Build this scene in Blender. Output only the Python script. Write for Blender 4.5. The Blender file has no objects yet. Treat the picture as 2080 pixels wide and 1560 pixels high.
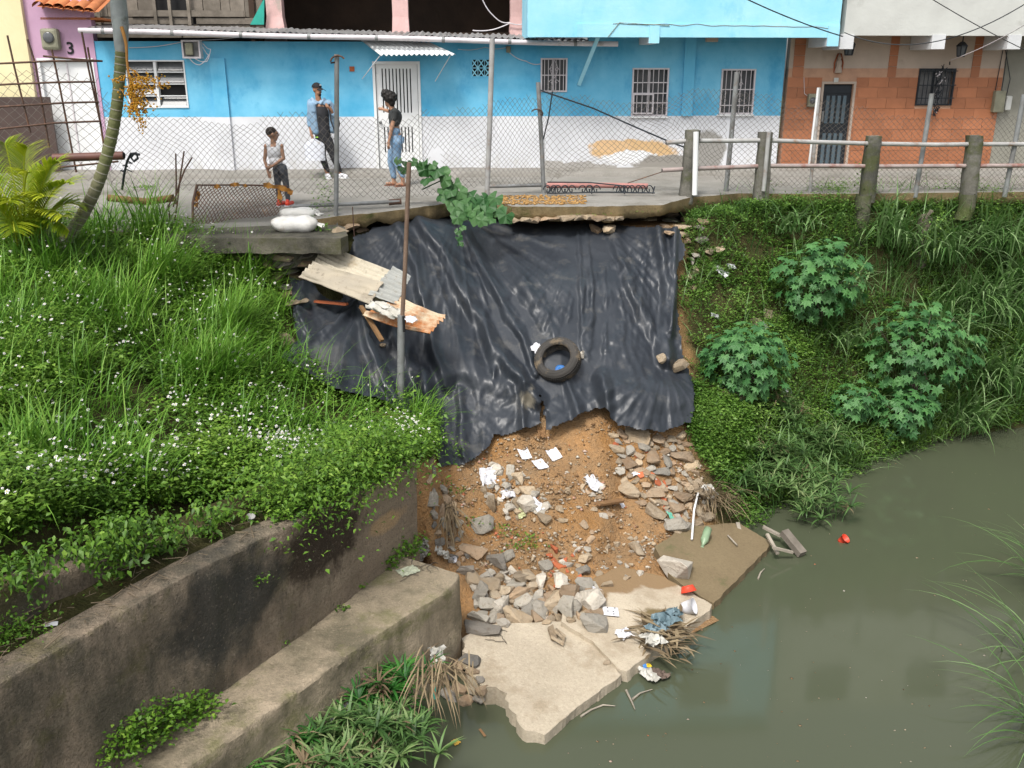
import bpy, bmesh, math, random
import numpy as np
from mathutils import Vector, Matrix, Euler, noise
from mathutils.bvhtree import BVHTree
random.seed(7); RNG = np.random.default_rng(11)
C = bpy.context.scene.collection
scene = bpy.context.scene
# ------------------------------------------------------------------ camera, sky, sun, exposure
PITCH = math.radians(18.5); FPX = 1878.0; CZ = 1.9
cam = bpy.data.cameras.new('camera'); camo = bpy.data.objects.new('camera', cam); C.objects.link(camo)
camo.location = (0, 0, CZ); camo.rotation_euler = (math.radians(90) - PITCH, 0, 0)
cam.sensor_fit = 'HORIZONTAL'; cam.sensor_width = 36; cam.lens = 36 * FPX / 2080
cam.clip_end = 800; cam.clip_start = 0.05; scene.camera = camo
SUN_EL, SUN_AZ = math.radians(58), math.radians(205)      # azimuth clockwise from +Y
world = bpy.data.worlds.new('World'); scene.world = world; world.use_nodes = True
wn = world.node_tree; bg = wn.nodes['Background']
sky = wn.nodes.new('ShaderNodeTexSky'); sky.sky_type = 'NISHITA'; sky.sun_disc = False
sky.sun_elevation = SUN_EL; sky.sun_rotation = SUN_AZ; sky.dust_density = 4.0; sky.air_density = 1.0; sky.ozone_density = 1.0
hs = wn.nodes.new('ShaderNodeHueSaturation'); hs.inputs['Saturation'].default_value = 0.22; hs.inputs['Value'].default_value = 1.0
wn.links.new(sky.outputs[0], hs.inputs['Color']); wn.links.new(hs.outputs[0], bg.inputs['Color'])
bg.inputs['Strength'].default_value = 0.15
sun = bpy.data.lights.new('sun', 'SUN'); sun.energy = 2.0; sun.angle = math.radians(12); sun.color = (1.0, 0.95, 0.88)
suno = bpy.data.objects.new('sun', sun); C.objects.link(suno)
sd = Vector((math.sin(SUN_AZ) * math.cos(SUN_EL), math.cos(SUN_AZ) * math.cos(SUN_EL), math.sin(SUN_EL)))
suno.location = sd * 40; suno.rotation_euler = sd.to_track_quat('Z', 'Y').to_euler()
vs = scene.view_settings; vs.view_transform = 'Standard'; vs.look = 'None'; vs.exposure = 0.62; vs.gamma = 1.0
vs.use_curve_mapping = False
scene.cycles.max_bounces = 6; scene.cycles.diffuse_bounces = 3; scene.cycles.glossy_bounces = 3
scene.cycles.transparent_max_bounces = 6; scene.cycles.use_denoising = True

# ------------------------------------------------------------------ survey helpers
CP, SP = math.cos(PITCH), math.sin(PITCH)
def P(u, v, Y):
    a = (u - 1040) / FPX; b = (780 - v) / FPX; t = Y / (CP + b * SP)
    return Vector((a * t, Y, CZ + t * (-SP + b * CP)))
def Pn(u, v, Y):
    a = (u - 1040) / FPX; b = (780 - v) / FPX; t = Y / (CP + b * SP)
    return np.stack([a * t, Y + 0 * t, CZ + t * (-SP + b * CP)], -1)
def ray(u, v):
    a = (u - 1040) / FPX; b = (780 - v) / FPX
    return Vector((a, CP + b * SP, -SP + b * CP))
def G(u, v, z):
    d = ray(u, v); t = (z - CZ) / d.z
    return Vector((d.x * t, d.y * t, z))
def to_px(p):
    d = (p - Vector((0, 0, CZ))); f = d.y * CP - d.z * SP; up = d.y * SP + d.z * CP
    return 1040 + FPX * d.x / f, 780 - FPX * up / f
# facade frame
FA = P(205, 350, 18.6); FA.z = 0; FB = P(2030, 350, 19.6); FB.z = 0
FD = (FB - FA).normalized(); FN = Vector((FD.y, -FD.x, 0))     # FN points to the river
def W(s, o, z): return FA + FD * s + FN * o + Vector((0, 0, z))
def F(u, v, o=0.0):
    d = ray(u, v); q = FA + FN * o; t = (q - Vector((0, 0, CZ))).dot(FN) / d.dot(FN)
    p = Vector((0, 0, CZ)) + d * t
    return (p - q).dot(FD), p.z
def smooth(x, a, b):
    t = np.clip((x - a) / (b - a), 0, 1); return t * t * (3 - 2 * t)
# value noise, vectorised
_NT = RNG.random((64, 64, 64))
def vnoise(p):
    p = np.asarray(p, float); i = np.floor(p).astype(int); f = p - i; f = f * f * (3 - 2 * f); r = 0
    for dx in (0, 1):
        for dy in (0, 1):
            for dz in (0, 1):
                w = (f[..., 0] if dx else 1 - f[..., 0]) * (f[..., 1] if dy else 1 - f[..., 1]) * (f[..., 2] if dz else 1 - f[..., 2])
                r = r + w * _NT[(i[..., 0] + dx) & 63, (i[..., 1] + dy) & 63, (i[..., 2] + dz) & 63]
    return r
def fbm(p, o=4):
    p = np.asarray(p, float); r = 0; a = 0.5; s = 0
    for k in range(o): r = r + a * vnoise(p + 17.3 * k); s += a; a *= .5; p = p * 2.03
    return r / s
# ------------------------------------------------------------------ object helpers
def tag(o, label=None, cat=None, group=None, kind=None):
    if label: o['label'] = label
    if cat: o['category'] = cat
    if group: o['group'] = group
    if kind: o['kind'] = kind
    return o
def root(name, label, cat, loc, group=None, rot=(0, 0, 0)):
    o = bpy.data.objects.new(name, None); C.objects.link(o); o.location = loc; o.rotation_euler = rot
    o.empty_display_size = .1
    return tag(o, label, cat, group)
def wloc(o):
    l = Vector(o.location)
    while o.parent: o = o.parent; l += Vector(o.location)
    return l
def mesh_np(name, verts, faces, mats, fm=None, attr=None, smooth_=False):
    """verts (n,3); faces list of arrays (m,k)"""
    me = bpy.data.meshes.new(name); verts = np.asarray(verts, np.float32)
    faces = [np.asarray(f, np.int32) for f in (faces if isinstance(faces, list) else [faces]) if len(f)]
    me.vertices.add(len(verts)); me.vertices.foreach_set('co', verts.ravel())
    tot = sum(f.size for f in faces); npoly = sum(len(f) for f in faces)
    me.loops.add(tot); me.loops.foreach_set('vertex_index', np.concatenate([f.ravel() for f in faces]))
    me.polygons.add(npoly)
    cnt = np.concatenate([np.full(len(f), f.shape[1], np.int32) for f in faces])
    st = np.concatenate([[0], np.cumsum(cnt)[:-1]]).astype(np.int32)
    me.polygons.foreach_set('loop_start', st); me.polygons.foreach_set('loop_total', cnt)
    for m in (mats if isinstance(mats, (list, tuple)) else [mats]): me.materials.append(m)
    if fm is not None: me.polygons.foreach_set('material_index', np.asarray(fm, np.int32))
    if smooth_: me.polygons.foreach_set('use_smooth', np.ones(npoly, bool))
    if attr is not None:
        a = me.attributes.new('rnd', 'FLOAT', 'POINT'); a.data.foreach_set('value', np.asarray(attr, np.float32))
    me.update(calc_edges=True); me.validate()
    return me
def place(name, me, parent=None, loc=None, rot=None, scl=None):
    o = bpy.data.objects.new(name, me); C.objects.link(o)
    if parent: o.parent = parent
    if loc is not None: o.location = Vector(loc) - (wloc(parent) if parent else Vector())
    if rot is not None: o.rotation_euler = rot
    if scl is not None: o.scale = scl if hasattr(scl, '__len__') else (scl,) * 3
    return o
class MB:
    """collects world-space geometry, then links it as one mesh object"""
    def __init__(s): s.v = []; s.f = []; s.m = []; s.sm = []
    def add(s, vs, fs, m=0, sm=False):
        n = len(s.v); s.v += [Vector(x) for x in vs]; s.f += [tuple(i + n for i in f) for f in fs]; s.m += [m] * len(fs); s.sm += [sm] * len(fs); return s
    def hexa(s, c, m=0):   # 8 corners: bottom 4 then top 4
        return s.add(c, [(0, 3, 2, 1), (4, 5, 6, 7), (0, 1, 5, 4), (1, 2, 6, 5), (2, 3, 7, 6), (3, 0, 4, 7)], m)
    def fbox(s, s0, s1, o0, o1, z0, z1, m=0):
        return s.hexa([W(a, o, z) for z in (z0, z1) for a, o in ((s0, o1), (s1, o1), (s1, o0), (s0, o0))], m)
    def box(s, c, d, rot=None, m=0):
        R = rot if rot is not None else Matrix.Identity(3); c = Vector(c); h = Vector(d) / 2
        return s.hexa([c + R @ Vector((x * h.x, y * h.y, z * h.z)) for z in (-1, 1) for x, y in ((-1, -1), (1, -1), (1, 1), (-1, 1))], m)
    def bar(s, p, q, w, d=None, m=0, up=Vector((0, 0, 1))):
        p = Vector(p); q = Vector(q); x = (q - p); L = x.length; x.normalize()
        y = up.cross(x); y = y.normalized() if y.length > 1e-4 else Vector((1, 0, 0)).cross(x).normalized(); z = x.cross(y)
        return s.box((p + q) / 2, (L, w, d or w), Matrix((x, y, z)).transposed(), m)
    def tube(s, pts, r, n=8, m=0, caps=True, sm=True):
        pts = [Vector(p) for p in pts]; k = len(pts); rs = r if hasattr(r, '__len__') else [r] * k; vs = []; ref = None
        for i, p in enumerate(pts):
            t = (pts[min(i + 1, k - 1)] - pts[max(i - 1, 0)]).normalized()
            if ref is None: ref = Vector((0, 0, 1)) if abs(t.z) < .9 else Vector((1, 0, 0))
            x = ref - t * ref.dot(t); x.normalize(); y = t.cross(x); ref = x
            for j in range(n):
                a = 2 * math.pi * j / n; vs.append(p + (x * math.cos(a) + y * math.sin(a)) * rs[i])
        fs = [(i * n + j, i * n + (j + 1) % n, (i + 1) * n + (j + 1) % n, (i + 1) * n + j) for i in range(k - 1) for j in range(n)]
        s.add(vs, fs, m, sm)
        if caps: s.add(vs[:n], [tuple(range(n))[::-1]], m); s.add(vs[-n:], [tuple(range(n))], m)
        return s
    def lathe(s, c, prof, n=16, axis=None, m=0, sm=True):   # prof: (r, h) along axis
        R = Vector(axis or (0, 0, 1)).to_track_quat('Z', 'Y').to_matrix(); c = Vector(c)
        vs = [c + R @ Vector((r * math.cos(2 * math.pi * j / n), r * math.sin(2 * math.pi * j / n), h)) for r, h in prof for j in range(n)]
        fs = [(i * n + j, i * n + (j + 1) % n, (i + 1) * n + (j + 1) % n, (i + 1) * n + j) for i in range(len(prof) - 1) for j in range(n)]
        return s.add(vs, fs, m, sm)
    def grid(s, rows, m=0, sm=True, flip=False):
        nr, nc = len(rows), len(rows[0]); vs = [p for r in rows for p in r]
        fs = [(i * nc + j, i * nc + j + 1, (i + 1) * nc + j + 1, (i + 1) * nc + j) for i in range(nr - 1) for j in range(nc - 1)]
        if flip: fs = [f[::-1] for f in fs]
        return s.add(vs, fs, m, sm)
    def prism(s, poly, ext, m=0):  # polygon (world points, counter-clockwise seen against ext) extruded by ext
        n = len(poly); poly = [Vector(p) for p in poly]; e = Vector(ext); vs = poly + [p + e for p in poly]
        return s.add(vs, [tuple(range(n))[::-1], tuple(range(n, 2 * n))] + [(i, (i + 1) % n, n + (i + 1) % n, n + i) for i in range(n)], m)
    def mesh(s, name, mats, org=Vector()):
        me = bpy.data.meshes.new(name); me.from_pydata([tuple(v - org) for v in s.v], [], s.f)
        for m in (mats if isinstance(mats, (list, tuple)) else [mats]): me.materials.append(m)
        me.polygons.foreach_set('material_index', s.m); me.polygons.foreach_set('use_smooth', s.sm)
        me.update(); return me
    def build(s, name, mats, parent=None, bevel=0):
        if parent: org = wloc(parent); loc = None
        else:
            a = np.array([tuple(v) for v in s.v]); org = Vector(((a[:, 0].min() + a[:, 0].max()) / 2, (a[:, 1].min() + a[:, 1].max()) / 2, a[:, 2].min())); loc = org
        o = place(name, s.mesh(name, mats, org), parent); 
        if loc is not None: o.location = loc
        if bevel:
            b = o.modifiers.new('b', 'BEVEL'); b.width = bevel; b.segments = 2; b.limit_method = 'ANGLE'
        return o
def segs_np(p0, p1, r, n=3):
    p0 = np.asarray(p0, float); p1 = np.asarray(p1, float); t = p1 - p0; t /= np.linalg.norm(t, axis=1, keepdims=True) + 1e-9
    ref = np.where(np.abs(t[:, 2:3]) < .9, [[0, 0, 1.]], [[1., 0, 0]]); x = np.cross(ref, t); x /= np.linalg.norm(x, axis=1, keepdims=True); y = np.cross(t, x)
    m = len(p0); V = np.zeros((m, 2, n, 3))
    for j in range(n):
        a = 2 * math.pi * j / n; d = (x * math.cos(a) + y * math.sin(a)) * r; V[:, 0, j] = p0 + d; V[:, 1, j] = p1 + d
    b = (np.arange(m) * 2 * n)[:, None]
    Fq = np.concatenate([b + np.array([[j, (j + 1) % n, n + (j + 1) % n, n + j]]) for j in range(n)])
    return V.reshape(-1, 3), Fq
# ------------------------------------------------------------------ materials
class B:
    def __init__(s, name):
        s.m = bpy.data.materials.new(name); s.m.use_nodes = True; s.t = s.m.node_tree; s.bs = s.t.nodes['Principled BSDF']
        s.geo = s.n('ShaderNodeNewGeometry'); s.pos = s.geo.outputs['Position']
    def n(s, ty, **k):
        x = s.t.nodes.new(ty)
        for a, b in k.items(): setattr(x, a, b)
        return x
    def put(s, inp, val):
        if hasattr(val, 'is_output') or isinstance(val, bpy.types.NodeSocket): s.t.links.new(val, inp)
        else:
            if inp.type == 'RGBA' and len(val) == 3: val = (*val, 1)
            inp.default_value = val
    def noise(s, scale, detail=4, rough=.55, vec=None, dist=0):
        x = s.n('ShaderNodeTexNoise'); s.put(x.inputs['Vector'], vec or s.pos); x.inputs['Scale'].default_value = scale
        x.inputs['Detail'].default_value = detail; x.inputs['Roughness'].default_value = rough; x.inputs['Distortion'].default_value = dist
        return x.outputs[0]
    def vor(s, scale, feature='F1', vec=None):
        x = s.n('ShaderNodeTexVoronoi', feature=feature); s.put(x.inputs['Vector'], vec or s.pos); x.inputs['Scale'].default_value = scale; return x.outputs[0]
    def map(s, f, a, b, c=0., d=1.):
        x = s.n('ShaderNodeMapRange'); s.put(x.inputs[0], f)
        for i, q in enumerate((a, b, c, d)): x.inputs[i + 1].default_value = q
        return x.outputs[0]
    def math(s, op, a, b=0.):
        x = s.n('ShaderNodeMath', operation=op); s.put(x.inputs[0], a); s.put(x.inputs[1], b); return x.outputs[0]
    def mix(s, f, a, b, mode='MIX'):
        x = s.n('ShaderNodeMix', data_type='RGBA', blend_type=mode); s.put(x.inputs[0], f); s.put(x.inputs[6], a); s.put(x.inputs[7], b); return x.outputs[2]
    def xyz(s):
        x = s.n('ShaderNodeSeparateXYZ'); s.put(x.inputs[0], s.pos); return x.outputs
    def scale(s, v):
        x = s.n('ShaderNodeVectorMath', operation='MULTIPLY'); s.put(x.inputs[0], s.pos); x.inputs[1].default_value = v; return x.outputs[0]
    def attr(s, name):
        x = s.n('ShaderNodeAttribute'); x.attribute_name = name; return x.outputs['Fac']
    def objrnd(s): return s.n('ShaderNodeObjectInfo').outputs['Random']
    def ramp(s, f, stops):
        x = s.n('ShaderNodeValToRGB'); s.put(x.inputs[0], f); e = x.color_ramp.elements
        while len(e) < len(stops): e.new(.5)
        for q, (p, c) in zip(e, stops): q.position = p; q.color = (*c, 1)
        return x.outputs[0]
    def blob(s, c, r, wob=.5, sc=3., soft=.15):   # 1 inside a wobbly ellipse
        sub = s.n('ShaderNodeVectorMath', operation='SUBTRACT'); s.put(sub.inputs[0], s.pos); sub.inputs[1].default_value = c
        dv = s.n('ShaderNodeVectorMath', operation='DIVIDE'); s.put(dv.inputs[0], sub.outputs[0]); dv.inputs[1].default_value = r
        ln = s.n('ShaderNodeVectorMath', operation='LENGTH'); s.put(ln.inputs[0], dv.outputs[0])
        d = s.math('ADD', ln.outputs['Value'], s.math('MULTIPLY', s.math('SUBTRACT', s.noise(sc, 5, .6), .5), wob * 2))
        return s.map(d, 1 + soft, 1 - soft)
    def fin(s, col, rough=.8, spec=.3, bump=None, bs=.3, bd=.02, metal=0., trans=0):
        s.put(s.bs.inputs['Base Color'], col); s.put(s.bs.inputs['Roughness'], rough); s.bs.inputs['Specular IOR Level'].default_value = spec
        s.put(s.bs.inputs['Metallic'], metal)
        if bump is not None:
            x = s.n('ShaderNodeBump'); x.inputs['Strength'].default_value = bs; x.inputs['Distance'].default_value = bd; s.put(x.inputs['Height'], bump)
            s.put(s.bs.inputs['Normal'], x.outputs[0])
        if trans:
            tr = s.n('ShaderNodeBsdfTranslucent'); s.put(tr.inputs[0], col); mx = s.n('ShaderNodeMixShader'); mx.inputs[0].default_value = trans
            out = s.t.nodes['Material Output']; s.t.links.new(s.bs.outputs[0], mx.inputs[1]); s.t.links.new(tr.outputs[0], mx.inputs[2]); s.t.links.new(mx.outputs[0], out.inputs[0])
        return s.m
def mat(name, c1, c2=None, scale=4, rough=.8, bump=.25, bscale=25, c3=None, s3=.8, t3=.55, spec=.3, rnd=0., metal=0., trans=0):
    b = B(name); col = c1
    if c2: col = b.mix(b.map(b.noise(scale), .35, .65), c1, c2)
    if c3: col = b.mix(b.map(b.noise(s3, 6, .65), t3, t3 + .12), col, c3)
    if rnd:
        r = b.objrnd(); hv = b.n('ShaderNodeHueSaturation'); b.put(hv.inputs['Color'], col); b.put(hv.inputs['Value'], b.map(r, 0, 1, 1 - rnd, 1 + rnd)); col = hv.outputs[0]
    return b.fin(col, rough, spec, b.noise(bscale, 5, .6) if bump else None, bump, .02, metal, trans)
def leafmat(name, cols, trans=.25, rough=.5):
    b = B(name); a = b.attr('rnd'); n = len(cols)
    col = b.ramp(a, [(i / (n - 1), c) for i, c in enumerate(cols)])
    return b.fin(col, rough, .35, None, trans=trans)
def concrete(name, base, dark, moss=None, mossamt=.55, stain=(.05, .05, .045), st=.58, bs=.5, streak=0.):
    b = B(name); col = b.mix(b.map(b.noise(1.6, 6, .6), .3, .7), base, dark)
    col = b.mix(b.map(b.noise(30, 3), .3, .8, 0, .35), col, [x * .6 for x in dark])
    if streak:
        sv = b.scale((3.2, 3.2, .35)); col = b.mix(b.math('MULTIPLY', b.map(b.noise(2.2, 5, .6, sv), .5, .68), streak), col, stain)
    col = b.mix(b.math('MULTIPLY', b.map(b.noise(.9, 7, .7), st, st + .12), .8), col, stain)
    if moss: col = b.mix(b.math('MULTIPLY', b.map(b.noise(1.3, 7, .7, b.scale((1, 1, 1.7))), mossamt, mossamt + .1), .8), col, moss)
    col = b.mix(b.map(b.noise(48, 5, .7), .52, .72, 0, .55), col, [x * .45 for x in base]); col = b.mix(b.map(b.noise(33, 4, .7), .57, .72, 0, .4), col, [min(1, x * 1.25) for x in base])
    h = b.math('ADD', b.math('ADD', b.noise(9, 8, .75), b.math('MULTIPLY', b.noise(55, 4), .4)), b.math('MULTIPLY', b.map(b.vor(30), 0, .15), .25))
    return b.fin(col, .9, .2, h, bs, .03)
M = {}
M['street'] = concrete('street_concrete', (.30, .285, .26), (.205, .195, .172), None, .6, (.13, .12, .10), .53, .25)
M['edge'] = concrete('edge_concrete', (.34, .25, .13), (.2, .155, .085), (.07, .085, .02), .55, (.07, .055, .035), .55, .8)
M['slab'] = concrete('slab_concrete', (.50, .43, .33), (.38, .325, .245), None, .6, (.24, .185, .12), .52, .55)
M['slab_wet'] = concrete('wet_slab_concrete', (.2, .155, .09), (.16, .12, .07), (.10, .10, .045), .56, (.13, .1, .06), .55, .2)
M['oldslab'] = concrete('old_slab', (.17, .155, .12), (.09, .085, .07), (.075, .075, .035), .52, (.035, .035, .03), .52, .6)
M['post'] = concrete('post_concrete', (.21, .2, .175), (.12, .115, .095), (.075, .085, .03), .5, (.045, .045, .038), .5, .7)
def wallmat():
    b = B('river_wall_concrete'); x = b.xyz()
    col = b.mix(b.map(b.noise(1.5, 6, .65), .3, .7), (.31, .245, .18), (.21, .165, .12))
    # pour bands along the wall
    zb = b.noise(1.0, 3, .5, b.scale((.3, .3, 5))); col = b.mix(b.map(zb, .52, .6, 0, .6), col, (.31, .255, .185))
    # old dark algae towards the upstream (near) half, in streaks
    far = b.map(x[0], -1.3, -2.2); stv = b.noise(2.0, 7, .68, b.scale((1.6, 1.6, .8)))
    col = b.mix(b.math('MULTIPLY', b.math('MULTIPLY', b.map(stv, .36, .56), far), .74), col, (.065, .062, .047))
    col = b.mix(b.math('MULTIPLY', b.map(b.noise(1.1, 7, .7), .52, .62), b.math('MULTIPLY', far, .8)), col, (.105, .098, .035))
    col = b.mix(b.math('MULTIPLY', b.blob((-1.75, 7.3, -1.95), (.5, .6, .33), .9, 7, .25), .9), col, (.03, .02, .014))
    col = b.mix(b.math('MULTIPLY', b.blob((-2.25, 6.3, -2.0), (.5, .6, .38), .9, 5, .3), .8), col, (.03, .033, .032))
    col = b.mix(b.math('MULTIPLY', b.map(b.noise(12, 5, .7, b.scale((2, 2, .5))), .58, .7), .55), col, (.07, .06, .045))
    col = b.mix(b.math('MULTIPLY', b.blob((-1.25, 8.1, -2.2), (.22, .3, .09), .5, 5, .2), .8), col, (.42, .29, .16))
    col = b.mix(b.map(b.noise(55, 5, .7), .5, .72, 0, .65), col, (.06, .05, .038)); col = b.mix(b.map(b.noise(38, 4, .7), .58, .75, 0, .5), col, (.38, .32, .25)); pit = b.map(b.vor(26), .0, .16)
    h = b.math('ADD', b.math('ADD', b.noise(8, 9, .75), b.math('MULTIPLY', b.noise(45, 4), .45)), b.math('MULTIPLY', pit, .3)); return b.fin(col, .92, .2, h, .9, .05)
M['wall'] = wallmat()
M['footing'] = concrete('footing_concrete', (.40, .325, .235), (.25, .21, .145), (.15, .145, .065), .53, (.10, .09, .06), .5, .9, .5)
def soilmat():
    b = B('soil'); col = b.mix(b.map(b.noise(1.8, 8, .68), .38, .62), (.36, .2, .085), (.24, .16, .09))
    col = b.mix(b.map(b.noise(.9, 5, .6), .52, .62, 0, .7), col, (.32, .155, .045))
    col = b.mix(b.map(b.noise(40, 4, .7), .5, .75, 0, .7), col, (.33, .22, .12))
    col = b.mix(b.map(b.noise(22, 5, .7), .55, .7, 0, .6), col, (.07, .045, .025))
    x = b.xyz(); veg = b.map(b.math('ADD', x[0], b.math('MULTIPLY', b.math('SUBTRACT', b.noise(2, 4), .5), .8)), 2.3, 2.75)
    veg2 = b.map(b.math('ADD', x[0], b.math('MULTIPLY', b.math('SUBTRACT', b.noise(2, 4), .5), .6)), -1.25, -1.7)
    col = b.mix(b.math('MAXIMUM', veg, veg2), col, b.mix(b.noise(5, 5), (.075, .055, .025), (.03, .045, .012)))
    h = b.math('ADD', b.noise(11, 9, .72), b.math('MULTIPLY', b.vor(38), .35)); return b.fin(col, .95, .15, h, .9, .05)
M['soil'] = soilmat()
def watermat():
    b = B('river_water'); col = b.mix(b.noise(.35, 3), (.061, .071, .043), (.071, .080, .05))
    return b.fin(col, .075, .75, b.math('ADD', b.noise(1.2, 3, .5), b.math('MULTIPLY', b.noise(7, 3, .5), .06)), .04, .05)
M['water'] = watermat(); M['water'].node_tree.nodes['Principled BSDF'].inputs['IOR'].default_value = 1.33
def tarpmat():
    b = B('black_plastic'); col = b.mix(b.map(b.noise(1.3, 5, .6), .4, .7), (.019, .0235, .031), (.033, .0385, .047))
    x = b.xyz(); dust = b.map(b.noise(3.5, 7, .7), .55, .72); col = b.mix(b.math('MULTIPLY', dust, .38), col, (.16, .15, .13)); col = b.mix(b.math('MULTIPLY', b.blob(tuple(P(1072, 806, 11.35)), (.09, .3, .12), .9, 9, .3), .85), col, (.30, .27, .21)); col = b.mix(b.math('MULTIPLY', b.blob(tuple(P(650, 740, 11.1)), (.3, .4, .2), .8, 5, .5), .35), col, (.22, .21, .19))
    n1 = b.math('ABSOLUTE', b.math('SUBTRACT', b.noise(4.5, 4, .55, b.scale((1, .8, .4)), .6), .5)); n2 = b.math('ABSOLUTE', b.math('SUBTRACT', b.noise(11, 3, .5, b.scale((1, .9, .7)), .9), .5))
    h = b.math('ADD', n1, b.math('MULTIPLY', n2, .14))
    return b.fin(col, b.map(b.noise(3, 5), .3, .7, .38, .54), .5, h, .17, .06)
M['tarp'] = tarpmat()
def rockmat(name, c1, c2, c3):
    b = B(name); r = b.objrnd(); col = b.mix(r, c1, c2); col = b.mix(b.map(b.noise(6, 6, .7), .4, .65, 0, .75), col, c3)
    col = b.mix(b.map(b.noise(18, 4, .7), .55, .7, 0, .5), col, (.12, .085, .05))
    hv = b.n('ShaderNodeHueSaturation'); b.put(hv.inputs['Color'], col); b.put(hv.inputs['Value'], b.map(b.math('FRACT', b.math('MULTIPLY', r, 7.31)), 0, 1, .7, 1.25))
    return b.fin(hv.outputs[0], .88, .25, b.math('ADD', b.noise(14, 8, .7), b.math('MULTIPLY', b.noise(5, 3, .5, b.scale((1, 1, 6))), .6)), .7, .04)
M['rock'] = rockmat('tan_rock', (.36, .275, .18), (.28, .215, .145), (.38, .32, .24))
M['rock_grey'] = rockmat('grey_rock', (.25, .235, .205), (.31, .285, .24), (.34, .305, .25))
M['rock_dark'] = rockmat('slate_rock', (.15, .145, .135), (.19, .17, .145), (.24, .215, .18))
M['rock_pale'] = rockmat('pale_rock', (.42, .38, .32), (.38, .34, .28), (.48, .44, .38))
M['rock_brown'] = rockmat('brown_rock', (.27, .18, .11), (.34, .25, .165), (.31, .245, .175))
M['brick'] = mat('brick_red', (.42, .12, .05), (.34, .1, .045), 12, .85, .4, 40, rnd=.2)
def twotone(name):
    b = B(name); x = b.xyz(); z = x[2]
    blue = b.mix(b.map(b.noise(.9, 6, .62), .35, .68), (.07, .38, .62), (.20, .55, .76))
    blue = b.mix(b.map(b.noise(2.6, 7, .7, b.scale((1, 1, .6))), .55, .68, 0, .6), blue, (.05, .32, .58))
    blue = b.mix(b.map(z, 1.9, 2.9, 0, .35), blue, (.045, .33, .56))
    wh = b.mix(b.map(b.noise(1.4, 6, .65), .4, .7), (.68, .69, .72), (.57, .58, .61))
    wh = b.mix(b.math('MULTIPLY', b.map(b.noise(5, 6, .7, b.scale((1, 1, .5))), .5, .66), b.map(z, .55, .0)), wh, (.5, .49, .46))
    ln = b.math('ADD', z, b.math('MULTIPLY', b.math('SUBTRACT', b.noise(3, 3), .5), .02))
    col = b.mix(b.map(ln, ZPAINT - .006, ZPAINT + .006), wh, blue)
    def at(u, v): s, zz = F(u, v); return W(s, 0, zz)
    def em(u, v, ru, rz, c, w=.55, sc=3.5):
        nonlocal col
        col = b.mix(b.blob(at(u, v), (ru, .6, rz), w, sc, .08), col, c)
    em(1285, 306, .85, .22, (.62, .42, .22)); em(1240, 296, .4, .12, (.66, .45, .25), .6)
    em(1285, 320, .55, .13, (.74, .75, .77), .8, 5)
    em(1345, 335, .55, .2, (.27, .255, .23)); em(1440, 308, .33, .42, (.30, .29, .27), .3); em(1180, 343, .45, .13, (.36, .345, .32), .8, 5)
    em(1125, 338, .25, .12, (.38, .365, .34), .6, 6); em(1220, 342, .3, .08, (.36, .345, .32), .7, 6)
    # hairline cracks
    cr = b.vor(2.2, 'DISTANCE_TO_EDGE', b.n('ShaderNodeTexNoise').outputs[0]) if False else None
    col = b.mix(b.math('MULTIPLY', b.map(z, .14, .02), b.map(b.noise(6, 5), .35, .6)), col, (.36, .34, .31))
    return b.fin(col, .75, .3, b.math('ADD', b.noise(6, 6, .6), b.math('MULTIPLY', b.noise(60, 3), .3)), .25, .02)
ZPAINT = F(700, 237)[1]
M['blue'] = twotone('two_tone_wall_paint')
def bluemat(name, c1, c2, c3):
    b = B(name); col = b.mix(b.map(b.noise(.8, 6, .62), .35, .65), c1, c2); col = b.mix(b.map(b.noise(2.1, 7, .7, b.scale((1, 1, .5))), .56, .7, 0, .5), col, c3)
    return b.fin(col, .75, .3, b.noise(8, 6, .65), .25, .02)
M['sky_blue'] = bluemat('pale_blue_paint', (.25, .61, .78), (.38, .70, .82), (.16, .51, .72))
M['blue_trim'] = bluemat('blue_trim_paint', (.11, .44, .68), (.15, .5, .72), (.08, .36, .6))
M['soffit'] = mat('whitewashed_concrete', (.62, .63, .64), (.52, .53, .54), 2, .85, .2)
M['upper_grey'] = mat('pale_plaster', (.55, .56, .53), (.47, .475, .45), 1.2, .85, .25, 12, (.36, .36, .33), .7, .56)
M['grey_plaster'] = mat('grey_cement_render', (.30, .295, .25), (.23, .225, .19), 1.4, .9, .4, 14, (.15, .145, .12), 1.1, .58)
M['beige'] = mat('beige_plaster', (.5, .41, .34), (.42, .345, .285), 1.5, .85, .25, 12, (.33, .27, .22), 1.0, .58)
M['tile'] = mat('terracotta_tile', (.41, .16, .075), (.35, .135, .063), 2.5, .45, .1, 20, rnd=.12, spec=.4)
M['grout'] = mat('grout', (.50, .30, .20), (.42, .25, .17), 6, .9, .2)
M['yellow'] = mat('cream_yellow_paint', (.78, .70, .44), (.70, .62, .37), 1.3, .8, .2, 10, (.58, .5, .3), .9, .6)
M['pink'] = mat('mauve_pink_paint', (.56, .36, .50), (.48, .30, .43), 1.3, .8, .2, 10, (.36, .26, .32), .9, .58)
M['pinkcol'] = mat('salmon_column_paint', (.66, .44, .42), (.56, .36, .34), 3, .85, .4, 14, (.40, .33, .29), 2, .56)
M['white'] = mat('white_enamel', (.76, .77, .77), (.68, .69, .69), 2, .5, .06, 20, (.5, .48, .44), 3, .64)
M['pvc'] = mat('white_pvc', (.66, .62, .64), (.54, .5, .52), 3, .45, .05, 20, (.38, .34, .32), 2.5, .6)
M['brown_gate'] = mat('brown_gate_paint', (.085, .058, .05), (.065, .045, .04), 2, .5, .05)
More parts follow.
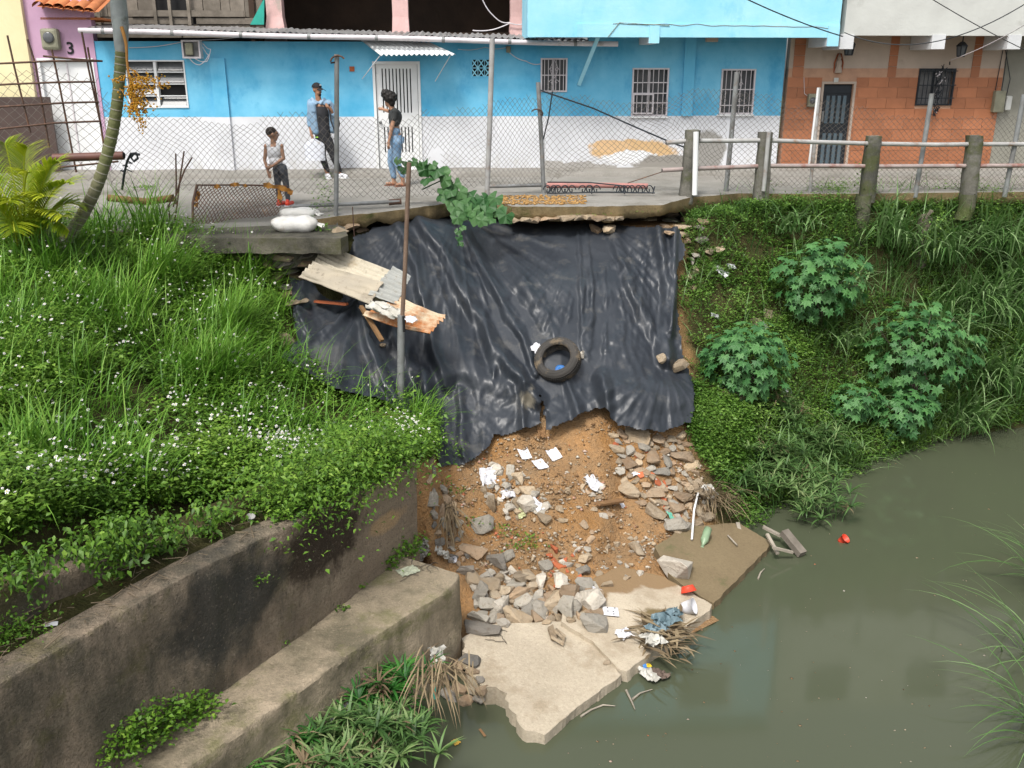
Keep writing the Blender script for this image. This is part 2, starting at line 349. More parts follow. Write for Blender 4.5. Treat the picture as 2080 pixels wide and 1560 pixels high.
M['rust'] = mat('rusty_steel', (.13, .07, .05), (.07, .045, .035), 14, .8, .3, 40, (.22, .11, .05), 6, .58)
M['wire'] = mat('rusty_wire', (.11, .10, .09), (.17, .15, .13), 8, .6, 0)
M['galv'] = mat('weathered_galvanised_pipe', (.25, .26, .26), (.18, .18, .175), 6, .55, .15, 30, (.2, .12, .07), 4, .6, metal=.2)
M['galv_light'] = mat('pale_painted_pipe', (.37, .37, .36), (.27, .26, .25), 5, .6, .15, 30, (.24, .16, .11), 5, .56)
M['rail2'] = mat('scuffed_rail', (.34, .27, .25), (.26, .22, .21), 6, .65, .2, 30, (.24, .12, .10), 3, .52)
M['pinkpipe'] = mat('faded_pink_pipe', (.42, .2, .18), (.34, .16, .14), 8, .7, .2, 30, (.2, .12, .1), 5, .58)
M['tin'] = mat('weathered_roof_tin', (.33, .325, .32), (.24, .235, .235), 2.5, .5, .1, 25, (.17, .15, .135), 1.5, .56, metal=.25)
M['tin_white'] = mat('white_tin', (.68, .70, .70), (.58, .60, .60), 3, .45, .05, 20, (.42, .40, .37), 2, .62)
def tinmat(name, base, d, rust, amt):
    b = B(name); col = b.mix(b.map(b.noise(4, 6, .65), .35, .65), base, d); col = b.mix(b.map(b.noise(2.2, 7, .7), amt, amt + .14), col, rust)
    col = b.mix(b.map(b.noise(16, 5, .7), .56, .7, 0, .6), col, [x * .45 for x in rust]); return b.fin(col, .65, .3, b.noise(25, 5), .15, .02)
M['tin_cream'] = tinmat('cream_rusted_tin', (.50, .45, .35), (.40, .36, .28), (.26, .2, .12), .56)
M['tin_grey'] = tinmat('grey_rusted_tin', (.27, .28, .27), (.34, .34, .31), (.3, .24, .15), .62)
M['tin_flat'] = tinmat('flat_weathered_sheet', (.30, .265, .21), (.38, .33, .25), (.2, .17, .13), .55)
M['tin_rust'] = tinmat('rusty_tin', (.46, .36, .24), (.50, .42, .3), (.34, .13, .04), .46)
M['wood'] = mat('weathered_wood', (.23, .2, .165), (.15, .13, .105), 5, .85, .35, 20, rnd=.25)
M['wood_brown'] = mat('brown_wood', (.24, .135, .06), (.17, .095, .045), 8, .8, .3, 30)
M['wood_pale'] = mat('driftwood', (.33, .29, .235), (.24, .21, .17), 8, .85, .3, 30)
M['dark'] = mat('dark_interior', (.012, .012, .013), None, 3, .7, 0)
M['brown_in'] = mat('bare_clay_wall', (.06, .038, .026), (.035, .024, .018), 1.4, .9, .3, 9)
def glassmat():
    b = B('dusty_window_glass'); col = b.mix(b.noise(3, 4), (.045, .05, .055), (.13, .135, .14)); return b.fin(col, .18, .6)
M['glass'] = glassmat()
M['curtain'] = mat('grey_curtain', (.13, .13, .135), (.2, .2, .2), 9, .85, 0)
M['blackmetal'] = mat('black_gate_paint', (.018, .022, .028), (.025, .03, .036), 4, .4, .05)
M['slateblue'] = mat('slate_gate_panel', (.10, .14, .165), (.085, .12, .145), 3, .4, .05)
M['meter'] = mat('dusty_meter_case', (.27, .265, .19), (.2, .195, .14), 6, .6, .1)
M['teal'] = mat('teal_sheet', (.03, .36, .28), (.025, .29, .23), 3, .6, .1)
M['rooftile'] = mat('orange_roof_tile', (.55, .2, .075), (.42, .15, .06), 5, .8, .3, 20, rnd=.2)
M['paper'] = mat('white_paper', (.64, .64, .66), (.54, .54, .57), 8, .8, .15, 30, (.42, .38, .31), 5, .6)
M['bagwhite'] = mat('white_woven_sack', (.74, .73, .70), (.6, .58, .54), 5, .7, .3, 30, (.4, .34, .26), 4, .6)
M['cloth'] = mat('dirty_white_cloth', (.50, .49, .45), (.36, .345, .3), 7, .85, .3, 25)
M['tyre'] = mat('muddy_tyre_rubber', (.035, .033, .03), (.055, .05, .045), 6, .75, .3, 40, (.15, .115, .075), 5, .52)
M['red'] = mat('red_plastic', (.62, .06, .03), None, 4, .4, 0)
M['bottle'] = mat('green_plastic', (.17, .26, .15), (.24, .32, .2), 6, .25, 0, spec=.6)
M['bluebag'] = mat('blue_grey_plastic', (.14, .2, .23), (.09, .14, .16), 8, .4, .4, 25)
M['black'] = mat('black_ink', (.015, .015, .016), None, 4, .7, 0)
M['bark'] = mat('grey_bark', (.16, .135, .105), (.1, .085, .065), 8, .9, .5, 22)
M['straw'] = leafmat('dry_straw', [(.10, .07, .04), (.19, .14, .08), (.29, .225, .135)], .1, .8)
M['weed'] = leafmat('weed_leaf', [(.02, .052, .006), (.062, .145, .013), (.115, .23, .022), (.22, .35, .05)])
M['weed_r'] = leafmat('creeper_leaf', [(.022, .058, .009), (.062, .145, .018), (.11, .215, .03), (.2, .32, .07)])
M['weed_b'] = leafmat('bluegreen_leaf', [(.015, .065, .022), (.035, .12, .042), (.055, .16, .058)])
M['grass'] = leafmat('grass_blade', [(.028, .08, .01), (.07, .185, .015), (.13, .29, .03), (.22, .37, .06)])
M['cane'] = leafmat('cane_blade', [(.04, .1, .025), (.085, .185, .045), (.16, .28, .09), (.27, .39, .18)])
M['sedge'] = leafmat('sedge_blade', [(.035, .085, .022), (.075, .155, .04), (.14, .235, .075), (.26, .31, .14)])
M['sedge_b'] = leafmat('bright_sedge_blade', [(.015, .07, .012), (.03, .13, .02), (.06, .2, .03), (.12, .26, .06)])
M['flower'] = leafmat('white_petal', [(.7, .7, .7), (.82, .82, .82)], .1)
M['shrub'] = leafmat('shrub_leaf', [(.02, .085, .02), (.04, .145, .035), (.075, .2, .05)], .2)
def objleaf(name, c1, c2):
    b = B(name); r = b.objrnd(); return b.fin(b.mix(r, c1, c2), .5, .35, b.noise(20, 3), .15, .01, trans=.2)
M['shrubleaf'] = objleaf('lobed_leaf', (.03, .11, .03), (.085, .215, .06))
M['vineleaf'] = objleaf('vine_leaf', (.022, .085, .02), (.075, .165, .055))
M['frond'] = leafmat('palm_frond', [(.13, .24, .012), (.30, .40, .02), (.46, .50, .035)], .3)
M['frond_g'] = leafmat('green_frond', [(.03, .1, .015), (.07, .18, .02), (.13, .25, .03)], .3)
# ------------------------------------------------------------------ bank terrain: a loft of surveyed cross sections
COLS = {
 -500: [(470,12.2),(560,10.1),(680,8.5),(800,7.3),(930,6.2),(1080,5.4),(1210,4.8),(1330,4.7),(1500,4.65),(1700,4.6)],
 0: [(470,12.6),(560,10.6),(680,9.0),(800,7.8),(930,6.7),(1060,5.75),(1150,5.45),(1300,5.3),(1450,5.15),(1600,5.0)],
 300: [(470,13.2),(560,11.6),(680,10.2),(800,9.0),(900,8.0),(1000,7.2),(1050,6.95),(1150,6.7),(1300,6.55),(1500,6.4)],
 560: [(500,13.2),(590,12.3),(690,11.3),(790,10.2),(880,9.2),(960,8.45),(1000,8.2),(1100,7.95),(1200,7.85),(1330,7.75)],
 700: [(470,13.5),(590,12.7),(700,11.7),(800,10.7),(880,9.75),(935,9.15),(970,8.85),(1050,8.6),(1120,8.5),(1250,8.35)],
 855: [(455,14.3),(600,12.75),(720,11.9),(820,11.2),(890,10.3),(920,9.75),(935,9.45),(1000,9.35),(1080,9.2),(1200,9.0)],
 905: [(455,14.4),(600,12.9),(720,12.0),(820,11.35),(900,10.8),(960,10.3),(1040,9.75),(1120,9.2),(1200,8.6),(1340,8.0)],
 1000: [(452,15.0),(580,13.2),(700,12.2),(800,11.5),(890,11.0),(960,10.55),(1050,9.9),(1130,9.35),(1220,8.65),(1330,8.0)],
 1140: [(455,14.8),(580,13.1),(700,12.15),(800,11.55),(870,11.15),(960,10.6),(1050,10.05),(1130,9.5),(1210,8.85),(1330,8.0)],
 1250: [(455,14.8),(580,13.3),(700,12.35),(800,11.7),(850,11.4),(950,10.8),(1040,10.25),(1110,9.8),(1180,9.2),(1320,8.2)],
 1380: [(455,14.7),(560,13.9),(680,13.0),(780,12.3),(870,11.7),(950,11.2),(1030,10.65),(1080,10.25),(1130,9.8),(1300,8.3)],
 1480: [(440,15.1),(540,14.5),(660,13.6),(770,12.8),(870,12.05),(950,11.6),(1020,11.15),(1065,10.8),(1095,10.4),(1250,8.8)],
 1600: [(430,15.7),(520,15.1),(640,14.3),(750,13.6),(850,12.9),(930,12.4),(1000,12.0),(1050,11.55),(1080,11.1),(1200,9.6)],
 1750: [(430,15.9),(520,15.5),(640,14.9),(740,14.3),(830,13.7),(890,13.3),(940,13.0),(975,12.75),(1000,12.4),(1100,11.0)],
 1920: [(430,16.1),(520,15.9),(620,15.4),(700,15.0),(780,14.6),(840,14.3),(880,14.05),(905,13.85),(930,13.4),(1050,11.8)],
 2080: [(430,16.3),(510,16.2),(600,15.9),(680,15.5),(750,15.1),(810,14.85),(845,14.65),(870,14.5),(895,14.0),(1000,12.8)],
 2700: [(430,17.3),(500,17.2),(570,16.9),(630,16.6),(690,16.3),(740,16.1),(770,15.9),(800,15.7),(830,15.2),(930,13.6)]}
CU = sorted(COLS)
for k in CU:
    q = COLS[k]; COLS[k] = [(q[0][0] - 14, q[0][1] + 1.6)] + q
KN = np.array([[c for c in COLS[k]] for k in CU], float)       # (ncol, K, 2)
def section(u):
    u = np.clip(u, CU[0], CU[-1]); i = min(max(np.searchsorted(CU, u) - 1, 0), len(CU) - 2)
    t = (u - CU[i]) / (CU[i + 1] - CU[i]); return KN[i] * (1 - t) + KN[i + 1] * t
_yt = {}
def terrY(u, v):
    """smooth forward depth of the bank along pixel rays (arrays)"""
    u, v = np.broadcast_arrays(np.asarray(u, float), np.asarray(v, float)); out = np.zeros(u.shape)
    for idx in np.ndindex(u.shape):
        s = section(u[idx]); out[idx] = np.interp(v[idx], s[:, 0], s[:, 1])
    return out
us = np.arange(-500, 2701, 8.0); K = KN.shape[1]; sub = 14
TU = []; TV = []; TP = []
for u in us:
    s = section(u); tt = np.arange(0, K - 1 + 1e-6, 1 / sub); v = np.interp(tt, np.arange(K), s[:, 0]); Y = np.interp(tt, np.arange(K), s[:, 1])
    Y2 = Y.copy()
    for _ in range(6): Y2[1:-1] = (Y2[:-2] + 2 * Y2[1:-1] + Y2[2:]) / 4
    TU.append(np.full(len(v), u)); TV.append(v); TP.append(Pn(np.full(len(v), u), v, Y2))
TU = np.array(TU); TV = np.array(TV); TP = np.array(TP)
rough = (fbm(TP * 2.2, 5) - .5) * .34 + (fbm(TP * 7, 4) - .5) * .10
cen = smooth(TU, 880, 960) * (1 - smooth(TU, 1380, 1460)) * smooth(TV, 860, 960)
_ut = smooth(TU, 560, 640) * (1 - smooth(TU, 1385, 1420)) * (1 - smooth(TV, 820, 900))
rough = rough * (1 - .75 * _ut) * (.55 + .6 * cen) * smooth(TV, 470, 560)
# clod of firm orange soil standing proud in the slide, and a gully beside it
clod = np.exp(-((TU - 1195) / 62) ** 2 - ((TV - 1062) / 48) ** 2)
gul = np.exp(-((TU - 1262) / 24) ** 2 - ((TV - 1000) / 110) ** 2)
nrm = np.array([0, -.8, .6]); TPd = TP + nrm * (rough - .06 * _ut + .22 * clod - .16 * gul)[..., None]
# smooth normals are enough at this size
ni, nj = TU.shape; idx = np.arange(ni * nj).reshape(ni, nj)
quad = np.stack([idx[:-1, :-1], idx[1:, :-1], idx[1:, 1:], idx[:-1, 1:]], -1).reshape(-1, 4)
ter = place('terrain', mesh_np('terrain', TPd.reshape(-1, 3), quad[:, ::-1], M['soil'], smooth_=True)); tag(ter, 'steep eroded earth bank between the lane and the river', kind='structure')
# ------------------------------------------------------------------ water
WZ = -3.7
wg = []
for y in np.linspace(-8, 60, 60): wg.append([Vector((x, y, WZ)) for x in np.linspace(-40, 60, 60)])
wo = MB().grid(wg, flip=False).build('water', M['water']); tag(wo, 'murky green river water', kind='structure')
# ------------------------------------------------------------------ street with its broken river edge
EDGE = [(-600, 470, -.1), (250, 468, -.1), (395, 462, -.12), (560, 455, -.12), (680, 437, 0), (760, 428, 0), (850, 418, 0), (930, 406, 0), (985, 401, 0), (1010, 408, 0), (1040, 415, 0), (1200, 418, 0), (1340, 413, 0), (1400, 399, 0), (1500, 390, 0), (1600, 391, 0), (1700, 391, 0), (2080, 387, 0), (2700, 384, 0)]
eu = [e[0] for e in EDGE]
rows = [[], [], [], [], [], [], [], []]
for u in np.arange(-600, 2701, 5.0):
    v = np.interp(u, eu, [e[1] for e in EDGE]); z = np.interp(u, eu, [e[2] for e in EDGE])
    p = G(u, v, z); broken = float(smooth(u, 660, 720) * (1 - smooth(u, 1400, 1500)))
    j = (fbm(np.array([[p.x * 1.6, p.y, 3.]]), 5)[0] - .5) * .5 * broken + (fbm(np.array([[p.x * 9, p.y * 3, 3.]]), 3)[0] - .5) * .16 * (broken + .1)
    j2 = (fbm(np.array([[p.x * 4, 8., 3.]]), 4)[0] - .5) * .14 * (broken + .1)
    p.y += j * .8; th = .23 + j2 * 1.5
    wall_y = FA.y + (p.x - FA.x) * FD.y / FD.x + .3; k = wall_y - p.y; xs = p.x / p.y
    def q(y, dz): return Vector((p.x, y, dz))
    zz = (fbm(np.array([[p.x * .8, p.y, 1.]]), 3)[0] - .5) * .02
    rows[0].append(q(wall_y, -.002)); rows[1].append(q(p.y + k * .6, -.004)); rows[2].append(q(p.y + k * .25, z * .6 - .006 + zz)); rows[3].append(q(p.y + .10, z + zz))
    rows[4].append(q(p.y + .0, z - .022)); rows[5].append(q(p.y + .02 + .05 * j2 / .1, z - th * .55)); rows[6].append(q(p.y + .05 - j2 * .3, z - th)); rows[7].append(q(p.y + 1.6, z - th - .05))
st = MB().grid(rows[:5]).grid(rows[4:], 1).build('street', [M['street'], M['edge']]); tag(st, 'cracked grey concrete lane with a broken undercut edge', kind='structure')
# raised pavement strip at the foot of the houses
mb = MB(); pr = [[], [], [], []]
for s in np.arange(-3, 21.5, .25):
    w = .55 + .08 * (noise.noise(Vector((s * .7, 2, 0)))); h = .09 + .03 * noise.noise(Vector((s * .9, 5, 1)))
    if s > 12.6: w += .25
    pr[0].append(W(s, -.02, h + .03)); pr[1].append(W(s, w - .06, h)); pr[2].append(W(s, w, h - .03)); pr[3].append(W(s, w + .02, -.05))
pv = mb.grid(pr).build('pavement', M['street']); tag(pv, 'low raised pavement along the house fronts', kind='structure')
# earth shoulder and far ground behind the houses so nothing is open from another angle
g = MB().grid([[Vector((-60, 19.6, -.03)), Vector((60, 22.4, -.03))], [Vector((-60, 90, -.03)), Vector((60, 90, -.03))]]).build('ground', M['soil']); tag(g, 'ground behind the houses', kind='structure')
# ------------------------------------------------------------------ river wall and footing (left)
def roughprism(name, top_line, width_dir, width, ztop, zbot, m, nseg=60, jit=.02, parent=None, topround=.05, endjit=0, endround=0):
    """wall along a world polyline; front face on the line, body extends by width along width_dir"""
    pts = [Vector(p) for p in top_line]; L = [0]
    for a, b in zip(pts, pts[1:]): L.append(L[-1] + (b - a).length)
    def at(t):
        d = t * L[-1]; i = min(max(np.searchsorted(L, d) - 1, 0), len(pts) - 2); f = (d - L[i]) / (L[i + 1] - L[i]); return pts[i].lerp(pts[i + 1], f)
    wd = Vector(width_dir).normalized(); rows = []; nz = 14
    for i in range(nseg + 1):
        t = i / nseg; p = at(t); zt = ztop(t) if callable(ztop) else ztop; zb = zbot(t) if callable(zbot) else zbot; ring = []
        er = 0
        if endround: er = endround * max(0, (t - (1 - .09)) / .09) ** 2.2
        prof = [(0, zb + (zt - topround - zb) * k / nz) for k in range(nz + 1)] + [(topround * .3, zt - topround * .3), (topround, zt)] + [(topround + (width - topround) * k / 8, zt) for k in range(1, 9)] + [(width, zb)]
        for o, z in prof:
            q = Vector((p.x, p.y, z)) + wd * (o + er); n = (noise.noise(q * 3.1) * 1.0 + noise.noise(q * 9) * .45 + noise.noise(q * 26) * .2) * jit
            q += -wd * n + Vector((0, 0, n * .6)); ring.append(q)
        rows.append(ring)
    mb = MB().grid(rows, sm=True, flip=True)
    n = len(rows[0]); mb.add(rows[-1], [tuple(range(n))], 0); mb.add(rows[0], [tuple(range(n))[::-1]], 0)
    o = mb.build(name, m, parent); es = o.modifiers.new('edges', 'EDGE_SPLIT'); es.split_angle = math.radians(32); return o
FZ = -2.7
inner = [(-400, 2330), (0, 1790), (308, 1508), (433, 1419), (615, 1289), (851, 1107)]
inner = [G(u, v, FZ) for u, v in inner[2:]]; d0 = (inner[1] - inner[-1]).normalized(); inner[0] = inner[1] + d0 * 3.2; inner = [inner[0]] + inner[1:]
wd = Vector((-d0.y, d0.x, 0)); wd = wd if wd.y > 0 else -wd
if (wd.x > 0): wd = Vector((-abs(d0.y), abs(d0.x), 0))
wallo = roughprism('retaining_wall', inner, wd, .24, lambda t: -1.56 - .17 * smooth(t, .45, 1.), -3.9, M['wall'], 130, .03, topround=.025)
tag(wallo, 'long stained concrete river wall with dark algae, topped by flowering weeds', 'retaining wall')
outer = [G(u, v, FZ) for u, v in [(480, 1491), (577, 1424), (697, 1337), (817, 1256), (956, 1172)]]; outer[0] = outer[1] + (outer[0] - outer[1]).normalized() * 3
foot = roughprism('concrete_footing', outer, wd, .95, lambda t: FZ + .0 * t, -4.0, M['footing'], 130, .04, topround=.03, endround=.13)
tag(foot, 'wide sandy concrete footing step at the base of the river wall', 'footing')
# second, older wall behind the first (left)
b0 = [Vector((p.x, p.y, 0)) + wd * .52 for p in inner]
b0[-1] = b0[-1].lerp(b0[-2], .75); back = roughprism('old_retaining_wall', b0, wd, .35, lambda t: -1.16 - .55 * smooth(t, .25, .95), -2.6, M['wall'], 60, .035, topround=.05)
tag(back, 'older darker wall set back above the river wall, under hanging weeds', 'retaining wall')
lg = MB(); rw = []
for i in range(61):
    p = inner[0].lerp(inner[-1], i / 60); zt = -1.62 - .17 * smooth(i / 60, .45, 1.)
    rw.append([Vector((p.x, p.y, zt)) + wd * o + Vector((0, 0, noise.noise((p + wd * o) * 4) * .035 + (o - .2) * .12)) for o in (.12, .22, .34, .46, .6, .8)])
led = lg.grid(rw, flip=True).build('dirt_ledge', M['soil']); tag(led, 'dirt ledge with dry twigs on top of the river wall', kind='structure')
# ------------------------------------------------------------------ bank slabs at the water
def slab(name, px, z, th, m, label, jit=.015, tilt=None):
    poly = [G(u, v, z if not tilt else z + tilt(u, v)) for u, v in px]
    # densify and roughen the outline
    pts = []
    for i, p in enumerate(poly):
        q = poly[(i + 1) % len(poly)]; n = max(2, int((q - p).length / .05))
        for k in range(n):
            r = p.lerp(q, k / n); jj = (noise.noise(r * 9) + .6 * noise.noise(r * 23)) * jit * (6.5 if name == 'broken_slab' and (px[i][0] < 1105 and px[(i + 1) % len(px)][0] < 1105) else 1); d = (q - p).normalized(); r += Vector((-d.y, d.x, 0)) * jj; pts.append(r)
    bm = bmesh.new(); vs = [bm.verts.new(p) for p in pts]; f = bm.faces.new(vs)
    if f.normal.z < 0: f.normal_flip()
    top = bmesh.ops.triangulate(bm, faces=[f])['faces']; bm.normal_update()
    bmesh.ops.subdivide_edges(bm, edges=[e for e in bm.edges if e.calc_length() > .25], cuts=2, use_grid_fill=True)
    ret = bmesh.ops.extrude_face_region(bm, geom=bm.faces[:])
    vv = [x for x in ret['geom'] if isinstance(x, bmesh.types.BMVert)]
    for x in vv: x.co.z -= th; x.co += Vector((noise.noise(x.co * 7), noise.noise(x.co * 7 + Vector((9, 0, 0))), 0)) * .03
    bmesh.ops.recalc_face_normals(bm, faces=bm.faces[:])
    me = bpy.data.meshes.new(name); c = sum((Vector(p) for p in pts), Vector()) / len(pts); c.z = z - th
    bmesh.ops.translate(bm, verts=bm.verts[:], vec=-c); bm.to_mesh(me); bm.free(); me.materials.append(m)
    o = place(name, me, None, c); return tag(o, label, 'concrete slab')
slab('broken_slab', [(935, 1295), (985, 1268), (1140, 1262), (1200, 1305), (1262, 1371), (1180, 1430), (1106, 1492), (1085, 1488), (1040, 1445), (1012, 1405), (975, 1378), (945, 1360), (950, 1335)], -3.6, .2, M['slab'], 'broken pale concrete slab with a ragged left edge jutting into the river', tilt=lambda u, v: .0007 * max(0, (1262 - u) * .61 + (1371 - v) * .79))
_b = B('silt_washed_slab'); _c = _b.mix(_b.map(_b.noise(1.6, 6, .6), .3, .7), (.50, .43, .33), (.38, .325, .245)); _c = _b.mix(_b.map(_b.noise(48, 5, .7), .52, .72, 0, .5), _c, (.22, .18, .13)); _c = _b.mix(_b.math('MULTIPLY', _b.map(_b.noise(.9, 7, .7), .52, .64), .6), _c, (.24, .185, .12))
for _u, _v, _rx, _ry in ((1235, 1165, .42, .42), (1330, 1160, .35, .3), (1180, 1200, .3, .4)): _c = _b.mix(_b.blob(tuple(G(_u, _v, -3.45)), (_rx, _ry, 1), .35, 3, .06), _c, (.23, .155, .085))
_c = _b.mix(_b.blob(tuple(G(1345, 1262, -3.55)), (.2, .2, 1), .5, 5, .1), _c, (.16, .12, .06)); M['slab_silt'] = _b.fin(_c, .88, .2, _b.math('ADD', _b.noise(9, 8, .75), _b.math('MULTIPLY', _b.noise(55, 4), .4)), .6, .03)
slab('tilted_slab', [(1140, 1262), (1150, 1200), (1260, 1150), (1350, 1172), (1446, 1228), (1440, 1240), (1272, 1364), (1258, 1360), (1204, 1303)], -3.58, .18, M['slab_silt'], 'middle pale concrete slab half covered by washed soil, scrap heap at its edge', tilt=lambda u, v: .0009 * max(0, (1446 - u) * .62 + (1228 - v) * .79))
slab('wet_slab', [(1330, 1110), (1390, 1070), (1500, 1062), (1565, 1100), (1556, 1118), (1450, 1226), (1400, 1200), (1358, 1165)], -3.62, .18, M['slab_wet'], 'damp brown silt-covered concrete slab farthest upstream at the waterline', tilt=lambda u, v: .0013 * max(0, (1556 - u) * .7 + (1118 - v) * .7))
# ------------------------------------------------------------------ left ledge slabs above the weeds
def pslab(name, px, z, th, m, jit=.02, parent=None):
    mb = MB(); poly = [G(u, v, z) for u, v in px]; pts = []
    for i, p in enumerate(poly):
        q = poly[(i + 1) % len(poly)]; n = max(2, int((q - p).length / .12))
        for k in range(n): r = p.lerp(q, k / n); pts.append(r + Vector((noise.noise(r * 5), noise.noise(r * 5 + Vector((4, 4, 4))), 0)) * jit)
    if sum((a.x * b.y - b.x * a.y) for a, b in zip(pts, pts[1:] + pts[:1])) < 0: pts = pts[::-1]
    lo = [p - Vector((noise.noise(p * 6) * .04, noise.noise(p * 6 + Vector((3, 0, 0))) * .04, th + noise.noise(p * 5) * .03)) for p in pts]; n = len(pts)
    mb.add(pts + lo, [tuple(range(n))] + [(i, i + n, (i + 1) % n + n, (i + 1) % n) for i in range(n)] + [tuple(range(n, 2 * n))[::-1]])
    return mb.build(name, m, parent)
tag(pslab('ledge_slab', [(330, 478), (440, 484), (690, 484), (706, 478), (700, 462), (640, 440), (330, 452)], -.14, .2, M['oldslab']), 'mossy concrete ledge carrying the two sandbags', 'concrete ledge')
tag(pslab('lower_ledge', [(330, 508), (440, 512), (600, 512), (668, 505), (690, 490), (640, 484), (330, 484)], -.37, .22, M['oldslab']), 'darker lower concrete ledge under the sandbag ledge', 'concrete ledge')
# near bank to the right, outside the frame
nb = MB(); rw = []
for i in range(30):
    t = i / 29; a = Vector((4.95, 5.6, 0)).lerp(Vector((13, 14.5, 0)), t); d = Vector((.74, -.67, 0)); rw.append([Vector((a.x, a.y, -4.2)) + d * 0, Vector((a.x, a.y, -3.6)) + d * .35 + Vector((0, 0, noise.noise(a) * .1)), Vector((a.x, a.y, -2.6)) + d * 1.6, Vector((a.x, a.y, -1.4)) + d * 4])
nbo = MB().grid(rw).build('near_bank', M['soil']); tag(nbo, 'earth of the near river bank', kind='structure')
# ------------------------------------------------------------------ tarps
def inpoly(u, v, poly):
    u = np.asarray(u, float); v = np.asarray(v, float); c = np.zeros(u.shape, bool); n = len(poly)
    for i in range(n):
        (x0, y0), (x1, y1) = poly[i], poly[(i + 1) % n]
        cond = ((y0 > v) != (y1 > v)) & (u < (x1 - x0) * (v - y0) / (y1 - y0 + 1e-9) + x0); c ^= cond
    return c
def seg_d(u, v, a, b):
    ax, ay = a; bx, by = b; t = np.clip(((u - ax) * (bx - ax) + (v - ay) * (by - ay)) / ((bx - ax) ** 2 + (by - ay) ** 2), 0, 1)
    px, py = ax + t * (bx - ax), ay + t * (by - ay); cr = (bx - ax) * (v - ay) - (by - ay) * (u - ax)
    return np.hypot(u - px, v - py) * np.sign(cr), t
def ridge1(x, seed, n=24):
    """sharp periodic-free 1-D ridges, 0..1"""
    r = np.random.default_rng(seed); tot = np.zeros_like(x)
    for k in range(3):
        f = n * (1.7 ** k) / 6.2832; ph = r.random() * 9; w = x * f + ph + .6 * np.sin(x * f * .37 + ph)
        tri = np.abs((w % 1) * 2 - 1); tot += (1 - tri) ** 1.6 * (.55 ** k)
    return tot / 1.85
def make_tarp(name, poly, pins, creases, base, fall, seed, label, step=2.4, extra=None):
    pu = [p[0] for p in poly]; pv = [p[1] for p in poly]
    u0, u1, v0, v1 = min(pu) - 6, max(pu) + 6, min(pv) - 6, max(pv) + 6
    gu, gv = np.meshgrid(np.arange(u0, u1, step), np.arange(v0, v1, step)); 
    Y = np.zeros_like(gu)
    for j in range(gu.shape[1]):
        s = section(gu[0, j]); col = np.interp(gv[:, j], s[:, 0], s[:, 1]); 
        for _ in range(25): col[1:-1] = (col[:-2] + 2 * col[1:-1] + col[2:]) / 4
        Y[:, j] = col
    d = np.full_like(gu, base)
    for (x, y, amp, n, L, sd, a0, a1) in pins:       # radiating gathers
        r = np.hypot(gu - x, gv - y); ph = np.arctan2(gv - y, gu - x); w = np.exp(-r / L) * r / (r + 14)
        lo, hi = math.radians(a0), math.radians(a1); ww = smooth(ph, lo, lo + .3) * (1 - smooth(ph, hi - .3, hi))
        wob = ph + .05 * (fbm(np.stack([gu / 90, gv / 90, gu * 0 + sd], -1), 3) - .5) * 2
        d += .72 * amp * (ridge1(wob, sd, n) - .35) * w * ww * np.minimum(r, 170) / 60
    for (pts, amp, wid, asym) in creases:             # long folds
        best = None
        for a, b in zip(pts, pts[1:]):
            dd, t = seg_d(gu, gv, a, b); best = dd if best is None else np.where(np.abs(dd) < np.abs(best), dd, best)
        n = (fbm(np.stack([gu / 60, gv / 60, gu * 0 + amp * 99], -1), 3) - .5) * wid * 1.2; x = (best + n) / wid
        d += 1.2 * amp * (np.exp(-np.where(x > 0, x * asym, x) ** 2 * 1.3) - .35 * np.exp(-(x - 1.6 / asym) ** 2) - .2 * np.exp(-(x + 1.9) ** 2))
    P0 = np.stack([gu, gv, gu * 0 + seed], -1); fu, fv = fall
    al = (gu * fu + gv * fv); ac = (gu * fv - gv * fu)
    low = smooth(gv, v0 + (v1 - v0) * .45, v1)
    d += (np.abs(fbm(np.stack([ac / 26, al / 190, gu * 0 + seed], -1), 4) - .5)) * -.10 * (.3 + .7 * low) + .02
    d += (np.abs(fbm(np.stack([gu / 60, gv / 46, gu * 0 + seed + 5], -1), 3) - .5)) * -.20 * low ** 1.5
    d += (fbm(np.stack([gu / 170, gv / 150, gu * 0 + seed + 25], -1), 2) - .5) * .34
    d += (np.abs(fbm(np.stack([gu / 15, gv / 17, gu * 0 + seed + 9], -1), 3) - .5)) * -.03 * (.1 + low)
    if extra: d += extra(gu, gv)
    d[1:-1, 1:-1] = (d[1:-1, 1:-1] * 4 + d[:-2, 1:-1] + d[2:, 1:-1] + d[1:-1, :-2] + d[1:-1, 2:]) / 8
    # push along the bank's outward direction, so folds keep their thickness from any side
    d = np.maximum(d, .05)
    base_p = Pn(gu, gv, Y); pos = base_p + np.array([0, -.86, .5]) * d[..., None]
    keep = inpoly(gu, gv, poly); cells = keep[:-1, :-1] & keep[1:, :-1] & keep[1:, 1:] & keep[:-1, 1:]
    idx = np.arange(gu.size).reshape(gu.shape); q = np.stack([idx[:-1, :-1], idx[1:, :-1], idx[1:, 1:], idx[:-1, 1:]], -1)[cells]
    used = np.unique(q); rm = np.full(gu.size, -1); rm[used] = np.arange(len(used))
    V = pos.reshape(-1, 3)[used]; org = Vector((V[:, 0].mean(), V[:, 1].mean(), V[:, 2].min()))
    o = place(name, mesh_np(name, V - np.array(org), rm[q], M['tarp'], smooth_=True), None, org); return tag(o, label, 'tarp')
def wob(poly, a=3, seed=1):
    out = []; n = len(poly); r = random.Random(seed)
    for i in range(n):
        p, q = poly[i], poly[(i + 1) % n]; k = max(1, int(math.hypot(q[0] - p[0], q[1] - p[1]) / 9))
        for j in range(k): out.append((p[0] + (q[0] - p[0]) * j / k + r.uniform(-a, a), p[1] + (q[1] - p[1]) * j / k + r.uniform(-a, a)))
    return out
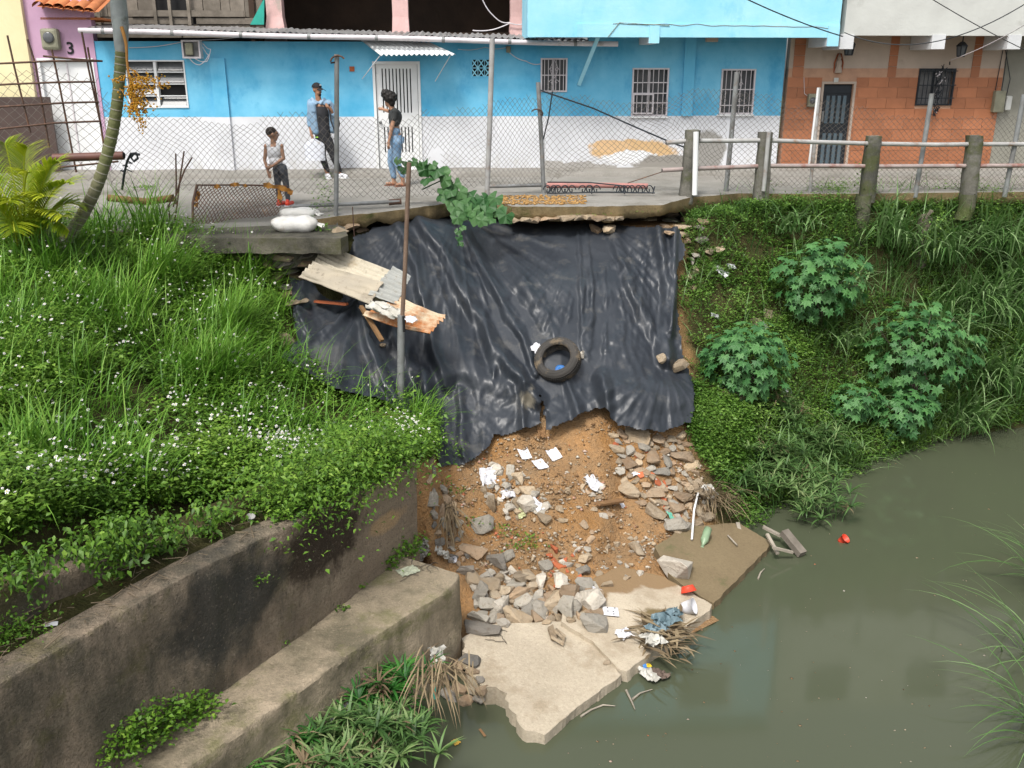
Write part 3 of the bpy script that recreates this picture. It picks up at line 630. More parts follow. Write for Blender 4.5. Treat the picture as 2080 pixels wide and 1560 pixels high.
MAINP = [(722, 488), (760, 472), (850, 448), (915, 438), (985, 440), (1050, 448), (1130, 455), (1200, 455), (1260, 458), (1330, 470), (1374, 470), (1392, 515), (1372, 560), (1376, 640), (1384, 720), (1404, 772), (1400, 862), (1345, 882), (1290, 878), (1250, 868), (1217, 832), (1180, 846), (1150, 862), (1108, 882), (1101, 830), (1096, 800), (1099, 864), (1062, 880), (1003, 888), (990, 915), (958, 940), (893, 954), (884, 900), (872, 850), (800, 830), (690, 700), (700, 560)]
def ex_main(u, v):
    d = 0
    # billow over the hollow at lower left of the tyre: swells, then drops back
    ln = np.interp(u, [850, 885, 930, 985, 1020, 1050, 1080, 1110], [800, 775, 757, 768, 778, 790, 800, 830]); x = v - ln; m = smooth(u, 850, 885) * (1 - smooth(u, 1060, 1110))
    d = d + .22 * m * np.where(x < 0, np.exp(-(x / 75) ** 2), np.exp(-(x / 30) ** 2))
    # weight of the tyre pressing in
    d = d - .06 * np.exp(-((u - 1137) / 45) ** 2 - ((v - 735) / 40) ** 2)
    # hem kicks out
    ln2 = np.interp(u, [1150, 1220, 1290, 1350, 1400], [800, 770, 790, 790, 790]); x2 = v - ln2; m2 = smooth(u, 1190, 1230)
    d = d + .16 * m2 * np.exp(-((x2 - 22) / 34) ** 2)
    return d
tarp = make_tarp('tarp', wob(MAINP), [
    (735, 478, .03, 26, 150, 1, 5, 120), (850, 446, .05, 34, 260, 2, 20, 165), (932, 436, .045, 40, 330, 3, 8, 125), (1190, 450, .05, 46, 230, 4, 30, 150), (1225, 452, .05, 40, 300, 5, 20, 110),
    (1320, 462, .05, 30, 240, 6, 40, 150), (1378, 480, .05, 26, 230, 7, 60, 175), (1345, 745, .06, 26, 120, 8, -179, 179), (1137, 735, .04, 30, 110, 9, -179, 179), (1098, 800, .05, 22, 90, 10, 10, 175), (900, 770, .035, 26, 120, 12, 10, 175)], [
    ([(848, 450), (900, 520), (950, 620), (1010, 720), (1095, 820)], .13, 17, 1.3), ([(930, 445), (985, 560), (1060, 690), (1090, 760)], .10, 13, 1.5), ([(812, 470), (850, 560), (880, 700), (905, 790)], .09, 13, 1.3),
    ([(1172, 470), (1182, 600), (1180, 720)], .07, 9, 1.4), ([(1192, 470), (1200, 600), (1196, 730)], .06, 8, .9), ([(1235, 475), (1290, 610), (1345, 735)], .08, 15, 1.3), ([(1330, 480), (1352, 600), (1350, 740)], .13, 14, 1.2),
    ([(1362, 478), (1366, 560), (1356, 680)], .10, 10, 1.4), ([(960, 455), (1060, 560), (1120, 690)], .05, 18, 1.1), ([(720, 500), (745, 560), (800, 690), (860, 800)], .07, 16, 1.2), ([(1060, 790), (1060, 880)], .09, 9, 1.2), ([(985, 640), (1000, 760)], .05, 10, 1.2),
    ([(860, 760), (880, 860), (900, 950)], .10, 14, 1.0), ([(930, 800), (945, 930)], .07, 12, 1.4), ([(1150, 770), (1170, 850)], .08, 12, 1.1), ([(1215, 770), (1235, 850)], .09, 12, 1.1)], .10, (-.2, 1), 3,
    'large wrinkled black plastic tarp over the landslide, with a tyre lying on it', extra=ex_main)
LEFTP = [(594, 572), (640, 580), (668, 612), (738, 622), (748, 660), (775, 720), (800, 770), (818, 822), (760, 816), (690, 803), (620, 760), (578, 732), (608, 700), (600, 640)]
def ex_left(u, v): return .12 * np.exp(-((v - 700) / 60) ** 2 - ((u - 720) / 60) ** 2)
tarp2 = make_tarp('tarp', wob(LEFTP, 2.5, 4), [(738, 622, .05, 30, 180, 21, 40, 175), (598, 575, .05, 26, 120, 22, 20, 120), (660, 600, .035, 24, 90, 23, 60, 175)],
    [([(735, 625), (690, 670), (610, 712)], .09, 13, 1.2), ([(738, 630), (760, 720), (805, 815)], .12, 14, 1.1), ([(735, 640), (710, 740), (700, 800)], .06, 12, 1.2), ([(625, 580), (615, 640), (640, 690)], .06, 10, 1.3)], .24, (.1, 1), 31,
    'smaller black plastic sheet hanging below the corrugated tin sheets', extra=ex_left)
# ------------------------------------------------------------------ houses
def S(u, v, o=0.): return F(u, v, o)
def rect(u0, v0, u1, v1, o=0.):
    um, vm = (u0 + u1) / 2, (v0 + v1) / 2
    return S(u0, vm, o)[0], S(u1, vm, o)[0], S(um, v1, o)[1], S(um, v0, o)[1]      # s0,s1,z0,z1
def holed(s0, s1, z0, z1, o0, o1, holes):
    """wall between offsets o0 (back) and o1 (front) with rectangular openings"""
    ss = sorted({s0, s1, *[h[0] for h in holes], *[h[1] for h in holes]}); zs = sorted({z0, z1, *[h[2] for h in holes], *[h[3] for h in holes]})
    mb = MB()
    for a, b in zip(ss, ss[1:]):
        run = None; cells = []
        for c, d in zip(zs, zs[1:]):
            m = ((a + b) / 2, (c + d) / 2); solid = not any(h[0] < m[0] < h[1] and h[2] < m[1] < h[3] for h in holes)
            if solid: cells.append([c, d]) if not (cells and cells[-1][1] == c and run) else cells[-1].__setitem__(1, d)
            run = solid
        for c, d in cells: mb.fbox(a, b, o0, o1, c, d)
    return mb
def hroot(name, label, s, cat='house'): return root(name, label, cat, W(s, 0, 0))
def fb(name, m, par, *a, bevel=0): return MB().fbox(*a).build(name, M[m] if isinstance(m, str) else m, par, bevel)
def tubeo(name, pts, r, m, par=None, n=8): return MB().tube(pts, r, n).build(name, M[m], par)
def corr(mb, c00, c10, c11, c01, n, amp, nv=4, sag=0., seed=0, thick=.006, ragged=0.):
    """corrugated sheet, ridges run from edge c00-c10 to edge c01-c11"""
    c00, c10, c11, c01 = map(Vector, (c00, c10, c11, c01)); nr = (c10 - c00).cross(c01 - c00).normalized(); nu = n * 6
    for k, off in ((0, 0), (1, -thick)):
        rows = []
        for i in range(nv + 1):
            t = i / nv; row = []
            for j in range(nu + 1):
                f = j / nu; tt = t
                if ragged and i in (0, nv): tt = t + (noise.noise(Vector((f * 9, seed, i))) * ragged)
                p = c00.lerp(c10, f).lerp(c01.lerp(c11, f), tt)
                row.append(p + nr * (math.sin(f * n * 2 * math.pi) * amp + off + sag * math.sin(t * math.pi) + noise.noise(Vector((f * 3, t * 3, seed))) * amp * 1.2))
            rows.append(row)
        mb.grid(rows, flip=bool(k))
    return mb
# --- blue house
s0, s1 = S(205, 200)[0], S(1588, 200)[0]
wl = rect(258, 122, 379, 219); dr = rect(764, 128, 853, 350); dr = (dr[0], dr[1], .06, dr[3]); vb = rect(957, 119, 998, 157)
wm = rect(1098, 118, 1152, 187); w1 = rect(1283, 138, 1357, 236); w2 = rect(1463, 140, 1532, 232)
H = hroot('blue_house', 'long low blue and white house with a tin roof, white gutter and white slatted door', (s0 + s1) / 2)
ZT = 2.5
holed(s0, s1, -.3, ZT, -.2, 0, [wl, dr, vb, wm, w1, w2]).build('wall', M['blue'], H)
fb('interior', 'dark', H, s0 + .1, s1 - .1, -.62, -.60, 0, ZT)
a = rect(432, 118, 462, 237); fb('pilaster', 'blue', H, a[0], a[1], 0, .05, .02, a[3])
a = rect(1387, 78, 1409, 237); fb('pilaster', 'blue_trim', H, a[0], a[1], 0, .06, ZPAINT, 2.7)
# wide louvred window
def frame(par, r, m, o0=-.08, o1=.015, w=.04, name='frame'):
    mb = MB(); mb.fbox(r[0], r[1], o0, o1, r[2], r[2] + w).fbox(r[0], r[1], o0, o1, r[3] - w, r[3]).fbox(r[0], r[0] + w, o0, o1, r[2] + w, r[3] - w).fbox(r[1] - w, r[1], o0, o1, r[2] + w, r[3] - w)
    return mb.build(name, M[m], par)
win = fb('window', 'curtain', H, wl[0], wl[1], -.16, -.14, wl[2], wl[3]); frame(win, wl, 'white', -.1, .02, .026)
mid = (wl[0] + wl[1]) / 2
fb('mullion', 'white', win, mid - .025, mid + .025, -.1, .015, wl[2] + .035, wl[3] - .035)
for k in range(4):
    z0 = wl[2] + (wl[3] - wl[2]) * k / 4; z1 = wl[2] + (wl[3] - wl[2]) * (k + 1) / 4
    for a, b in ((wl[0] + .04, mid - .03), (mid + .03, wl[1] - .04)):
        mb = MB().fbox(a, b, -.05, .0, z0 - .008 + (.03 if k == 0 else 0), z0 + .012 + (.03 if k == 0 else 0)); mb.build('rail', M['white'], win)
        if (k, a > mid) != (1, True):
            mb = MB().hexa([W(a + .01, -.02, z0 + .03), W(b - .01, -.02, z0 + .03), W(b - .01, -.026, z0 + .03), W(a + .01, -.026, z0 + .03), W(a + .01, -.1, z1 - .03), W(b - .01, -.1, z1 - .03), W(b - .01, -.106, z1 - .03), W(a + .01, -.106, z1 - .03)]); mb.build('pane', M['glass'], win)
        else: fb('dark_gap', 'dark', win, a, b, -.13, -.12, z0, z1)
# slatted door
D = frame(H, (dr[0] - .03, dr[1] + .03, dr[2], dr[3] + .03), 'white', -.05, .03, .05, 'door')
fb('stile', 'white', D, dr[0] + .03, dr[0] + .12, -.06, -.02, dr[2], dr[3]); fb('stile', 'white', D, dr[1] - .13, dr[1] - .03, -.06, -.02, dr[2], dr[3])
dh = dr[3] - dr[2]; x0, x1 = dr[0] + .12, dr[1] - .13
for a, b in ((0, .18), (.42, .55), (.95, 1.)): fb('rail', 'white', D, x0, x1, -.06, -.02, dr[2] + dh * a, dr[2] + dh * b)
n = 9
for k in range(n + 1):
    c = x0 + (x1 - x0) * k / n; wd_ = .022
    for a, b in ((.18, .42), (.55, .95)): fb('slat', 'white', D, max(c - wd_, x0), min(c + wd_, x1), -.055, -.025, dr[2] + dh * a, dr[2] + dh * b)
fb('door_gap', 'dark', D, dr[0] - .002, dr[0] + .028, -.03, -.02, dr[2], dr[3]); MB().lathe(W(dr[0] + .08, -.02, dr[2] + .95), [(0, 0), (.03, 0), (.03, .03), (.015, .05), (0, .05)], 10, FN).build('lock', M['galv'], D)
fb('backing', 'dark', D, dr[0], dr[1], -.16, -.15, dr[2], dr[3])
# awning over the door
c = [W(*S(738, 80), 0).copy() for _ in ()]
sa, za = S(730, 79); sb, zb = S(872, 85); A0 = W(sa, .03, za); A1 = W(sb, .03, zb - .02)
of = .62; sc, zc = S(772, 112, of); sd_, zd = S(926, 112, of)
aw = corr(MB(), A0, A1, W(sd_, of, zd), W(sc, of, zc), 15, .018, 3).build('awning', M['tin_white'], H)
tubeo('strut', [W(sc, of - .05, zc), W(*[S(736, 160)[0], .03, S(736, 160)[1]])], .008, 'white', aw, 5); tubeo('strut', [W(sd_ - .1, of - .05, zd), W(S(884, 165)[0], .03, S(884, 165)[1])], .008, 'white', aw, 5)
# vent block lattice
mb = MB(); nx, nz = 3, 2; cw = (vb[1] - vb[0]) / nx; chh = (vb[3] - vb[2]) / nz
vent = frame(H, vb, 'blue_trim', -.08, .01, .02, 'vent_block')
for i in range(nx):
    for j in range(nz):
        a, b, c, d = vb[0] + cw * i, vb[0] + cw * (i + 1), vb[2] + chh * j, vb[2] + chh * (j + 1); m = MB()
        m.bar(W(a, -.02, c), W(b, -.02, d), .02, .05, up=FN).bar(W(a, -.021, d), W(b, -.021, c), .02, .05, up=FN)
        m.fbox(a - .008, a + .008, -.05, .0, c, d).fbox(b - .008, b + .008, -.05, .0, c, d).fbox(a, b, -.051, -.001, c - .008, c + .008)
        q = MB; m.build('lattice', M['sky_blue'], vent)
# barred windows
def barred(par, r, m, nb, rails=(.33, .66), hatch=None, scroll=True, o=.03, br=.008, glass='glass', sill=True):
    w = fb('window', glass, par, r[0], r[1], -.14, -.12, r[2], r[3]); frame(w, r, m, -.03, .03, .03); md = (r[0] + r[1]) / 2
    fb('sash', 'white' if m == 'white' else m, w, md - .015, md + .015, -.12, -.09, r[2], r[3])
    for k in range(1, nb): x = r[0] + (r[1] - r[0]) * k / nb; tubeo('bar', [W(x, o, r[2] + .01), W(x, o, r[3] - .01)], br, m, w, 5)
    for f in rails: z = r[2] + (r[3] - r[2]) * f; fb('rail', m, w, r[0], r[1], o - .006, o + .012, z - .009, z + .009)
    if scroll:
        mb = MB()
        for sgn in (-1, 1):
            for zf in (.3, .66):
                c0 = W(md + sgn * .05, o + .006, r[2] + (r[3] - r[2]) * zf); pts = [c0 + FD * (sgn * .045 * (1 - t) * math.cos(t * 7)) + Vector((0, 0, .045 * (1 - t * .8) * math.sin(t * 7))) for t in np.linspace(0, .9, 14)]; mb.tube(pts, .005, 4)
            pts = [W(md + sgn * .07 * math.sin(t * math.pi), o + .006, r[2] + (r[3] - r[2]) * (.4 + .55 * t)) for t in np.linspace(0, 1, 10)]; mb.tube(pts, .005, 4)
        mb.build('scrollwork', M[m], w)
    if hatch:
        h = (r[0] + (r[1] - r[0]) * hatch[0], r[0] + (r[1] - r[0]) * hatch[1], r[2] + (r[3] - r[2]) * hatch[2], r[2] + (r[3] - r[2]) * hatch[3]); frame(w, h, m, o + .012, o + .04, .025, 'hatch')
    if sill: fb('sill', m if m == 'white' else 'white', w, r[0] - .04, r[1] + .02, -.02, .05, r[2] - .035, r[2] - .002)
    return w
barred(H, wm, 'pvc', 7, (.5,), None, True, sill=False); barred(H, w1, 'pvc', 7, (.28, .48, .7), (.03, .6, .05, .47), False); barred(H, w2, 'pvc', 7, (.2, .55), None, True)
# roof, gutter and their fixings
OG = .5
def gz(s):   # gutter axis height along the facade
    (a, za), (b, zb) = S(160, 62, OG), S(1255, 90, OG); return za + (zb - za) * (s - a) / (b - a)
gs0, gs1 = S(160, 62, OG)[0], S(1255, 90, OG)[0]
gut = MB()
rows = []
pts = [W(s, OG, gz(s) + .008 * math.sin(s * 1.3)) for s in np.linspace(gs0, gs1, 40)]
gut.tube(pts, .047, 12); gut = gut.build('gutter', M['pvc'], H)
for k in range(8): s = gs0 + (gs1 - gs0) * (k + .35) / 8; MB().tube([W(s - .03, OG, gz(s - .03)), W(s + .03, OG, gz(s + .03))], .053, 12).build('collar', M['galv'], gut)
rs1 = S(1190, 80, .4)[0]; bounds = np.linspace(gs0 + .15, rs1, 15)
for k in range(14):
    a, b = bounds[k], bounds[k + 1] + .05; e = .004 * (k % 2)
    rb = 1.2
    corr(MB(), W(a, OG - .06, gz(a) + .055 + e), W(b, OG - .06, gz(b) + .055 + e), W(b, -rb, gz(b) + .19 + e), W(a, -rb, gz(a) + .19 + e), 6, .016, 2, seed=k).build('roof_sheet', M['tin'], H)
# small fittings
a = rect(375, 82, 412, 119); mbx = MB().fbox(a[0], a[1], 0, .16, a[2], a[3]).build('meter_box', M['white'], H); frame(mbx, a, 'pvc', .16, .2, .03, 'rim'); fb('backing', 'curtain', mbx, a[0] + .03, a[1] - .03, .158, .165, a[2] + .03, a[3] - .03)
mm = (a[0] + a[1]) / 2 - .03; fb('meter', 'meter', mbx, mm - .07, mm + .07, .165, .24, a[2] + .06, a[3] - .05, bevel=.02)
a = rect(710, 135, 720, 145); fb('house_plaque', 'brick', H, a[0], a[1], 0, .02, a[2], a[3])
a = rect(1028, 94, 1037, 107); fb('socket_box', 'meter', H, a[0], a[1], 0, .06, a[2], a[3], bevel=.01)
def cable(name, pxs, o, r, m, par=None, sag=.05, n=14):
    pts = []
    for (u0, v0), (u1, v1) in zip(pxs, pxs[1:]):
        for t in np.linspace(0, 1, n)[:-1]:
            s, z = S(u0 + (u1 - u0) * t, v0 + (v1 - v0) * t, o); pts.append(W(s, o, z - sag * math.sin(t * math.pi)))
    s, z = S(*pxs[-1], o); pts.append(W(s, o, z)); return MB().tube(pts, r, 5).build(name, M[m], par)
for q, o, r in (([(262, 97), (375, 84)], .04, .008), ([(375, 82), (520, 70)], .05, .006), ([(412, 88), (428, 100), (420, 125), (395, 118)], .2, .007), ([(412, 95), (424, 112), (405, 132), (385, 119)], .19, .007), ([(1035, 107), (1068, 124), (1098, 130)], .03, .008), ([(930, 100), (985, 96), (1030, 96)], .03, .006)):
    cable('wire', q, o, r, 'pvc', H, .03)
fb('upper_strip', 'blue', H, S(1196, 80, 0)[0], s1, -.2, -.002, ZT + .001, 2.72)
# overhanging upper storey, right
OB = .95
us0 = S(1068, 60, .5)[0]; ue = S(1705, 60, OB)[0]; zlo = S(1500, 76, OB)[1]
UP = 5.5
ow = [(us0 + .9 + k * 2.7, us0 + 2.2 + k * 2.7, 3.75, 4.95) for k in range(2)]
up = holed(us0, ue, zlo, UP, OB - .18, OB, ow).build('upper_wall', M['sky_blue'], H)
for r in ow: w_ = fb('window', 'glass', H, r[0], r[1], OB - .15, OB - .13, r[2], r[3]); frame(w_, r, 'white', OB - .12, OB + .01, .05)
fb('string_course', 'sky_blue', H, us0 + .9, ue - .002, OB, OB + .018, zlo, zlo + .23)
fb('upper_side_wall', 'sky_blue', H, us0, us0 + .18, -.6, OB - .18, zlo, UP); fb('upper_side_wall', 'sky_blue', H, ue - .18, ue, -.2, OB - .18, zlo, UP)
fb('soffit', 'soffit', H, us0 + .6, ue - .19, -.0, OB - .19, zlo + .03, zlo + .12)
fb('upper_roof', 'tin', H, us0 - .2, ue, -2, OB + .2, UP + .002, UP + .06)
for (ua, va, ub, vb_) in ((1318, 70, 1339, 88), (1680, 72, 1703, 94)):
    a = rect(ua, va, ub, vb_, OB + .03); fb('cantilever_beam', 'soffit', H, a[0], a[1], .0, OB + .02, a[2], zlo + .028)
    fb('beam_end', 'sky_blue', H, a[0], a[1], OB + .022, OB + .045, a[2], zlo + .2)
a = rect(1090, 52, 1124, 72, .62); fb('broken_ledge', 'blue_trim', H, us0 + .02, a[1], .35, .62, a[2], a[3])
a = rect(1435, 72, 1459, 85, .1); fb('junction_box', 'beige', H, a[0], a[1], .0, .12, a[2], a[3], bevel=.015)
sA, zA = S(1217, 70, .7); sB, zB = S(1176, 172, .03); MB().bar(W(sA, .7, zA), W(sB, .03, zB), .07, .05, up=FN).build('brace', M['sky_blue'], H)
# crack line along the string course
pts = []
for u in np.linspace(1245, 1700, 60):
    s, z = S(u, 48 + 8 * (u - 1245) / 455 + 4 * noise.noise(Vector((u * .03, 0, 0))), OB + .02); pts.append(W(s, OB + .018, z))
MB().tube(pts, .007, 4).build('crack', M['galv'], H); cable('cable', [(1235, 75), (1258, 46), (1360, 52)], OB + .03, .006, 'meter', H, .0)
# --- unfinished house behind with salmon columns
U = root('unfinished_house', 'open upper storey with three salmon columns over dark bare clay walls', 'house', W(S(800, 40, -1.3)[0], -1.3, 2.8))
ob = -1.25
for (ua, ub, um, un) in ((541, 573, 535, 582), (797, 829, 795, 832), (1037, 1076, 1034, 1078)):
    a = rect(ua, 5, ub, 50, ob); f = rect(um, 45, un, 62, ob); mb = MB(); zb_ = f[2] - .25
    mb.fbox(a[0], a[1], ob - .3, ob, zb_, UP - .3)
    mb.hexa([W(f[0], ob + .06, zb_), W(f[1], ob + .06, zb_), W(f[1], ob - .36, zb_), W(f[0], ob - .36, zb_), W(a[0] - .001, ob + .003, f[3] + .1), W(a[1] + .001, ob + .003, f[3] + .1), W(a[1] + .001, ob - .303, f[3] + .1), W(a[0] - .001, ob - .303, f[3] + .1)])
    mb.build('column', M['pinkcol'], U)
ca, cb = S(541, 5, ob)[0], S(1076, 5, ob)[0]
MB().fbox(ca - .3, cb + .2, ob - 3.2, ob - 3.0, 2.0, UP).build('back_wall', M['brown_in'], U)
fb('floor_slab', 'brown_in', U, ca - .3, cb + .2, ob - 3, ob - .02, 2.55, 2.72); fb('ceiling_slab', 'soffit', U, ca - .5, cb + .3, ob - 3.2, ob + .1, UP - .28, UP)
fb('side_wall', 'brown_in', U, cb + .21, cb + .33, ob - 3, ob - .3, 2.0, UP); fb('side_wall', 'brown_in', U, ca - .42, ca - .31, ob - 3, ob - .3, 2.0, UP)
for q in ([(972, -20), (1000, 30), (1036, 46)], [(960, 62), (1036, 47), (1078, 40)]): cable('wire', q, ob + .08, .012, 'pvc', U, .06)
# --- wooden shack behind, upper left
K_ = root('wooden_shack', 'grey weathered plank shack rising behind the tin roof', 'shack', W(S(360, 30, -1.4)[0], -1.4, 2.8))
o_ = -1.5; ka, kb = S(150, 20, o_)[0], S(532, 20, o_)[0]
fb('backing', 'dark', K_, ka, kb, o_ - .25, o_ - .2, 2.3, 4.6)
r_ = random.Random(5); s = ka
while s < kb - .1:
    w = r_.uniform(.16, .36); zt = r_.uniform(4.0, 4.6)
    if r_.random() < .85: fb('plank', 'wood', K_, s, min(s + w - .012, kb), o_ - .18 + r_.uniform(0, .03), o_ - .15 + r_.uniform(.031, .05), 3.02, zt)
    s += w
for k, (zz, ss0, ss1) in enumerate(((2.62, 0, .55), (2.75, .1, 1), (2.88, .0, .62), (2.88, .64, 1), (2.62, .56, 1), (3.02, .3, .9))):
    fb('plank', 'wood', K_, ka + (kb - ka) * ss0, ka + (kb - ka) * ss1, o_ - .1 + .012 * k, o_ - .07 + .012 * k, zz, zz + .118)
for f in (.12, .2, .42, .5, .6): fb('batten', 'wood', K_, ka + (kb - ka) * f, ka + (kb - ka) * f + .06, o_ - .02, o_ + .02, 2.85, 3.9)
a = [W(S(508, 50, -1.1)[0], -1.1, S(508, 50, -1.1)[1]), W(S(536, 50, -1.1)[0], -1.1, S(536, 50, -1.1)[1]), W(S(537, -5, -1.1)[0], -1.1, S(537, -5, -1.1)[1])]
MB().prism(a, -FN * .02).build('teal_sheet', M['teal'], K_)
# --- pink house
p0, p1 = S(72, 200, .05)[0], S(205, 200, .05)[0]
Pk = hroot('pink_house', 'narrow mauve pink house with an orange tile eave and a white metal gate', (p0 + p1) / 2)
g_ = rect(92, 118, 208, 340, .05); g_ = (p0 + .12, p1 - .06, .03, g_[3])
holed(p0, p1 - .004, -.3, 3.3, -.2, .02, [g_]).build('wall', M['pink'], Pk); gt = fb('gate', 'white', Pk, g_[0], g_[1], -.08, -.04, g_[2], g_[3]); frame(gt, g_, 'white', -.04, .03, .05)
fb('seam', 'pvc', gt, (g_[0] + g_[1]) / 2 - .012, (g_[0] + g_[1]) / 2 + .012, -.038, -.02, g_[2], g_[3]); MB().tube([W(g_[0] + .14, -.03, 1.05), W(g_[0] + .14, .03, 1.05), W(g_[0] + .14, .03, .85), W(g_[0] + .14, -.03, .85)], .012, 6).build('handle', M['galv'], gt)
a = rect(88, 58, 124, 102, .05); mt = fb('meter_box', 'meter', Pk, a[0], a[1], .02, .2, a[2], a[3], bevel=.05); MB().lathe(W((a[0] + a[1]) / 2, .2, (a[2] + a[3]) / 2 + .03), [(.1, 0), (.1, .02), (.07, .03), (0, .03)], 14, FN).build('dial', M['glass'], mt)
fc = bpy.data.curves.new('house_number', 'FONT'); fc.body = '3'; fc.size = .30; fc.extrude = .004; fc.align_x = 'CENTER'; fc.align_y = 'CENTER'; fc.offset = .006
fo = bpy.data.objects.new('house_number', fc); C.objects.link(fo); fc.materials.append(M['black']); fo.parent = Pk
sn, zn = S(143, 99, .03); dg_ = bpy.context.evaluated_depsgraph_get(); fme = bpy.data.meshes.new_from_object(fo.evaluated_get(dg_)); bpy.data.objects.remove(fo); fo = place('house_number', fme, Pk); fo.location = W(sn, .03, zn) - wloc(Pk); fo.rotation_euler = (math.pi / 2, 0, math.atan2(FD.y, FD.x))
# clay tile eave
e0, e1 = S(68, 10, .35)[0], S(190, 20, .35)[0]; nt = 6
for k in range(nt):
    a = e0 + (e1 - e0) * k / nt; w = (e1 - e0) / nt; za = S(68, 12, .35)[1] + (S(188, 25, .35)[1] - S(68, 12, .35)[1]) * (k + .5) / nt
    rows = []
    for i in range(6):
        t = i / 5; rows.append([W(a + w * .5 + w * .62 * math.cos(q) * (1 - .1 * t), .38 - 1.3 * t, za + .45 * t + .09 * math.sin(q) - .02 * (k % 2)) for q in np.linspace(math.pi * 1.05, -.05 * math.pi, 9)])
    MB().grid(rows).build('roof_tile', M['rooftile'], Pk)
    rows = [[p + Vector((0, 0, .0)) + FD * (w * .5) - Vector((0, 0, 2 * (p.z - za - .45 * i / 5) * .55)) for p in r2] for i, r2 in enumerate(rows)]
    MB().grid(rows).build('roof_tile', M['rooftile'], Pk)
fb('roof_board', 'rooftile', Pk, e0 - .05, e1, -.9, .02, za - .12, za - .08)
# --- yellow house
y0, y1 = S(-420, 200, .1)[0], S(85, 250, .1)[0] - .04
Yl = hroot('yellow_house', 'pale yellow house wall with a low brown metal gate in front', (y0 + y1) / 2); fb('wall', 'yellow', Yl, y0, y1, -.3, .12, -.3, 5.2)
bz = S(60, 197, .25)[1]; fb('gate', 'brown_gate', Yl, y0, S(108, 250, .25)[0], .2, .25, .02, bz)
# --- orange tiled house
q0, q1 = S(1592, 250)[0], S(2022, 250)[0]; zt = S(1800, 157)[1]; ztop = S(1800, 92)[1] + .4
O_ = hroot('orange_house', 'house front clad in orange tiles below beige plaster, with a dark slatted door', (q0 + q1) / 2)
od = rect(1660, 171, 1724, 340); od = (S(1668, 250)[0] - .02, S(1722, 250)[0] + .03, .08, S(1700, 171)[1]); owi = (S(1862, 180)[0], S(1936, 180)[0], S(1890, 214)[1], S(1900, 139)[1])
holed(q0 + .003, q1, -.3, zt, -.2, .0, [od, owi]).build('tiled_wall', M['grout'], O_)
holed(q0 + .003, q1, zt + .001, ztop, -.2, -.005, [(owi[0], owi[1], zt, owi[3])]).build('plaster_wall', M['beige'], O_)
tw, th = .41, .205; tmb = MB(); R3 = Matrix((FD, FN, Vector((0, 0, 1)))).transposed()
def tile_mesh(w, h): return MB().box((0, 0, 0), (w, .014, h)).mesh('tile', M['tile'])
tfull = tile_mesh(tw - .008, th - .008); yaw = math.atan2(FD.y, FD.x)
def put_tiles(sa, sb, za, zb, holes):
    k = 0; z = za
    while z < zb - .03:
        h = min(th, zb - z); s = sa - (tw / 2 if k % 2 else 0)
        while s < sb - .02:
            a, b = max(s, sa), min(s + tw, sb); spans = [(a, b)]
            for hl in holes:
                if hl[2] < z + h - .02 and hl[3] > z + .02:
                    ns = []
                    for x, y in spans:
                        if hl[0] > x: ns.append((x, min(y, hl[0])))
                        if hl[1] < y: ns.append((max(x, hl[1]), y))
                    spans = [q for q in ns if q[1] - q[0] > .02] if any(hl[0] < y and hl[1] > x for x, y in spans) else spans
            for x, y in spans:
                if y - x < .02: continue
                me = tfull if abs(y - x - tw) < 1e-4 and abs(h - th) < 1e-4 else tile_mesh(y - x - .008, h - .008)
                place('tile', me, O_, W((x + y) / 2, .004 + random.uniform(-.0015, .0015), z + h / 2), (random.uniform(-.004, .004), 0, yaw + random.uniform(-.004, .004)))
            s += tw
        z += th; k += 1
put_tiles(q0 + .004, q1, .02, zt, [(od[0] - .05, od[1] + .05, 0, od[3] + .05), (owi[0], owi[1], owi[2], 9)])
for ua, ub in ((1612, 1634), (1806, 1823), (1976, 1993)):
    a = rect(ua, 92, ub, 150); z = zt
    while z < ztop - .05: place('tile', tile_mesh(a[1] - a[0], th - .008), O_, W((a[0] + a[1]) / 2, .003, z + th / 2), (0, 0, yaw)); z += th
D = frame(O_, (od[0] - .05, od[1] + .05, od[2] - .06, od[3] + .05), 'beige', -.1, .022, .045, 'door')
fb('leaf_frame', 'blackmetal', D, od[0], od[1], -.09, -.06, od[2] - .06, od[3])
n = 4; w_ = (od[1] - od[0] - .14) / n
for k in range(n):
    for za, zb in ((od[2] + .05, od[2] + (od[3] - od[2]) * .42), (od[2] + (od[3] - od[2]) * .54, od[3] - .22)):
        fb('slat', 'slateblue', D, od[0] + .09 + w_ * k, od[0] + .09 + w_ * (k + .58), -.06, -.035, za, zb)
fb('top_rail', 'blackmetal', D, od[0] + .02, od[1] - .02, -.06, -.04, od[3] - .17, od[3] - .03); fb('lock_plate', 'galv', D, od[0] + .03, od[0] + .07, -.06, -.03, 1.0, 1.2)
a = rect(1693, 158, 1702, 167); fb('number_plate', 'upper_grey', O_, a[0], a[1], .012, .03, a[2], a[3])
w_ = barred(O_, owi, 'blackmetal', 9, (.2, .55, .93), None, False, o=.09, br=.009, glass='curtain', sill=False)
a = rect(1638, 190, 1660, 217); mt = fb('meter_box', 'meter', O_, a[0], a[1], .012, .13, a[2], a[3], bevel=.02); MB().lathe(W((a[0] + a[1]) / 2 - .03, .13, (a[2] + a[3]) / 2), [(.06, 0), (.06, .02), (0, .025)], 12, FN).build('dial', M['glass'], mt); cable('wire', [(1640, 195), (1634, 190), (1633, 157)], .03, .006, 'pvc', O_, 0)
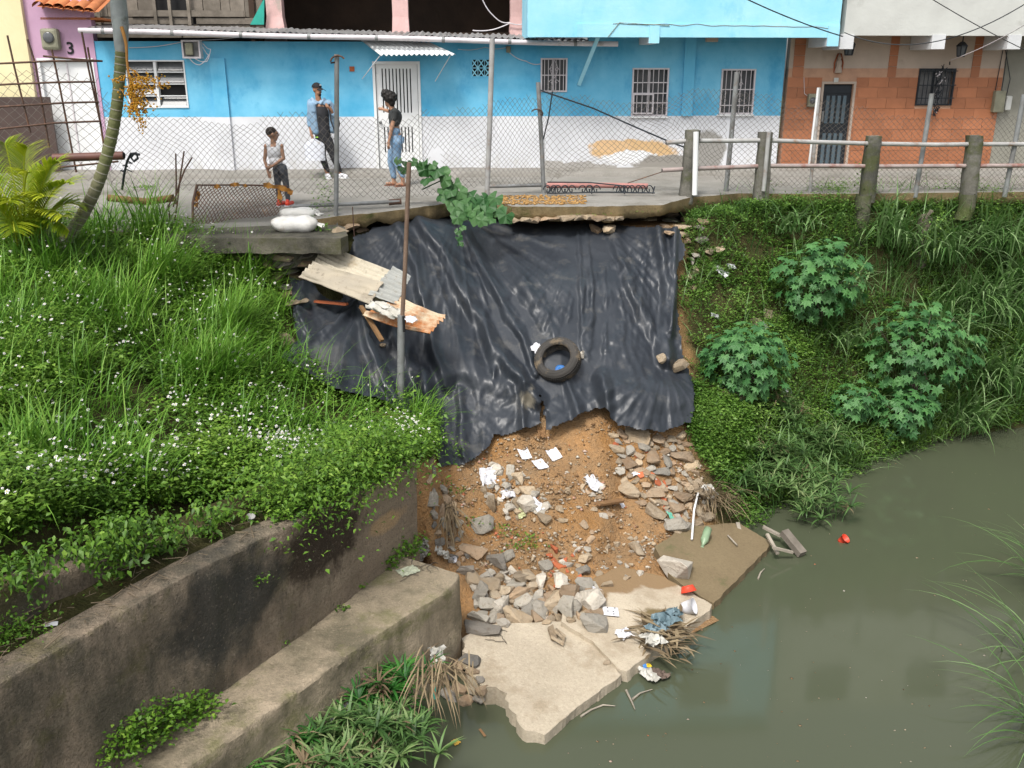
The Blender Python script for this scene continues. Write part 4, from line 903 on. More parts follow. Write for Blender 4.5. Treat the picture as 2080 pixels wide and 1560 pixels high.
# little niche figure on the plaster: plain robed relief
s_, z_ = S(1703, 131); fg = MB().lathe(W(s_, .03, z_ - .16), [(.0, 0), (.07, .0), (.075, .03), (.05, .14), (.055, .2), (.035, .25), (.02, .26)], 10).lathe(W(s_, .03, z_ + .12), [(.0, -.035), (.025, -.025), (.036, 0), (.025, .03), (0, .038)], 10)
fg.build('figurine', M['beige'], O_); MB().tube([W(s_ - .07, .012, z_ - .15), W(s_ - .085, .012, z_ + .03), W(s_ - .03, .012, z_ + .2), W(s_ + .03, .012, z_ + .2), W(s_ + .085, .012, z_ + .03), W(s_ + .07, .012, z_ - .15)], .015, 6).build('niche_rim', M['brick'], O_)
# upper storey, pale plaster
OU = .85; v0_, v1_ = S(1716, 50, OU)[0], S(2120, 50, OU)[0] + 4.6; zl = S(1760, 72, OU)[1]
ow = [(v0_ + .7 + k * 2.4, v0_ + 1.9 + k * 2.4, 3.9, 5.0) for k in range(4)]
holed(v0_, v1_, zl, 5.15, OU - .18, OU, ow).build('upper_wall', M['upper_grey'], O_)
for r in ow: w_ = fb('window', 'glass', O_, r[0], r[1], OU - .15, OU - .13, r[2], r[3]); frame(w_, r, 'white', OU - .12, OU + .01, .05)
fb('soffit', 'beige', O_, v0_ + .01, v1_, -.004, OU - .19, zl + .02, zl + .1); fb('end_wall', 'grey_plaster', O_, v0_, v0_ + .14, .0, OU - .181, zl + .11, 5.15)
for ua in (1706, 1892, 2046):
    a = S(ua + 13, 88, OU)[0]; fb('cantilever_beam', 'soffit', O_, a - .13, a + .13, .0, OU + .02, zl - .24, zl + .018)
for ua, va in ((1725, 100), (1953, 103)):
    o_ = .45; s, z = S(ua, va, o_); ln = root('lantern', 'black lantern hanging under the beams %s' % ('nearest the blue house' if ua < 1800 else 'above the barred window'), 'lantern', W(s, o_, z - .13), 'lanterns under the pale upper storey')
    MB().lathe(W(s, o_, z - .1), [(.0, 0), (.07, 0), (.095, .18), (.11, .19), (.05, .25), (.0, .26)], 6, sm=False).build('glass_body', M['glass'], ln)
    mb = MB()
    for k in range(6):
        q = k * math.pi / 3; mb.tube([W(s, o_, z - .1) + Vector((.075 * math.cos(q), .075 * math.sin(q), 0)), W(s, o_, z + .08) + Vector((.1 * math.cos(q), .1 * math.sin(q), 0))], .009, 4)
    mb.lathe(W(s, o_, z + .08), [(.12, 0), (.115, .015), (.05, .075), (.012, .09), (.012, .0 + max(.1, zl - z - .06))], 6, sm=False).lathe(W(s, o_, z - .115), [(0, 0), (.08, 0), (.08, .02), (0, .02)], 6, sm=False).build('frame', M['blackmetal'], ln)
# dried garland hanging on the window grille
r_ = random.Random(3); gl = MB()
sx, zx0 = S(1912, 128, .13); zx1 = S(1910, 236, .13)[1]
for k in range(70):
    t = r_.random(); wdt = .10 * (1 - t) + .035; c = W(sx + r_.gauss(0, wdt * .55), .14 + r_.uniform(-.02, .05), zx0 + (zx1 - zx0) * t); d = Vector((r_.gauss(0, 1), r_.gauss(0, .6), r_.gauss(0, 1))).normalized() * r_.uniform(.04, .11)
    gl.bar(c - d / 2, c + d / 2, .022, .008, m=0 if r_.random() < .8 else 1)
gl.tube([W(sx + .06, .13, zx0 - .02), W(sx, .14, (zx0 + zx1) / 2), W(sx - .02, .13, zx1)], .008, 4)
tag(gl.build('garland', [M['blackmetal'], M['pvc']]), 'dark dried garland of twigs hanging on the black window grille', 'garland')
# --- grey house at the right edge
GHz = hroot('grey_house', 'bare grey cement house front at the right end of the row', q1 + 2, 'house'); fb('wall', 'grey_plaster', GHz, q1 + .004, q1 + 5, -.25, -.03, -.3, 2.8)
s_, z_ = S(2024, 205); fb('meter_box', 'meter', GHz, s_ - .1, s_ + .12, -.03, .12, z_ - .22, z_ + .2, bevel=.02); fb('meter', 'upper_grey', GHz, s_ + .16, s_ + .28, -.03, .09, z_ - .18, z_ + .1, bevel=.02)
for k, q in enumerate(([(2038, 98), (2030, 140), (2022, 183)], [(2046, 100), (2040, 150), (2034, 188)], [(2042, 98), (2052, 160), (2040, 214)])): cable('wire', q, .02, .008, 'blackmetal', GHz, .0)
# street cables
def span(label, a, b, sag, r=.011, m='blackmetal', n=24):
    a, b = Vector(a), Vector(b); mb = MB().tube([a.lerp(b, t) - Vector((0, 0, sag * 4 * t * (1 - t))) for t in np.linspace(0, 1, n)], r, 5); tag(mb.build('overhead_cable', M[m]), label, 'cable', 'overhead cables in front of the upper storeys')
span('dark cable sagging from the top edge down to the corner of the blue upper storey', P(1470, -25, 16.5), P(1712, 74, 17.9), .05)
span('thin cable falling steeply across the pale upper storey', P(1880, -10, 16.5), P(2090, 105, 18.5), .03, .008)
span('long slack cable looping up to the right across the pale upper storey', P(1715, 66, 18.3), P(2095, 0, 16.5), .42, .009)
span('pale wire running down to the garlanded window', P(2095, 42, 17), P(1932, 122, 19.2), .05, .008, 'pvc')
# ------------------------------------------------------------------ surface picking: where a sight line meets what is built so far
def bvh_of(objs):
    V = []; Fc = []
    for o in objs:
        n = len(V); mw = Matrix.LocRotScale(o.location, o.rotation_euler, o.scale); V += [mw @ x.co for x in o.data.vertices]; Fc += [tuple(i + n for i in p.vertices) for p in o.data.polygons]
    return BVHTree.FromPolygons(V, Fc)
LAND = [ter, st, wallo, foot, back, led, tarp, tarp2, wo] + [o for o in C.objects if o.get('category') in ('concrete slab', 'concrete ledge')]
BV = bvh_of(LAND)
def hit(u, v, default=None):
    d = ray(u, v).normalized(); h = BV.ray_cast(Vector((0, 0, CZ)), d)
    return (h[0], h[1] if h[1].dot(d) < 0 else -h[1]) if h[0] is not None else (G(u, v, 0), Vector((0, 0, 1)))
def drop(x, y, z=3.):
    h = BV.ray_cast(Vector((x, y, z)), Vector((0, 0, -1))); return h[0] if h[0] is not None else Vector((x, y, 0))
# ------------------------------------------------------------------ posts and chain link fence
def at_v(base, u, v):     # a point at the same forward depth as base, seen at pixel u, v
    return P(u, v, base.y)
POSTS = {}
def post(name, ub, vb, ut, vt, r, m, label, Y=None, z=0, hook=True):
    b = P(ub, vb, Y) if Y else G(ub, vb, z); t = at_v(b, ut, vt); b = b - Vector((0, 0, .1)); o = MB().tube([b, b.lerp(t, .5) + Vector((.006, 0, 0)), t], r, 8).build(name, M[m]); tag(o, label, 'post', 'thin pipe posts of the chain link fence'); POSTS[ub] = (b, t)
    return o
post('fence_post', 681, 475, 684, 110, .034, 'galv', 'rusty grey pipe post beside the man with the cap', Y=13.35)
post('fence_post', 988, 408, 1000, 78, .04, 'galv_light', 'tall pale pipe post standing before the lattice vent', z=0)
post('fence_post', 1105, 392, 1093, 167, .036, 'galv', 'leaning pipe post with a stretched wire at its top, before the small barred window', z=0)
post('fence_post', 1474, 388, 1497, 146, .042, 'galv', 'grey pipe post crossing the right barred window of the blue house', z=0)
post('fence_post', 1645, 390, 1664, 178, .03, 'galv_light', 'pale narrow pipe post left of the dark slatted door', z=0)
post('fence_post', 1860, 389, 1893, 190, .042, 'galv', 'grey pipe post in front of the garlanded window', z=0)
post('fence_post', 2042, 388, 2080, 192, .042, 'galv', 'grey pipe post in front of the bare cement house', z=0)
def hook(p, s=1):
    pts = [p + Vector((s * .10 * math.cos(a) - s * .02, -.05, .08 * math.sin(a))) for a in np.linspace(-.2, 2.6, 9)]; MB
    return MB().tube([p] + pts, .012, 5)
tag(hook(POSTS[681][1] - Vector((0, 0, .1)), -1).build('bent_wire', M['rust']), 'rusty wire hook curling off the post top beside the man', 'wire hook')
tag(hook(POSTS[1105][1] - Vector((0, 0, .5)), 1).build('bent_wire', M['rust']), 'rusty wire hook halfway up the leaning post', 'wire hook')
FR = random.Random(9)
def chain(name, path, top, bot, label, c=.05, h=.046, warp=.05, holes=None, seed=1):
    """path: world xy points; top/bot: z as function of arc 0..1. zigzag wires of a woven mesh"""
    path = [Vector((p.x, p.y, 0)) for p in path]; L = [0]
    for a, b in zip(path, path[1:]): L.append(L[-1] + (b - a).length)
    px = np.array([p.x for p in path]); py = np.array([p.y for p in path]); n = int(L[-1] / c); zmin = min(bot(t) for t in np.linspace(0, 1, 30)); zmax = max(top(t) for t in np.linspace(0, 1, 60)); m = int((zmax - zmin) / h) + 1
    I, J = np.meshgrid(np.arange(n), np.arange(m), indexing='ij')
    def node(i, j):
        d = i * c; z = zmin + j * h; t = d / L[-1]
        w = np.stack([d * .9, z * 1.3, 0 * d + seed], -1); w2 = w * 3.1 + 7
        dd = d + (fbm(w, 3) - .5) * warp * 4 + (fbm(w2, 2) - .5) * warp; zz = z + (fbm(w + 40, 3) - .5) * warp * 5 + (fbm(w2 + 9, 2) - .5) * warp
        return np.stack([np.interp(dd, L, px), np.interp(dd, L, py) + (fbm(w + 80, 2) - .5) * .16, zz], -1), t, z
    a, ta, za = node(I + ((I + J) & 1), J); b, tb, zb = node(I + ((I + J + 1) & 1), J + 1)
    T = np.vectorize(top)(ta); Bt = np.vectorize(bot)(ta); fray = (fbm(np.stack([ta * L[-1] * 3, 0 * ta, 0 * ta + seed], -1), 3) - .5) * .24
    ok = (a[..., 2] < T + fray) & (a[..., 2] > Bt)
    if holes is not None: ok &= ~holes(ta, a[..., 2])
    V, Fq = segs_np(a[ok], b[ok], .0031); org = Vector((V[:, 0].mean(), V[:, 1].mean(), V[:, 2].min()))
    o = place(name, mesh_np(name, V - np.array(org), Fq, M['wire']), None, org); return tag(o, label, 'chain link fence')
def zat(u, v, Y): return P(u, v, Y).z
pA = [P(230, 400, 13.9), P(430, 420, 13.7), P(560, 440, 13.5), P(681, 440, 13.35), P(830, 420, 14.2), P(988, 405, 15.0), P(1105, 390, 15.85)]
def tf(pts, ys):
    pts = sorted(pts); return lambda t: float(np.interp(t, [p[0] for p in pts], [p[1] for p in pts]))
def pathfun(path, uv):    # heights from picture samples (u, v) along a path
    xs = [p for p in path]; L = [0]
    for a, b in zip(xs, xs[1:]): L.append(L[-1] + (Vector((b.x, b.y)) - Vector((a.x, a.y))).length)
    uu = [to_px(p)[0] for p in xs]; out = []
    for u, v in uv:
        t = np.interp(u, uu, [l / L[-1] for l in L]); Y = np.interp(u, uu, [p.y for p in xs]); out.append((t, P(u, v, Y).z))
    return lambda t: float(np.interp(t, [o[0] for o in out], [o[1] for o in out]))
chain('chain_link_fence', pA, pathfun(pA, [(230, 215), (300, 228), (390, 236), (470, 246), (560, 242), (640, 235), (681, 238), (760, 244), (850, 241), (920, 228), (990, 207), (1060, 203), (1105, 196)]), pathfun(pA, [(230, 400), (430, 385), (560, 380), (681, 405), (830, 405), (988, 380), (1105, 378)]), 'torn sagging chain link fence in front of the three people', warp=.05, seed=2,
      holes=lambda t, z: (np.abs(t - .71) < .018) & (z < .8) & (z > .2))
pB = [P(1105, 392, 15.85), P(1250, 392, 15.9), P(1408, 393, 16.0), P(1474, 388, 16.1)]
chain('chain_link_fence', pB, pathfun(pB, [(1105, 180), (1150, 196), (1210, 203), (1280, 208), (1340, 205), (1390, 190), (1474, 186)]), pathfun(pB, [(1105, 372), (1200, 345), (1320, 330), (1400, 340), (1474, 378)]), 'crumpled chain link fence hanging between the leaning post and the first railing post', warp=.075, seed=5)
pC = [P(1474, 388, 16.1), P(1645, 390, 16.15), P(1860, 389, 16.3), P(2042, 388, 16.4), P(2300, 386, 16.6)]
chain('chain_link_fence', pC, pathfun(pC, [(1474, 188), (1560, 206), (1590, 214), (1645, 210), (1720, 222), (1800, 236), (1860, 240), (2042, 235), (2300, 230)]), pathfun(pC, [(1474, 384), (2300, 384)]), 'chain link fence behind the pipe railing on the right', warp=.03, seed=8)
pD = [P(-60, 330, 13.4), P(90, 330, 13.4), P(235, 340, 13.6)]
chain('chain_link_fence', pD, pathfun(pD, [(-60, 130), (40, 150), (110, 133), (200, 160), (235, 200)]), pathfun(pD, [(-60, 330), (235, 380)]), 'wide diamond wire fence behind the rebar grid, before the white gate', c=.075, h=.07, warp=.05, seed=11)
def wire(label, pts, r=.012, m='rust', name='wire', cat='wire', group=None):
    return tag(MB().tube(pts, r, 5).build(name, M[m]), label, cat, group)
t0 = POSTS[1105][1]
wire('dark stay wire slanting from the leaning post to the first railing post', [at_v(t0, 1093, 182), P(1205, 220, 15.85), P(1290, 258, 15.85), P(1360, 288, 15.9), P(1392, 300, 15.9)], .014, 'blackmetal', 'stay_wire')
wire('short stay wire dropping from the small barred window to the leaning post', [P(1122, 186, 15.86), P(1114, 240, 15.86), P(1102, 288, 15.86)], .012, 'blackmetal', 'stay_wire')
wire('loose wire rising to the lower rail end', [P(1275, 372, 15.7), P(1345, 349, 15.75)], .008)
# ------------------------------------------------------------------ concrete railing on the right
RL = [('first, cracked concrete railing post with a white pipe strapped to it', 1393, 395, 1408, 264), ('second concrete railing post, before the corner of the blue house', 1546, 388, 1555, 268), ('thick leaning concrete railing post right of the dark slatted door', 1762, 392, 1775, 276), ('rightmost concrete railing post, rust stained', 1968, 390, 1980, 275)]
RB = []
for i, (lb, ub, vb, ut, vt) in enumerate(RL):
    Yp = 15.55 + .16 * i; b = P(ub, vb, Yp); t = P(ut, vt, Yp); w = .115; mb = MB(); rows = []
    for k in range(9):
        f = k / 8; c = b.lerp(t, f); c.z -= .15 * (1 - f); ring = []
        for q in range(12):
            a = 2 * math.pi * q / 12 + math.pi / 12; r = w / max(abs(math.cos(a)), abs(math.sin(a))); r = min(r, w * 1.3) * (1 - .06 * f); pnt = c + Vector((math.cos(a) * r, math.sin(a) * r, 0)); pnt += Vector((1, 0, .3)) * (noise.noise(pnt * 9) * .022); ring.append(pnt)
        rows.append(ring + [ring[0]])
    mb.grid(rows); mb.add(rows[-1][:-1], [tuple(range(12))]); o = mb.build('railing_post', M['post']); tag(o, lb, 'railing post', 'concrete posts of the lane railing'); RB.append((b, t))
def railpts(uv, dy=-.0):
    out = []
    for u, v in uv: Y = 15.55 + .16 * (u - 1408) / 190; out.append(P(u, v, Y + dy))
    return out
for lb, uv, m in (('upper white and rusty pipe rail through the concrete posts', [(1353, 290), (1400, 286), (1480, 286), (1555, 285), (1640, 288), (1775, 292), (1900, 294), (1980, 293), (2150, 293)], 'galv_light'), ('lower thin reddish pipe rail through the concrete posts', [(1345, 346), (1400, 343), (1480, 340), (1555, 337), (1680, 337), (1780, 338), (1980, 337), (2150, 336)], 'rail2')):
    pts = railpts(uv); o = MB().tube(pts, .036, 10).tube([pts[0] - (pts[1] - pts[0]).normalized() * .005, pts[0] + (pts[1] - pts[0]) * .02], .028, 10, 1).build('pipe_rail', [M[m], M['dark']]); tag(o, lb, 'pipe rail')
tag(MB().tube([P(1411, 396, 15.4), P(1414, 268, 15.4)], .045, 8).build('white_pipe', M['white']), 'white pipe tied upright to the first railing post', 'pipe')
tag(MB().tube([P(1551, 388, 15.55), P(1562, 268, 15.55)], .035, 8).build('white_pipe', M['galv_light']), 'pale pipe tied upright to the second railing post', 'pipe')
tag(MB().tube([P(1643, 338, 16), P(1662, 178, 16.0)], .02, 6).build('white_pipe', M['white']), 'thin white pipe standing against the left side of the dark door', 'pipe')
# retaining columns running down the bank below the posts
for lb, u0, v0, u1, v1, Y in (('mossy concrete buttress going down the bank below the third railing post', 1756, 396, 1742, 500, 15.75), ('pale concrete buttress going down the bank below the rightmost railing post', 1966, 394, 1955, 445, 15.9)):
    a, b = P(u0, v0, Y), P(u1, v1, Y - .05); rows = []
    for k in range(8):
        c = a.lerp(b, k / 7); rows.append([c + Vector((math.cos(q) * .13 + noise.noise(c * 5) * .03, math.sin(q) * .17, 0)) for q in np.linspace(0, 2 * math.pi, 9)])
    tag(MB().grid(rows).build('buttress', concrete('mossy_buttress', (.13, .125, .09), (.08, .085, .05), (.06, .08, .02), .48, (.04, .04, .03), .5, .7)), lb, 'buttress')
# ------------------------------------------------------------------ left: rebar grid, pipes, scrap
Rg = root('rebar_grid', 'rusty rebar grid standing in front of the white gate', 'rebar grid', P(100, 350, 12.9))
for u0, v0, u1, v1, u2, v2 in ((15, 72, 30, 140, 62, 270), (56, 80, 72, 130, 100, 300), (105, 100, 122, 180, 155, 350), (166, 65, 180, 140, 205, 255), (178, 96, 195, 190, 218, 345)):
    MB().tube([P(u0, v0, 12.9), P(u1, v1, 12.9), P(u2, v2, 12.9)], .014, 6).build('upright_bar', M['rust'], Rg)
for a in ([(-60, 134), (0, 129), (105, 124), (208, 124)], [(-60, 176), (20, 171), (120, 167), (192, 166)], [(-60, 222), (0, 217), (130, 209), (200, 207)], [(-60, 265), (0, 262), (110, 250), (205, 246)], [(88, 114), (150, 120), (205, 124)], [(120, 340), (170, 335), (240, 328)]):
    MB().tube([P(u, v, 12.88) for u, v in a], .013, 6).build('cross_bar', M['rust'], Rg)
pp = MB().tube([P(108, 321, 12.6), P(251, 316, 12.7)], .055, 12).tube([P(250.5, 316, 12.7), P(252.5, 316, 12.7)], .042, 12, 1).build('brown_pipe', [mat('brown_painted_pipe', (.16, .07, .055), (.12, .055, .045), 5, .5, .1), M['dark']]); tag(pp, 'thick brown pipe lying level behind the palm trunk', 'pipe')
tag(MB().tube([P(220, 402, 13.3), P(300, 410, 13.25), P(352, 402, 13.2)], .05, 10).build('rusty_pipe', M['wood_brown']), 'pale rusty pipe on the lane left of the bent rebars', 'pipe')
tag(MB().tube([P(594, 419, 13.75), P(700, 415, 13.9), P(812, 409, 14.1)], .028, 8).tube([P(790, 411, 14.08), P(815, 409, 14.12)], .045, 8, 1).build('grey_pipe', [M['galv'], M['rust']]), 'long grey pipe lying along the broken lane edge', 'pipe')
tag(MB().tube([P(985, 379, 15.85), P(1100, 376, 16), P(1110, 376, 16)], .03, 8).build('grey_pipe', M['galv']), 'short grey pipe on the lane between the two slim posts', 'pipe')
tag(MB().tube([P(1110, 377, 15.9), P(1200, 376, 15.9), P(1316, 378, 15.85)], .045, 10).build('pink_pipe', M['pinkpipe']), 'faded pink pipe lying on the lane beside the scrolled ironwork', 'pipe')
mb = MB(); mb.tube([P(1112, 370, 15.7), P(1200, 371, 15.7), P(1262, 377, 15.7)], .011, 5); mb.tube([P(1115, 393, 15.5), P(1230, 390, 15.5), P(1330, 392, 15.5)], .011, 5); mb.tube([P(1112, 394, 15.5), P(1124, 380, 15.6)], .012, 5).tube([P(1326, 393, 15.5), P(1330, 379, 15.6)], .012, 5)
for u in (1118, 1140, 1155, 1190, 1205, 1260, 1268, 1290, 1312):
    for sg in (-1, 1):
        c = P(u + sg * 6, 385, 15.55); mb.tube([c + Vector((sg * .07 * (1 - t) * math.cos(7 * t), 0, .08 * (1 - .7 * t) * math.sin(7 * t))) for t in np.linspace(0, .95, 14)], .009, 4)
for u in (1128, 1202, 1268): mb.tube([P(u, 377, 15.6), P(u, 394, 15.5)], .01, 4)
tag(mb.build('iron_scrollwork', M['blackmetal']), 'low rusty scrolled iron grille lying on the lane edge', 'iron grille')
# bent rebars and hook
mb = MB()
for q in ([(357, 415), (358, 370), (357, 312)], [(360, 415), (366, 360), (374, 307)], [(352, 420), (362, 380), (375, 345), (390, 320)], [(345, 445), (342, 420), (352, 395)], [(355, 447), (360, 415), (350, 400)]): mb.tube([P(u, v, 13.0) for u, v in q], .011, 5)
tag(mb.build('bent_rebars', M['rust']), 'bunch of thin rusty rebars sticking up left of the rusty mesh', 'rebar bunch')
mb = MB(); mb.tube([P(248, 385, 12.9), P(252, 355, 12.9), P(258, 328, 12.9), P(266, 312, 12.9), P(277, 311, 12.9), P(280, 322, 12.9), P(272, 328, 12.9), P(266, 320, 12.9), P(272, 312, 12.9), P(284, 314, 12.9)], .017, 6)
for k in range(9): p = P(252 + k * 1.2, 355 - k * 4, 12.9); mb.tube([p, p + Vector((FR.uniform(-.07, .1), 0, FR.uniform(-.05, .05)))], .008, 4)
tag(mb.build('curled_rebar', M['blackmetal']), 'dark curled rebar hook with wire wound on it beside the palm trunk', 'rebar hook')
# rusty mesh panel with orange rags
ms = root('mesh_panel', 'rusty woven wire panel draped with orange rags by the sandbags', 'mesh panel', P(480, 455, 13.35))
A_, B_, C_, D_ = P(392, 457, 13.2), P(562, 437, 13.4), P(585, 378, 14.0), P(400, 376, 13.8)
def bil(s, t): return A_.lerp(B_, s).lerp(D_.lerp(C_, s), t)
ns, ntt = 46, 15; I, J = np.meshgrid(np.arange(ns), np.arange(ntt), indexing='ij')
def nd(i, j):
    s = i / ns; t = j / ntt; z = np.stack([s * 5, t * 3, s * 0 + 3], -1); s2 = s + (fbm(z, 3) - .5) * .05; t2 = t + (fbm(z + 9, 3) - .5) * .10
    a = np.array(A_); b = np.array(B_); c = np.array(C_); d = np.array(D_); s2 = s2[..., None]; t2 = t2[..., None]
    return (a * (1 - s2) + b * s2) * (1 - t2) + (d * (1 - s2) + c * s2) * t2
a = nd(I + ((I + J) & 1), J); b = nd(I + ((I + J + 1) & 1), J + 1); V, Fq = segs_np(a.reshape(-1, 3), b.reshape(-1, 3), .0065)
place('wire_mesh', mesh_np('wire_mesh', V - np.array(wloc(ms)), Fq, M['rust']), ms)
MB().tube([A_, bil(0, .5) + Vector((-.03, 0, .02)), D_], .02, 6).tube([D_, bil(.5, 1.02), C_], .012, 6).build('rim_bar', M['rust'], ms)
rag = mat('orange_rag', (.5, .24, .05), (.38, .17, .04), 8, .9, .3)
for u0, v0, u1, v1, w in ((402, 388, 398, 410, 8), (395, 413, 402, 420, 6), (435, 380, 448, 378, 6), (468, 376, 486, 374, 6), (494, 376, 502, 378, 5), (535, 375, 560, 380, 7), (560, 378, 590, 388, 7), (586, 382, 592, 396, 6), (566, 385, 570, 412, 5)):
    p, q = P(u0, v0, 13.72), P(u1, v1, 13.72); r = []
    for t in np.linspace(0, 1, 6):
        c = p.lerp(q, t); k = w / 140 * (.5 + .9 * abs(noise.noise(Vector((u0, t * 4, 1))))); d = (q - p).normalized(); nx = Vector((-d.z, 0, d.x)); r.append([c - nx * k + Vector((0, .02 * math.sin(9 * t), 0)), c, c + nx * k + Vector((0, -.03 * math.cos(7 * t), 0))])
    MB().grid(r).build('rag', rag, ms)
# pole with tin on it, standing in the tarp
b, n_ = hit(812, 805); t = P(831, 330, b.y); mid = P(815, 640, b.y)
pl = root('leaning_pole', 'rusty pole rising from the tarp through the tin sheets up to the vine', 'pole', b)
MB().tube([mid - Vector((0, 0, .15)), P(822, 560, b.y), t], .027, 8).build('upper_rod', mat('rust_brown_rod', (.19, .13, .095), (.13, .085, .06), 6, .75, .2), pl); MB().tube([b - Vector((0, 0, .2)), mid], .046, 10).build('lower_sleeve', M['galv'], pl); MB().tube([mid + Vector((.035, -.05, 0)), mid + Vector((.035, -.05, -.2))], .016, 6).build('slot', M['dark'], pl)
# tin sheets
PY = b.y
def q4(*a): return [P(u, v, Y) for u, v, Y in a]
a = q4((610, 558, 12.0), (668, 498, 12.6), (832, 562, 12.1), (770, 625, 11.6)); mb = corr(MB(), a[0], a[1], a[2], a[3], 9, .017, 8, .03, 3, ragged=.015)
o = mb.build('tin_sheet', M['tin_cream']); tag(o, 'cream corrugated tin sheet, uppermost against the ledge, cracked across', 'tin sheet')
a = q4((748, 603, 11.62), (800, 545, 12.1), (836, 566, 12.05), (806, 622, 11.6)); o = corr(MB(), *[p + Vector((0, -.05, .04)) for p in a], 7, .017, 5, .0, 6).build('tin_sheet', M['tin_grey']); tag(o, 'grey corrugated tin sheet behind the pole', 'tin sheet')
def sheet(name, label, pts, m, n=10, amp=.03, cat='sheet', th=.008, seed=0):
    a, b_, c, d = pts; mb = MB()
    for k in (0, 1):
        rows = [[a.lerp(b_, i / n).lerp(d.lerp(c, i / n), j / n) + Vector((noise.noise(Vector((i * .5, j * .5, seed))) * .04, noise.noise(Vector((i * .35, j * .35, seed + 3))) * amp * 2, noise.noise(Vector((i * .4, j * .4, seed + 5))) * amp * 1.5 - k * th)) for i in range(n + 1)] for j in range(n + 1)]
        mb.grid(rows, flip=bool(k))
    return tag(mb.build(name, M[m]), label, cat)
sheet('flat_sheet', 'flat weathered brown board sheet lying over the corrugated tin', q4((606, 562, 11.9), (642, 536, 12.0), (778, 572, 11.75), (752, 616, 11.45)), 'tin_flat', amp=.025)
a = q4((735, 640, 11.35), (812, 602, 11.7), (908, 641, 11.3), (872, 678, 10.95)); o = corr(MB(), a[0], a[1], a[2], a[3], 6, .016, 6, .04, 9, ragged=.035).build('tin_sheet', M['tin_rust']); tag(o, 'rust streaked corrugated tin sheet, lowest, below the pole joint', 'tin sheet')
sheet('plastic_sheet', 'crumpled beige plastic sheet lying between the tin sheets', q4((742, 618, 11.3), (768, 612, 11.4), (826, 630, 11.2), (800, 648, 11.05)), 'cloth', amp=.04, seed=4)
sheet('paper', 'white paper stuck on the rusty lowest tin sheet', q4((822, 640, 11.0), (845, 642, 11.0), (848, 652, 10.95), (826, 655, 10.92)), 'paper', 6, .02, 'paper', .003, 7)
MB_ = MB().bar(P(733, 622, 11.55), P(776, 692, 11.2), .05, .04).build('wood_stick', M['wood_brown']); tag(MB_, 'brown wooden stick propping the tin sheets above the tarp', 'stick')
tag(MB().bar(P(640, 612, 12.1), P(705, 618, 11.8), .05, .03).build('wood_stick', M['brick']), 'reddish stick under the left end of the tin sheets', 'stick')
# ------------------------------------------------------------------ plants
tri_c = (TPd[:-1, :-1] + TPd[1:, 1:]) / 2
area = np.linalg.norm(np.cross(TPd[1:, 1:] - TPd[:-1, :-1], TPd[:-1, 1:] - TPd[1:, :-1]), axis=-1) / 2
cu = (TU[:-1, :-1] + TU[1:, 1:]) / 2; cv = (TV[:-1, :-1] + TV[1:, 1:]) / 2
def sample(n, poly, weight=None):
    m = inpoly(cu, cv, poly); w = area * m
    if weight is not None: w = w * weight(cu, cv, tri_c)
    w = w.ravel() / w.sum(); k = RNG.choice(w.size, n, p=w); i, j = np.unravel_index(k, cu.shape)
    a, b = RNG.random((2, n, 1)); q = (TPd[i, j] * (1 - a) + TPd[i + 1, j] * a) * (1 - b) + (TPd[i, j + 1] * (1 - a) + TPd[i + 1, j + 1] * a) * b
    return q, cu[i, j], cv[i, j]
def unit(a): return a / (np.linalg.norm(a, axis=-1, keepdims=True) + 1e-9)
def leaves_np(pos, d, L, Wd, rnd, fold=.25, droop=.25):
    """folded pointed leaves, 4 triangles each"""
    n = len(pos); d = unit(d); side = unit(np.cross(d, np.array([0, 0, 1.]) + RNG.normal(0, .35, (n, 3)))); up = np.cross(side, d); L = np.asarray(L)[:, None]; Wd = np.asarray(Wd)[:, None]
    mid = pos + d * L * .45; tip = pos + d * L - np.array([0, 0, 1.]) * L * droop
    V = np.stack([pos, mid + side * Wd + up * Wd * fold, tip, mid - side * Wd + up * Wd * fold, mid], 1)
    b = (np.arange(n) * 5)[:, None]; Fq = np.concatenate([b + [[0, 4, 1]], b + [[4, 2, 1]], b + [[0, 3, 4]], b + [[4, 3, 2]]])
    return V.reshape(-1, 3), Fq, np.repeat(np.clip(rnd, 0, 1), 5)
def blades_np(base, az, lean, L, Wd, curl, rnd, seg=5, wprof=None):
    n = len(base); t = np.linspace(0, 1, seg + 1); p = np.zeros((n, seg + 1, 3)); p[:, 0] = base; ang = lean.copy()
    h = np.stack([np.cos(az), np.sin(az), 0 * az], -1); side = np.stack([-np.sin(az), np.cos(az), 0 * az], -1)
    for k in range(seg):
        d = h * np.sin(ang)[:, None] + np.array([0, 0, 1.]) * np.cos(ang)[:, None]; p[:, k + 1] = p[:, k] + d * (L / seg)[:, None]; ang = np.minimum(ang + curl / seg, 2.75)
    prof = (np.sin(np.clip(t * .86 + .14, 0, 1) * np.pi) ** .7 * (1 - t ** 4)) if wprof is None else wprof(t)
    w = Wd[:, None, None] * prof[None, :, None]; V = np.stack([p - side[:, None] * w, p + side[:, None] * w], 2)
    b = (np.arange(n) * 2 * (seg + 1))[:, None]; Fq = np.concatenate([b + [[2 * k, 2 * k + 1, 2 * k + 3, 2 * k + 2]] for k in range(seg)])
    r = np.clip(rnd[:, None] + (t - .4)[None] * .25, 0, 1); return V.reshape(-1, 3), Fq, np.repeat(r.reshape(n, -1), 2, axis=1).ravel()
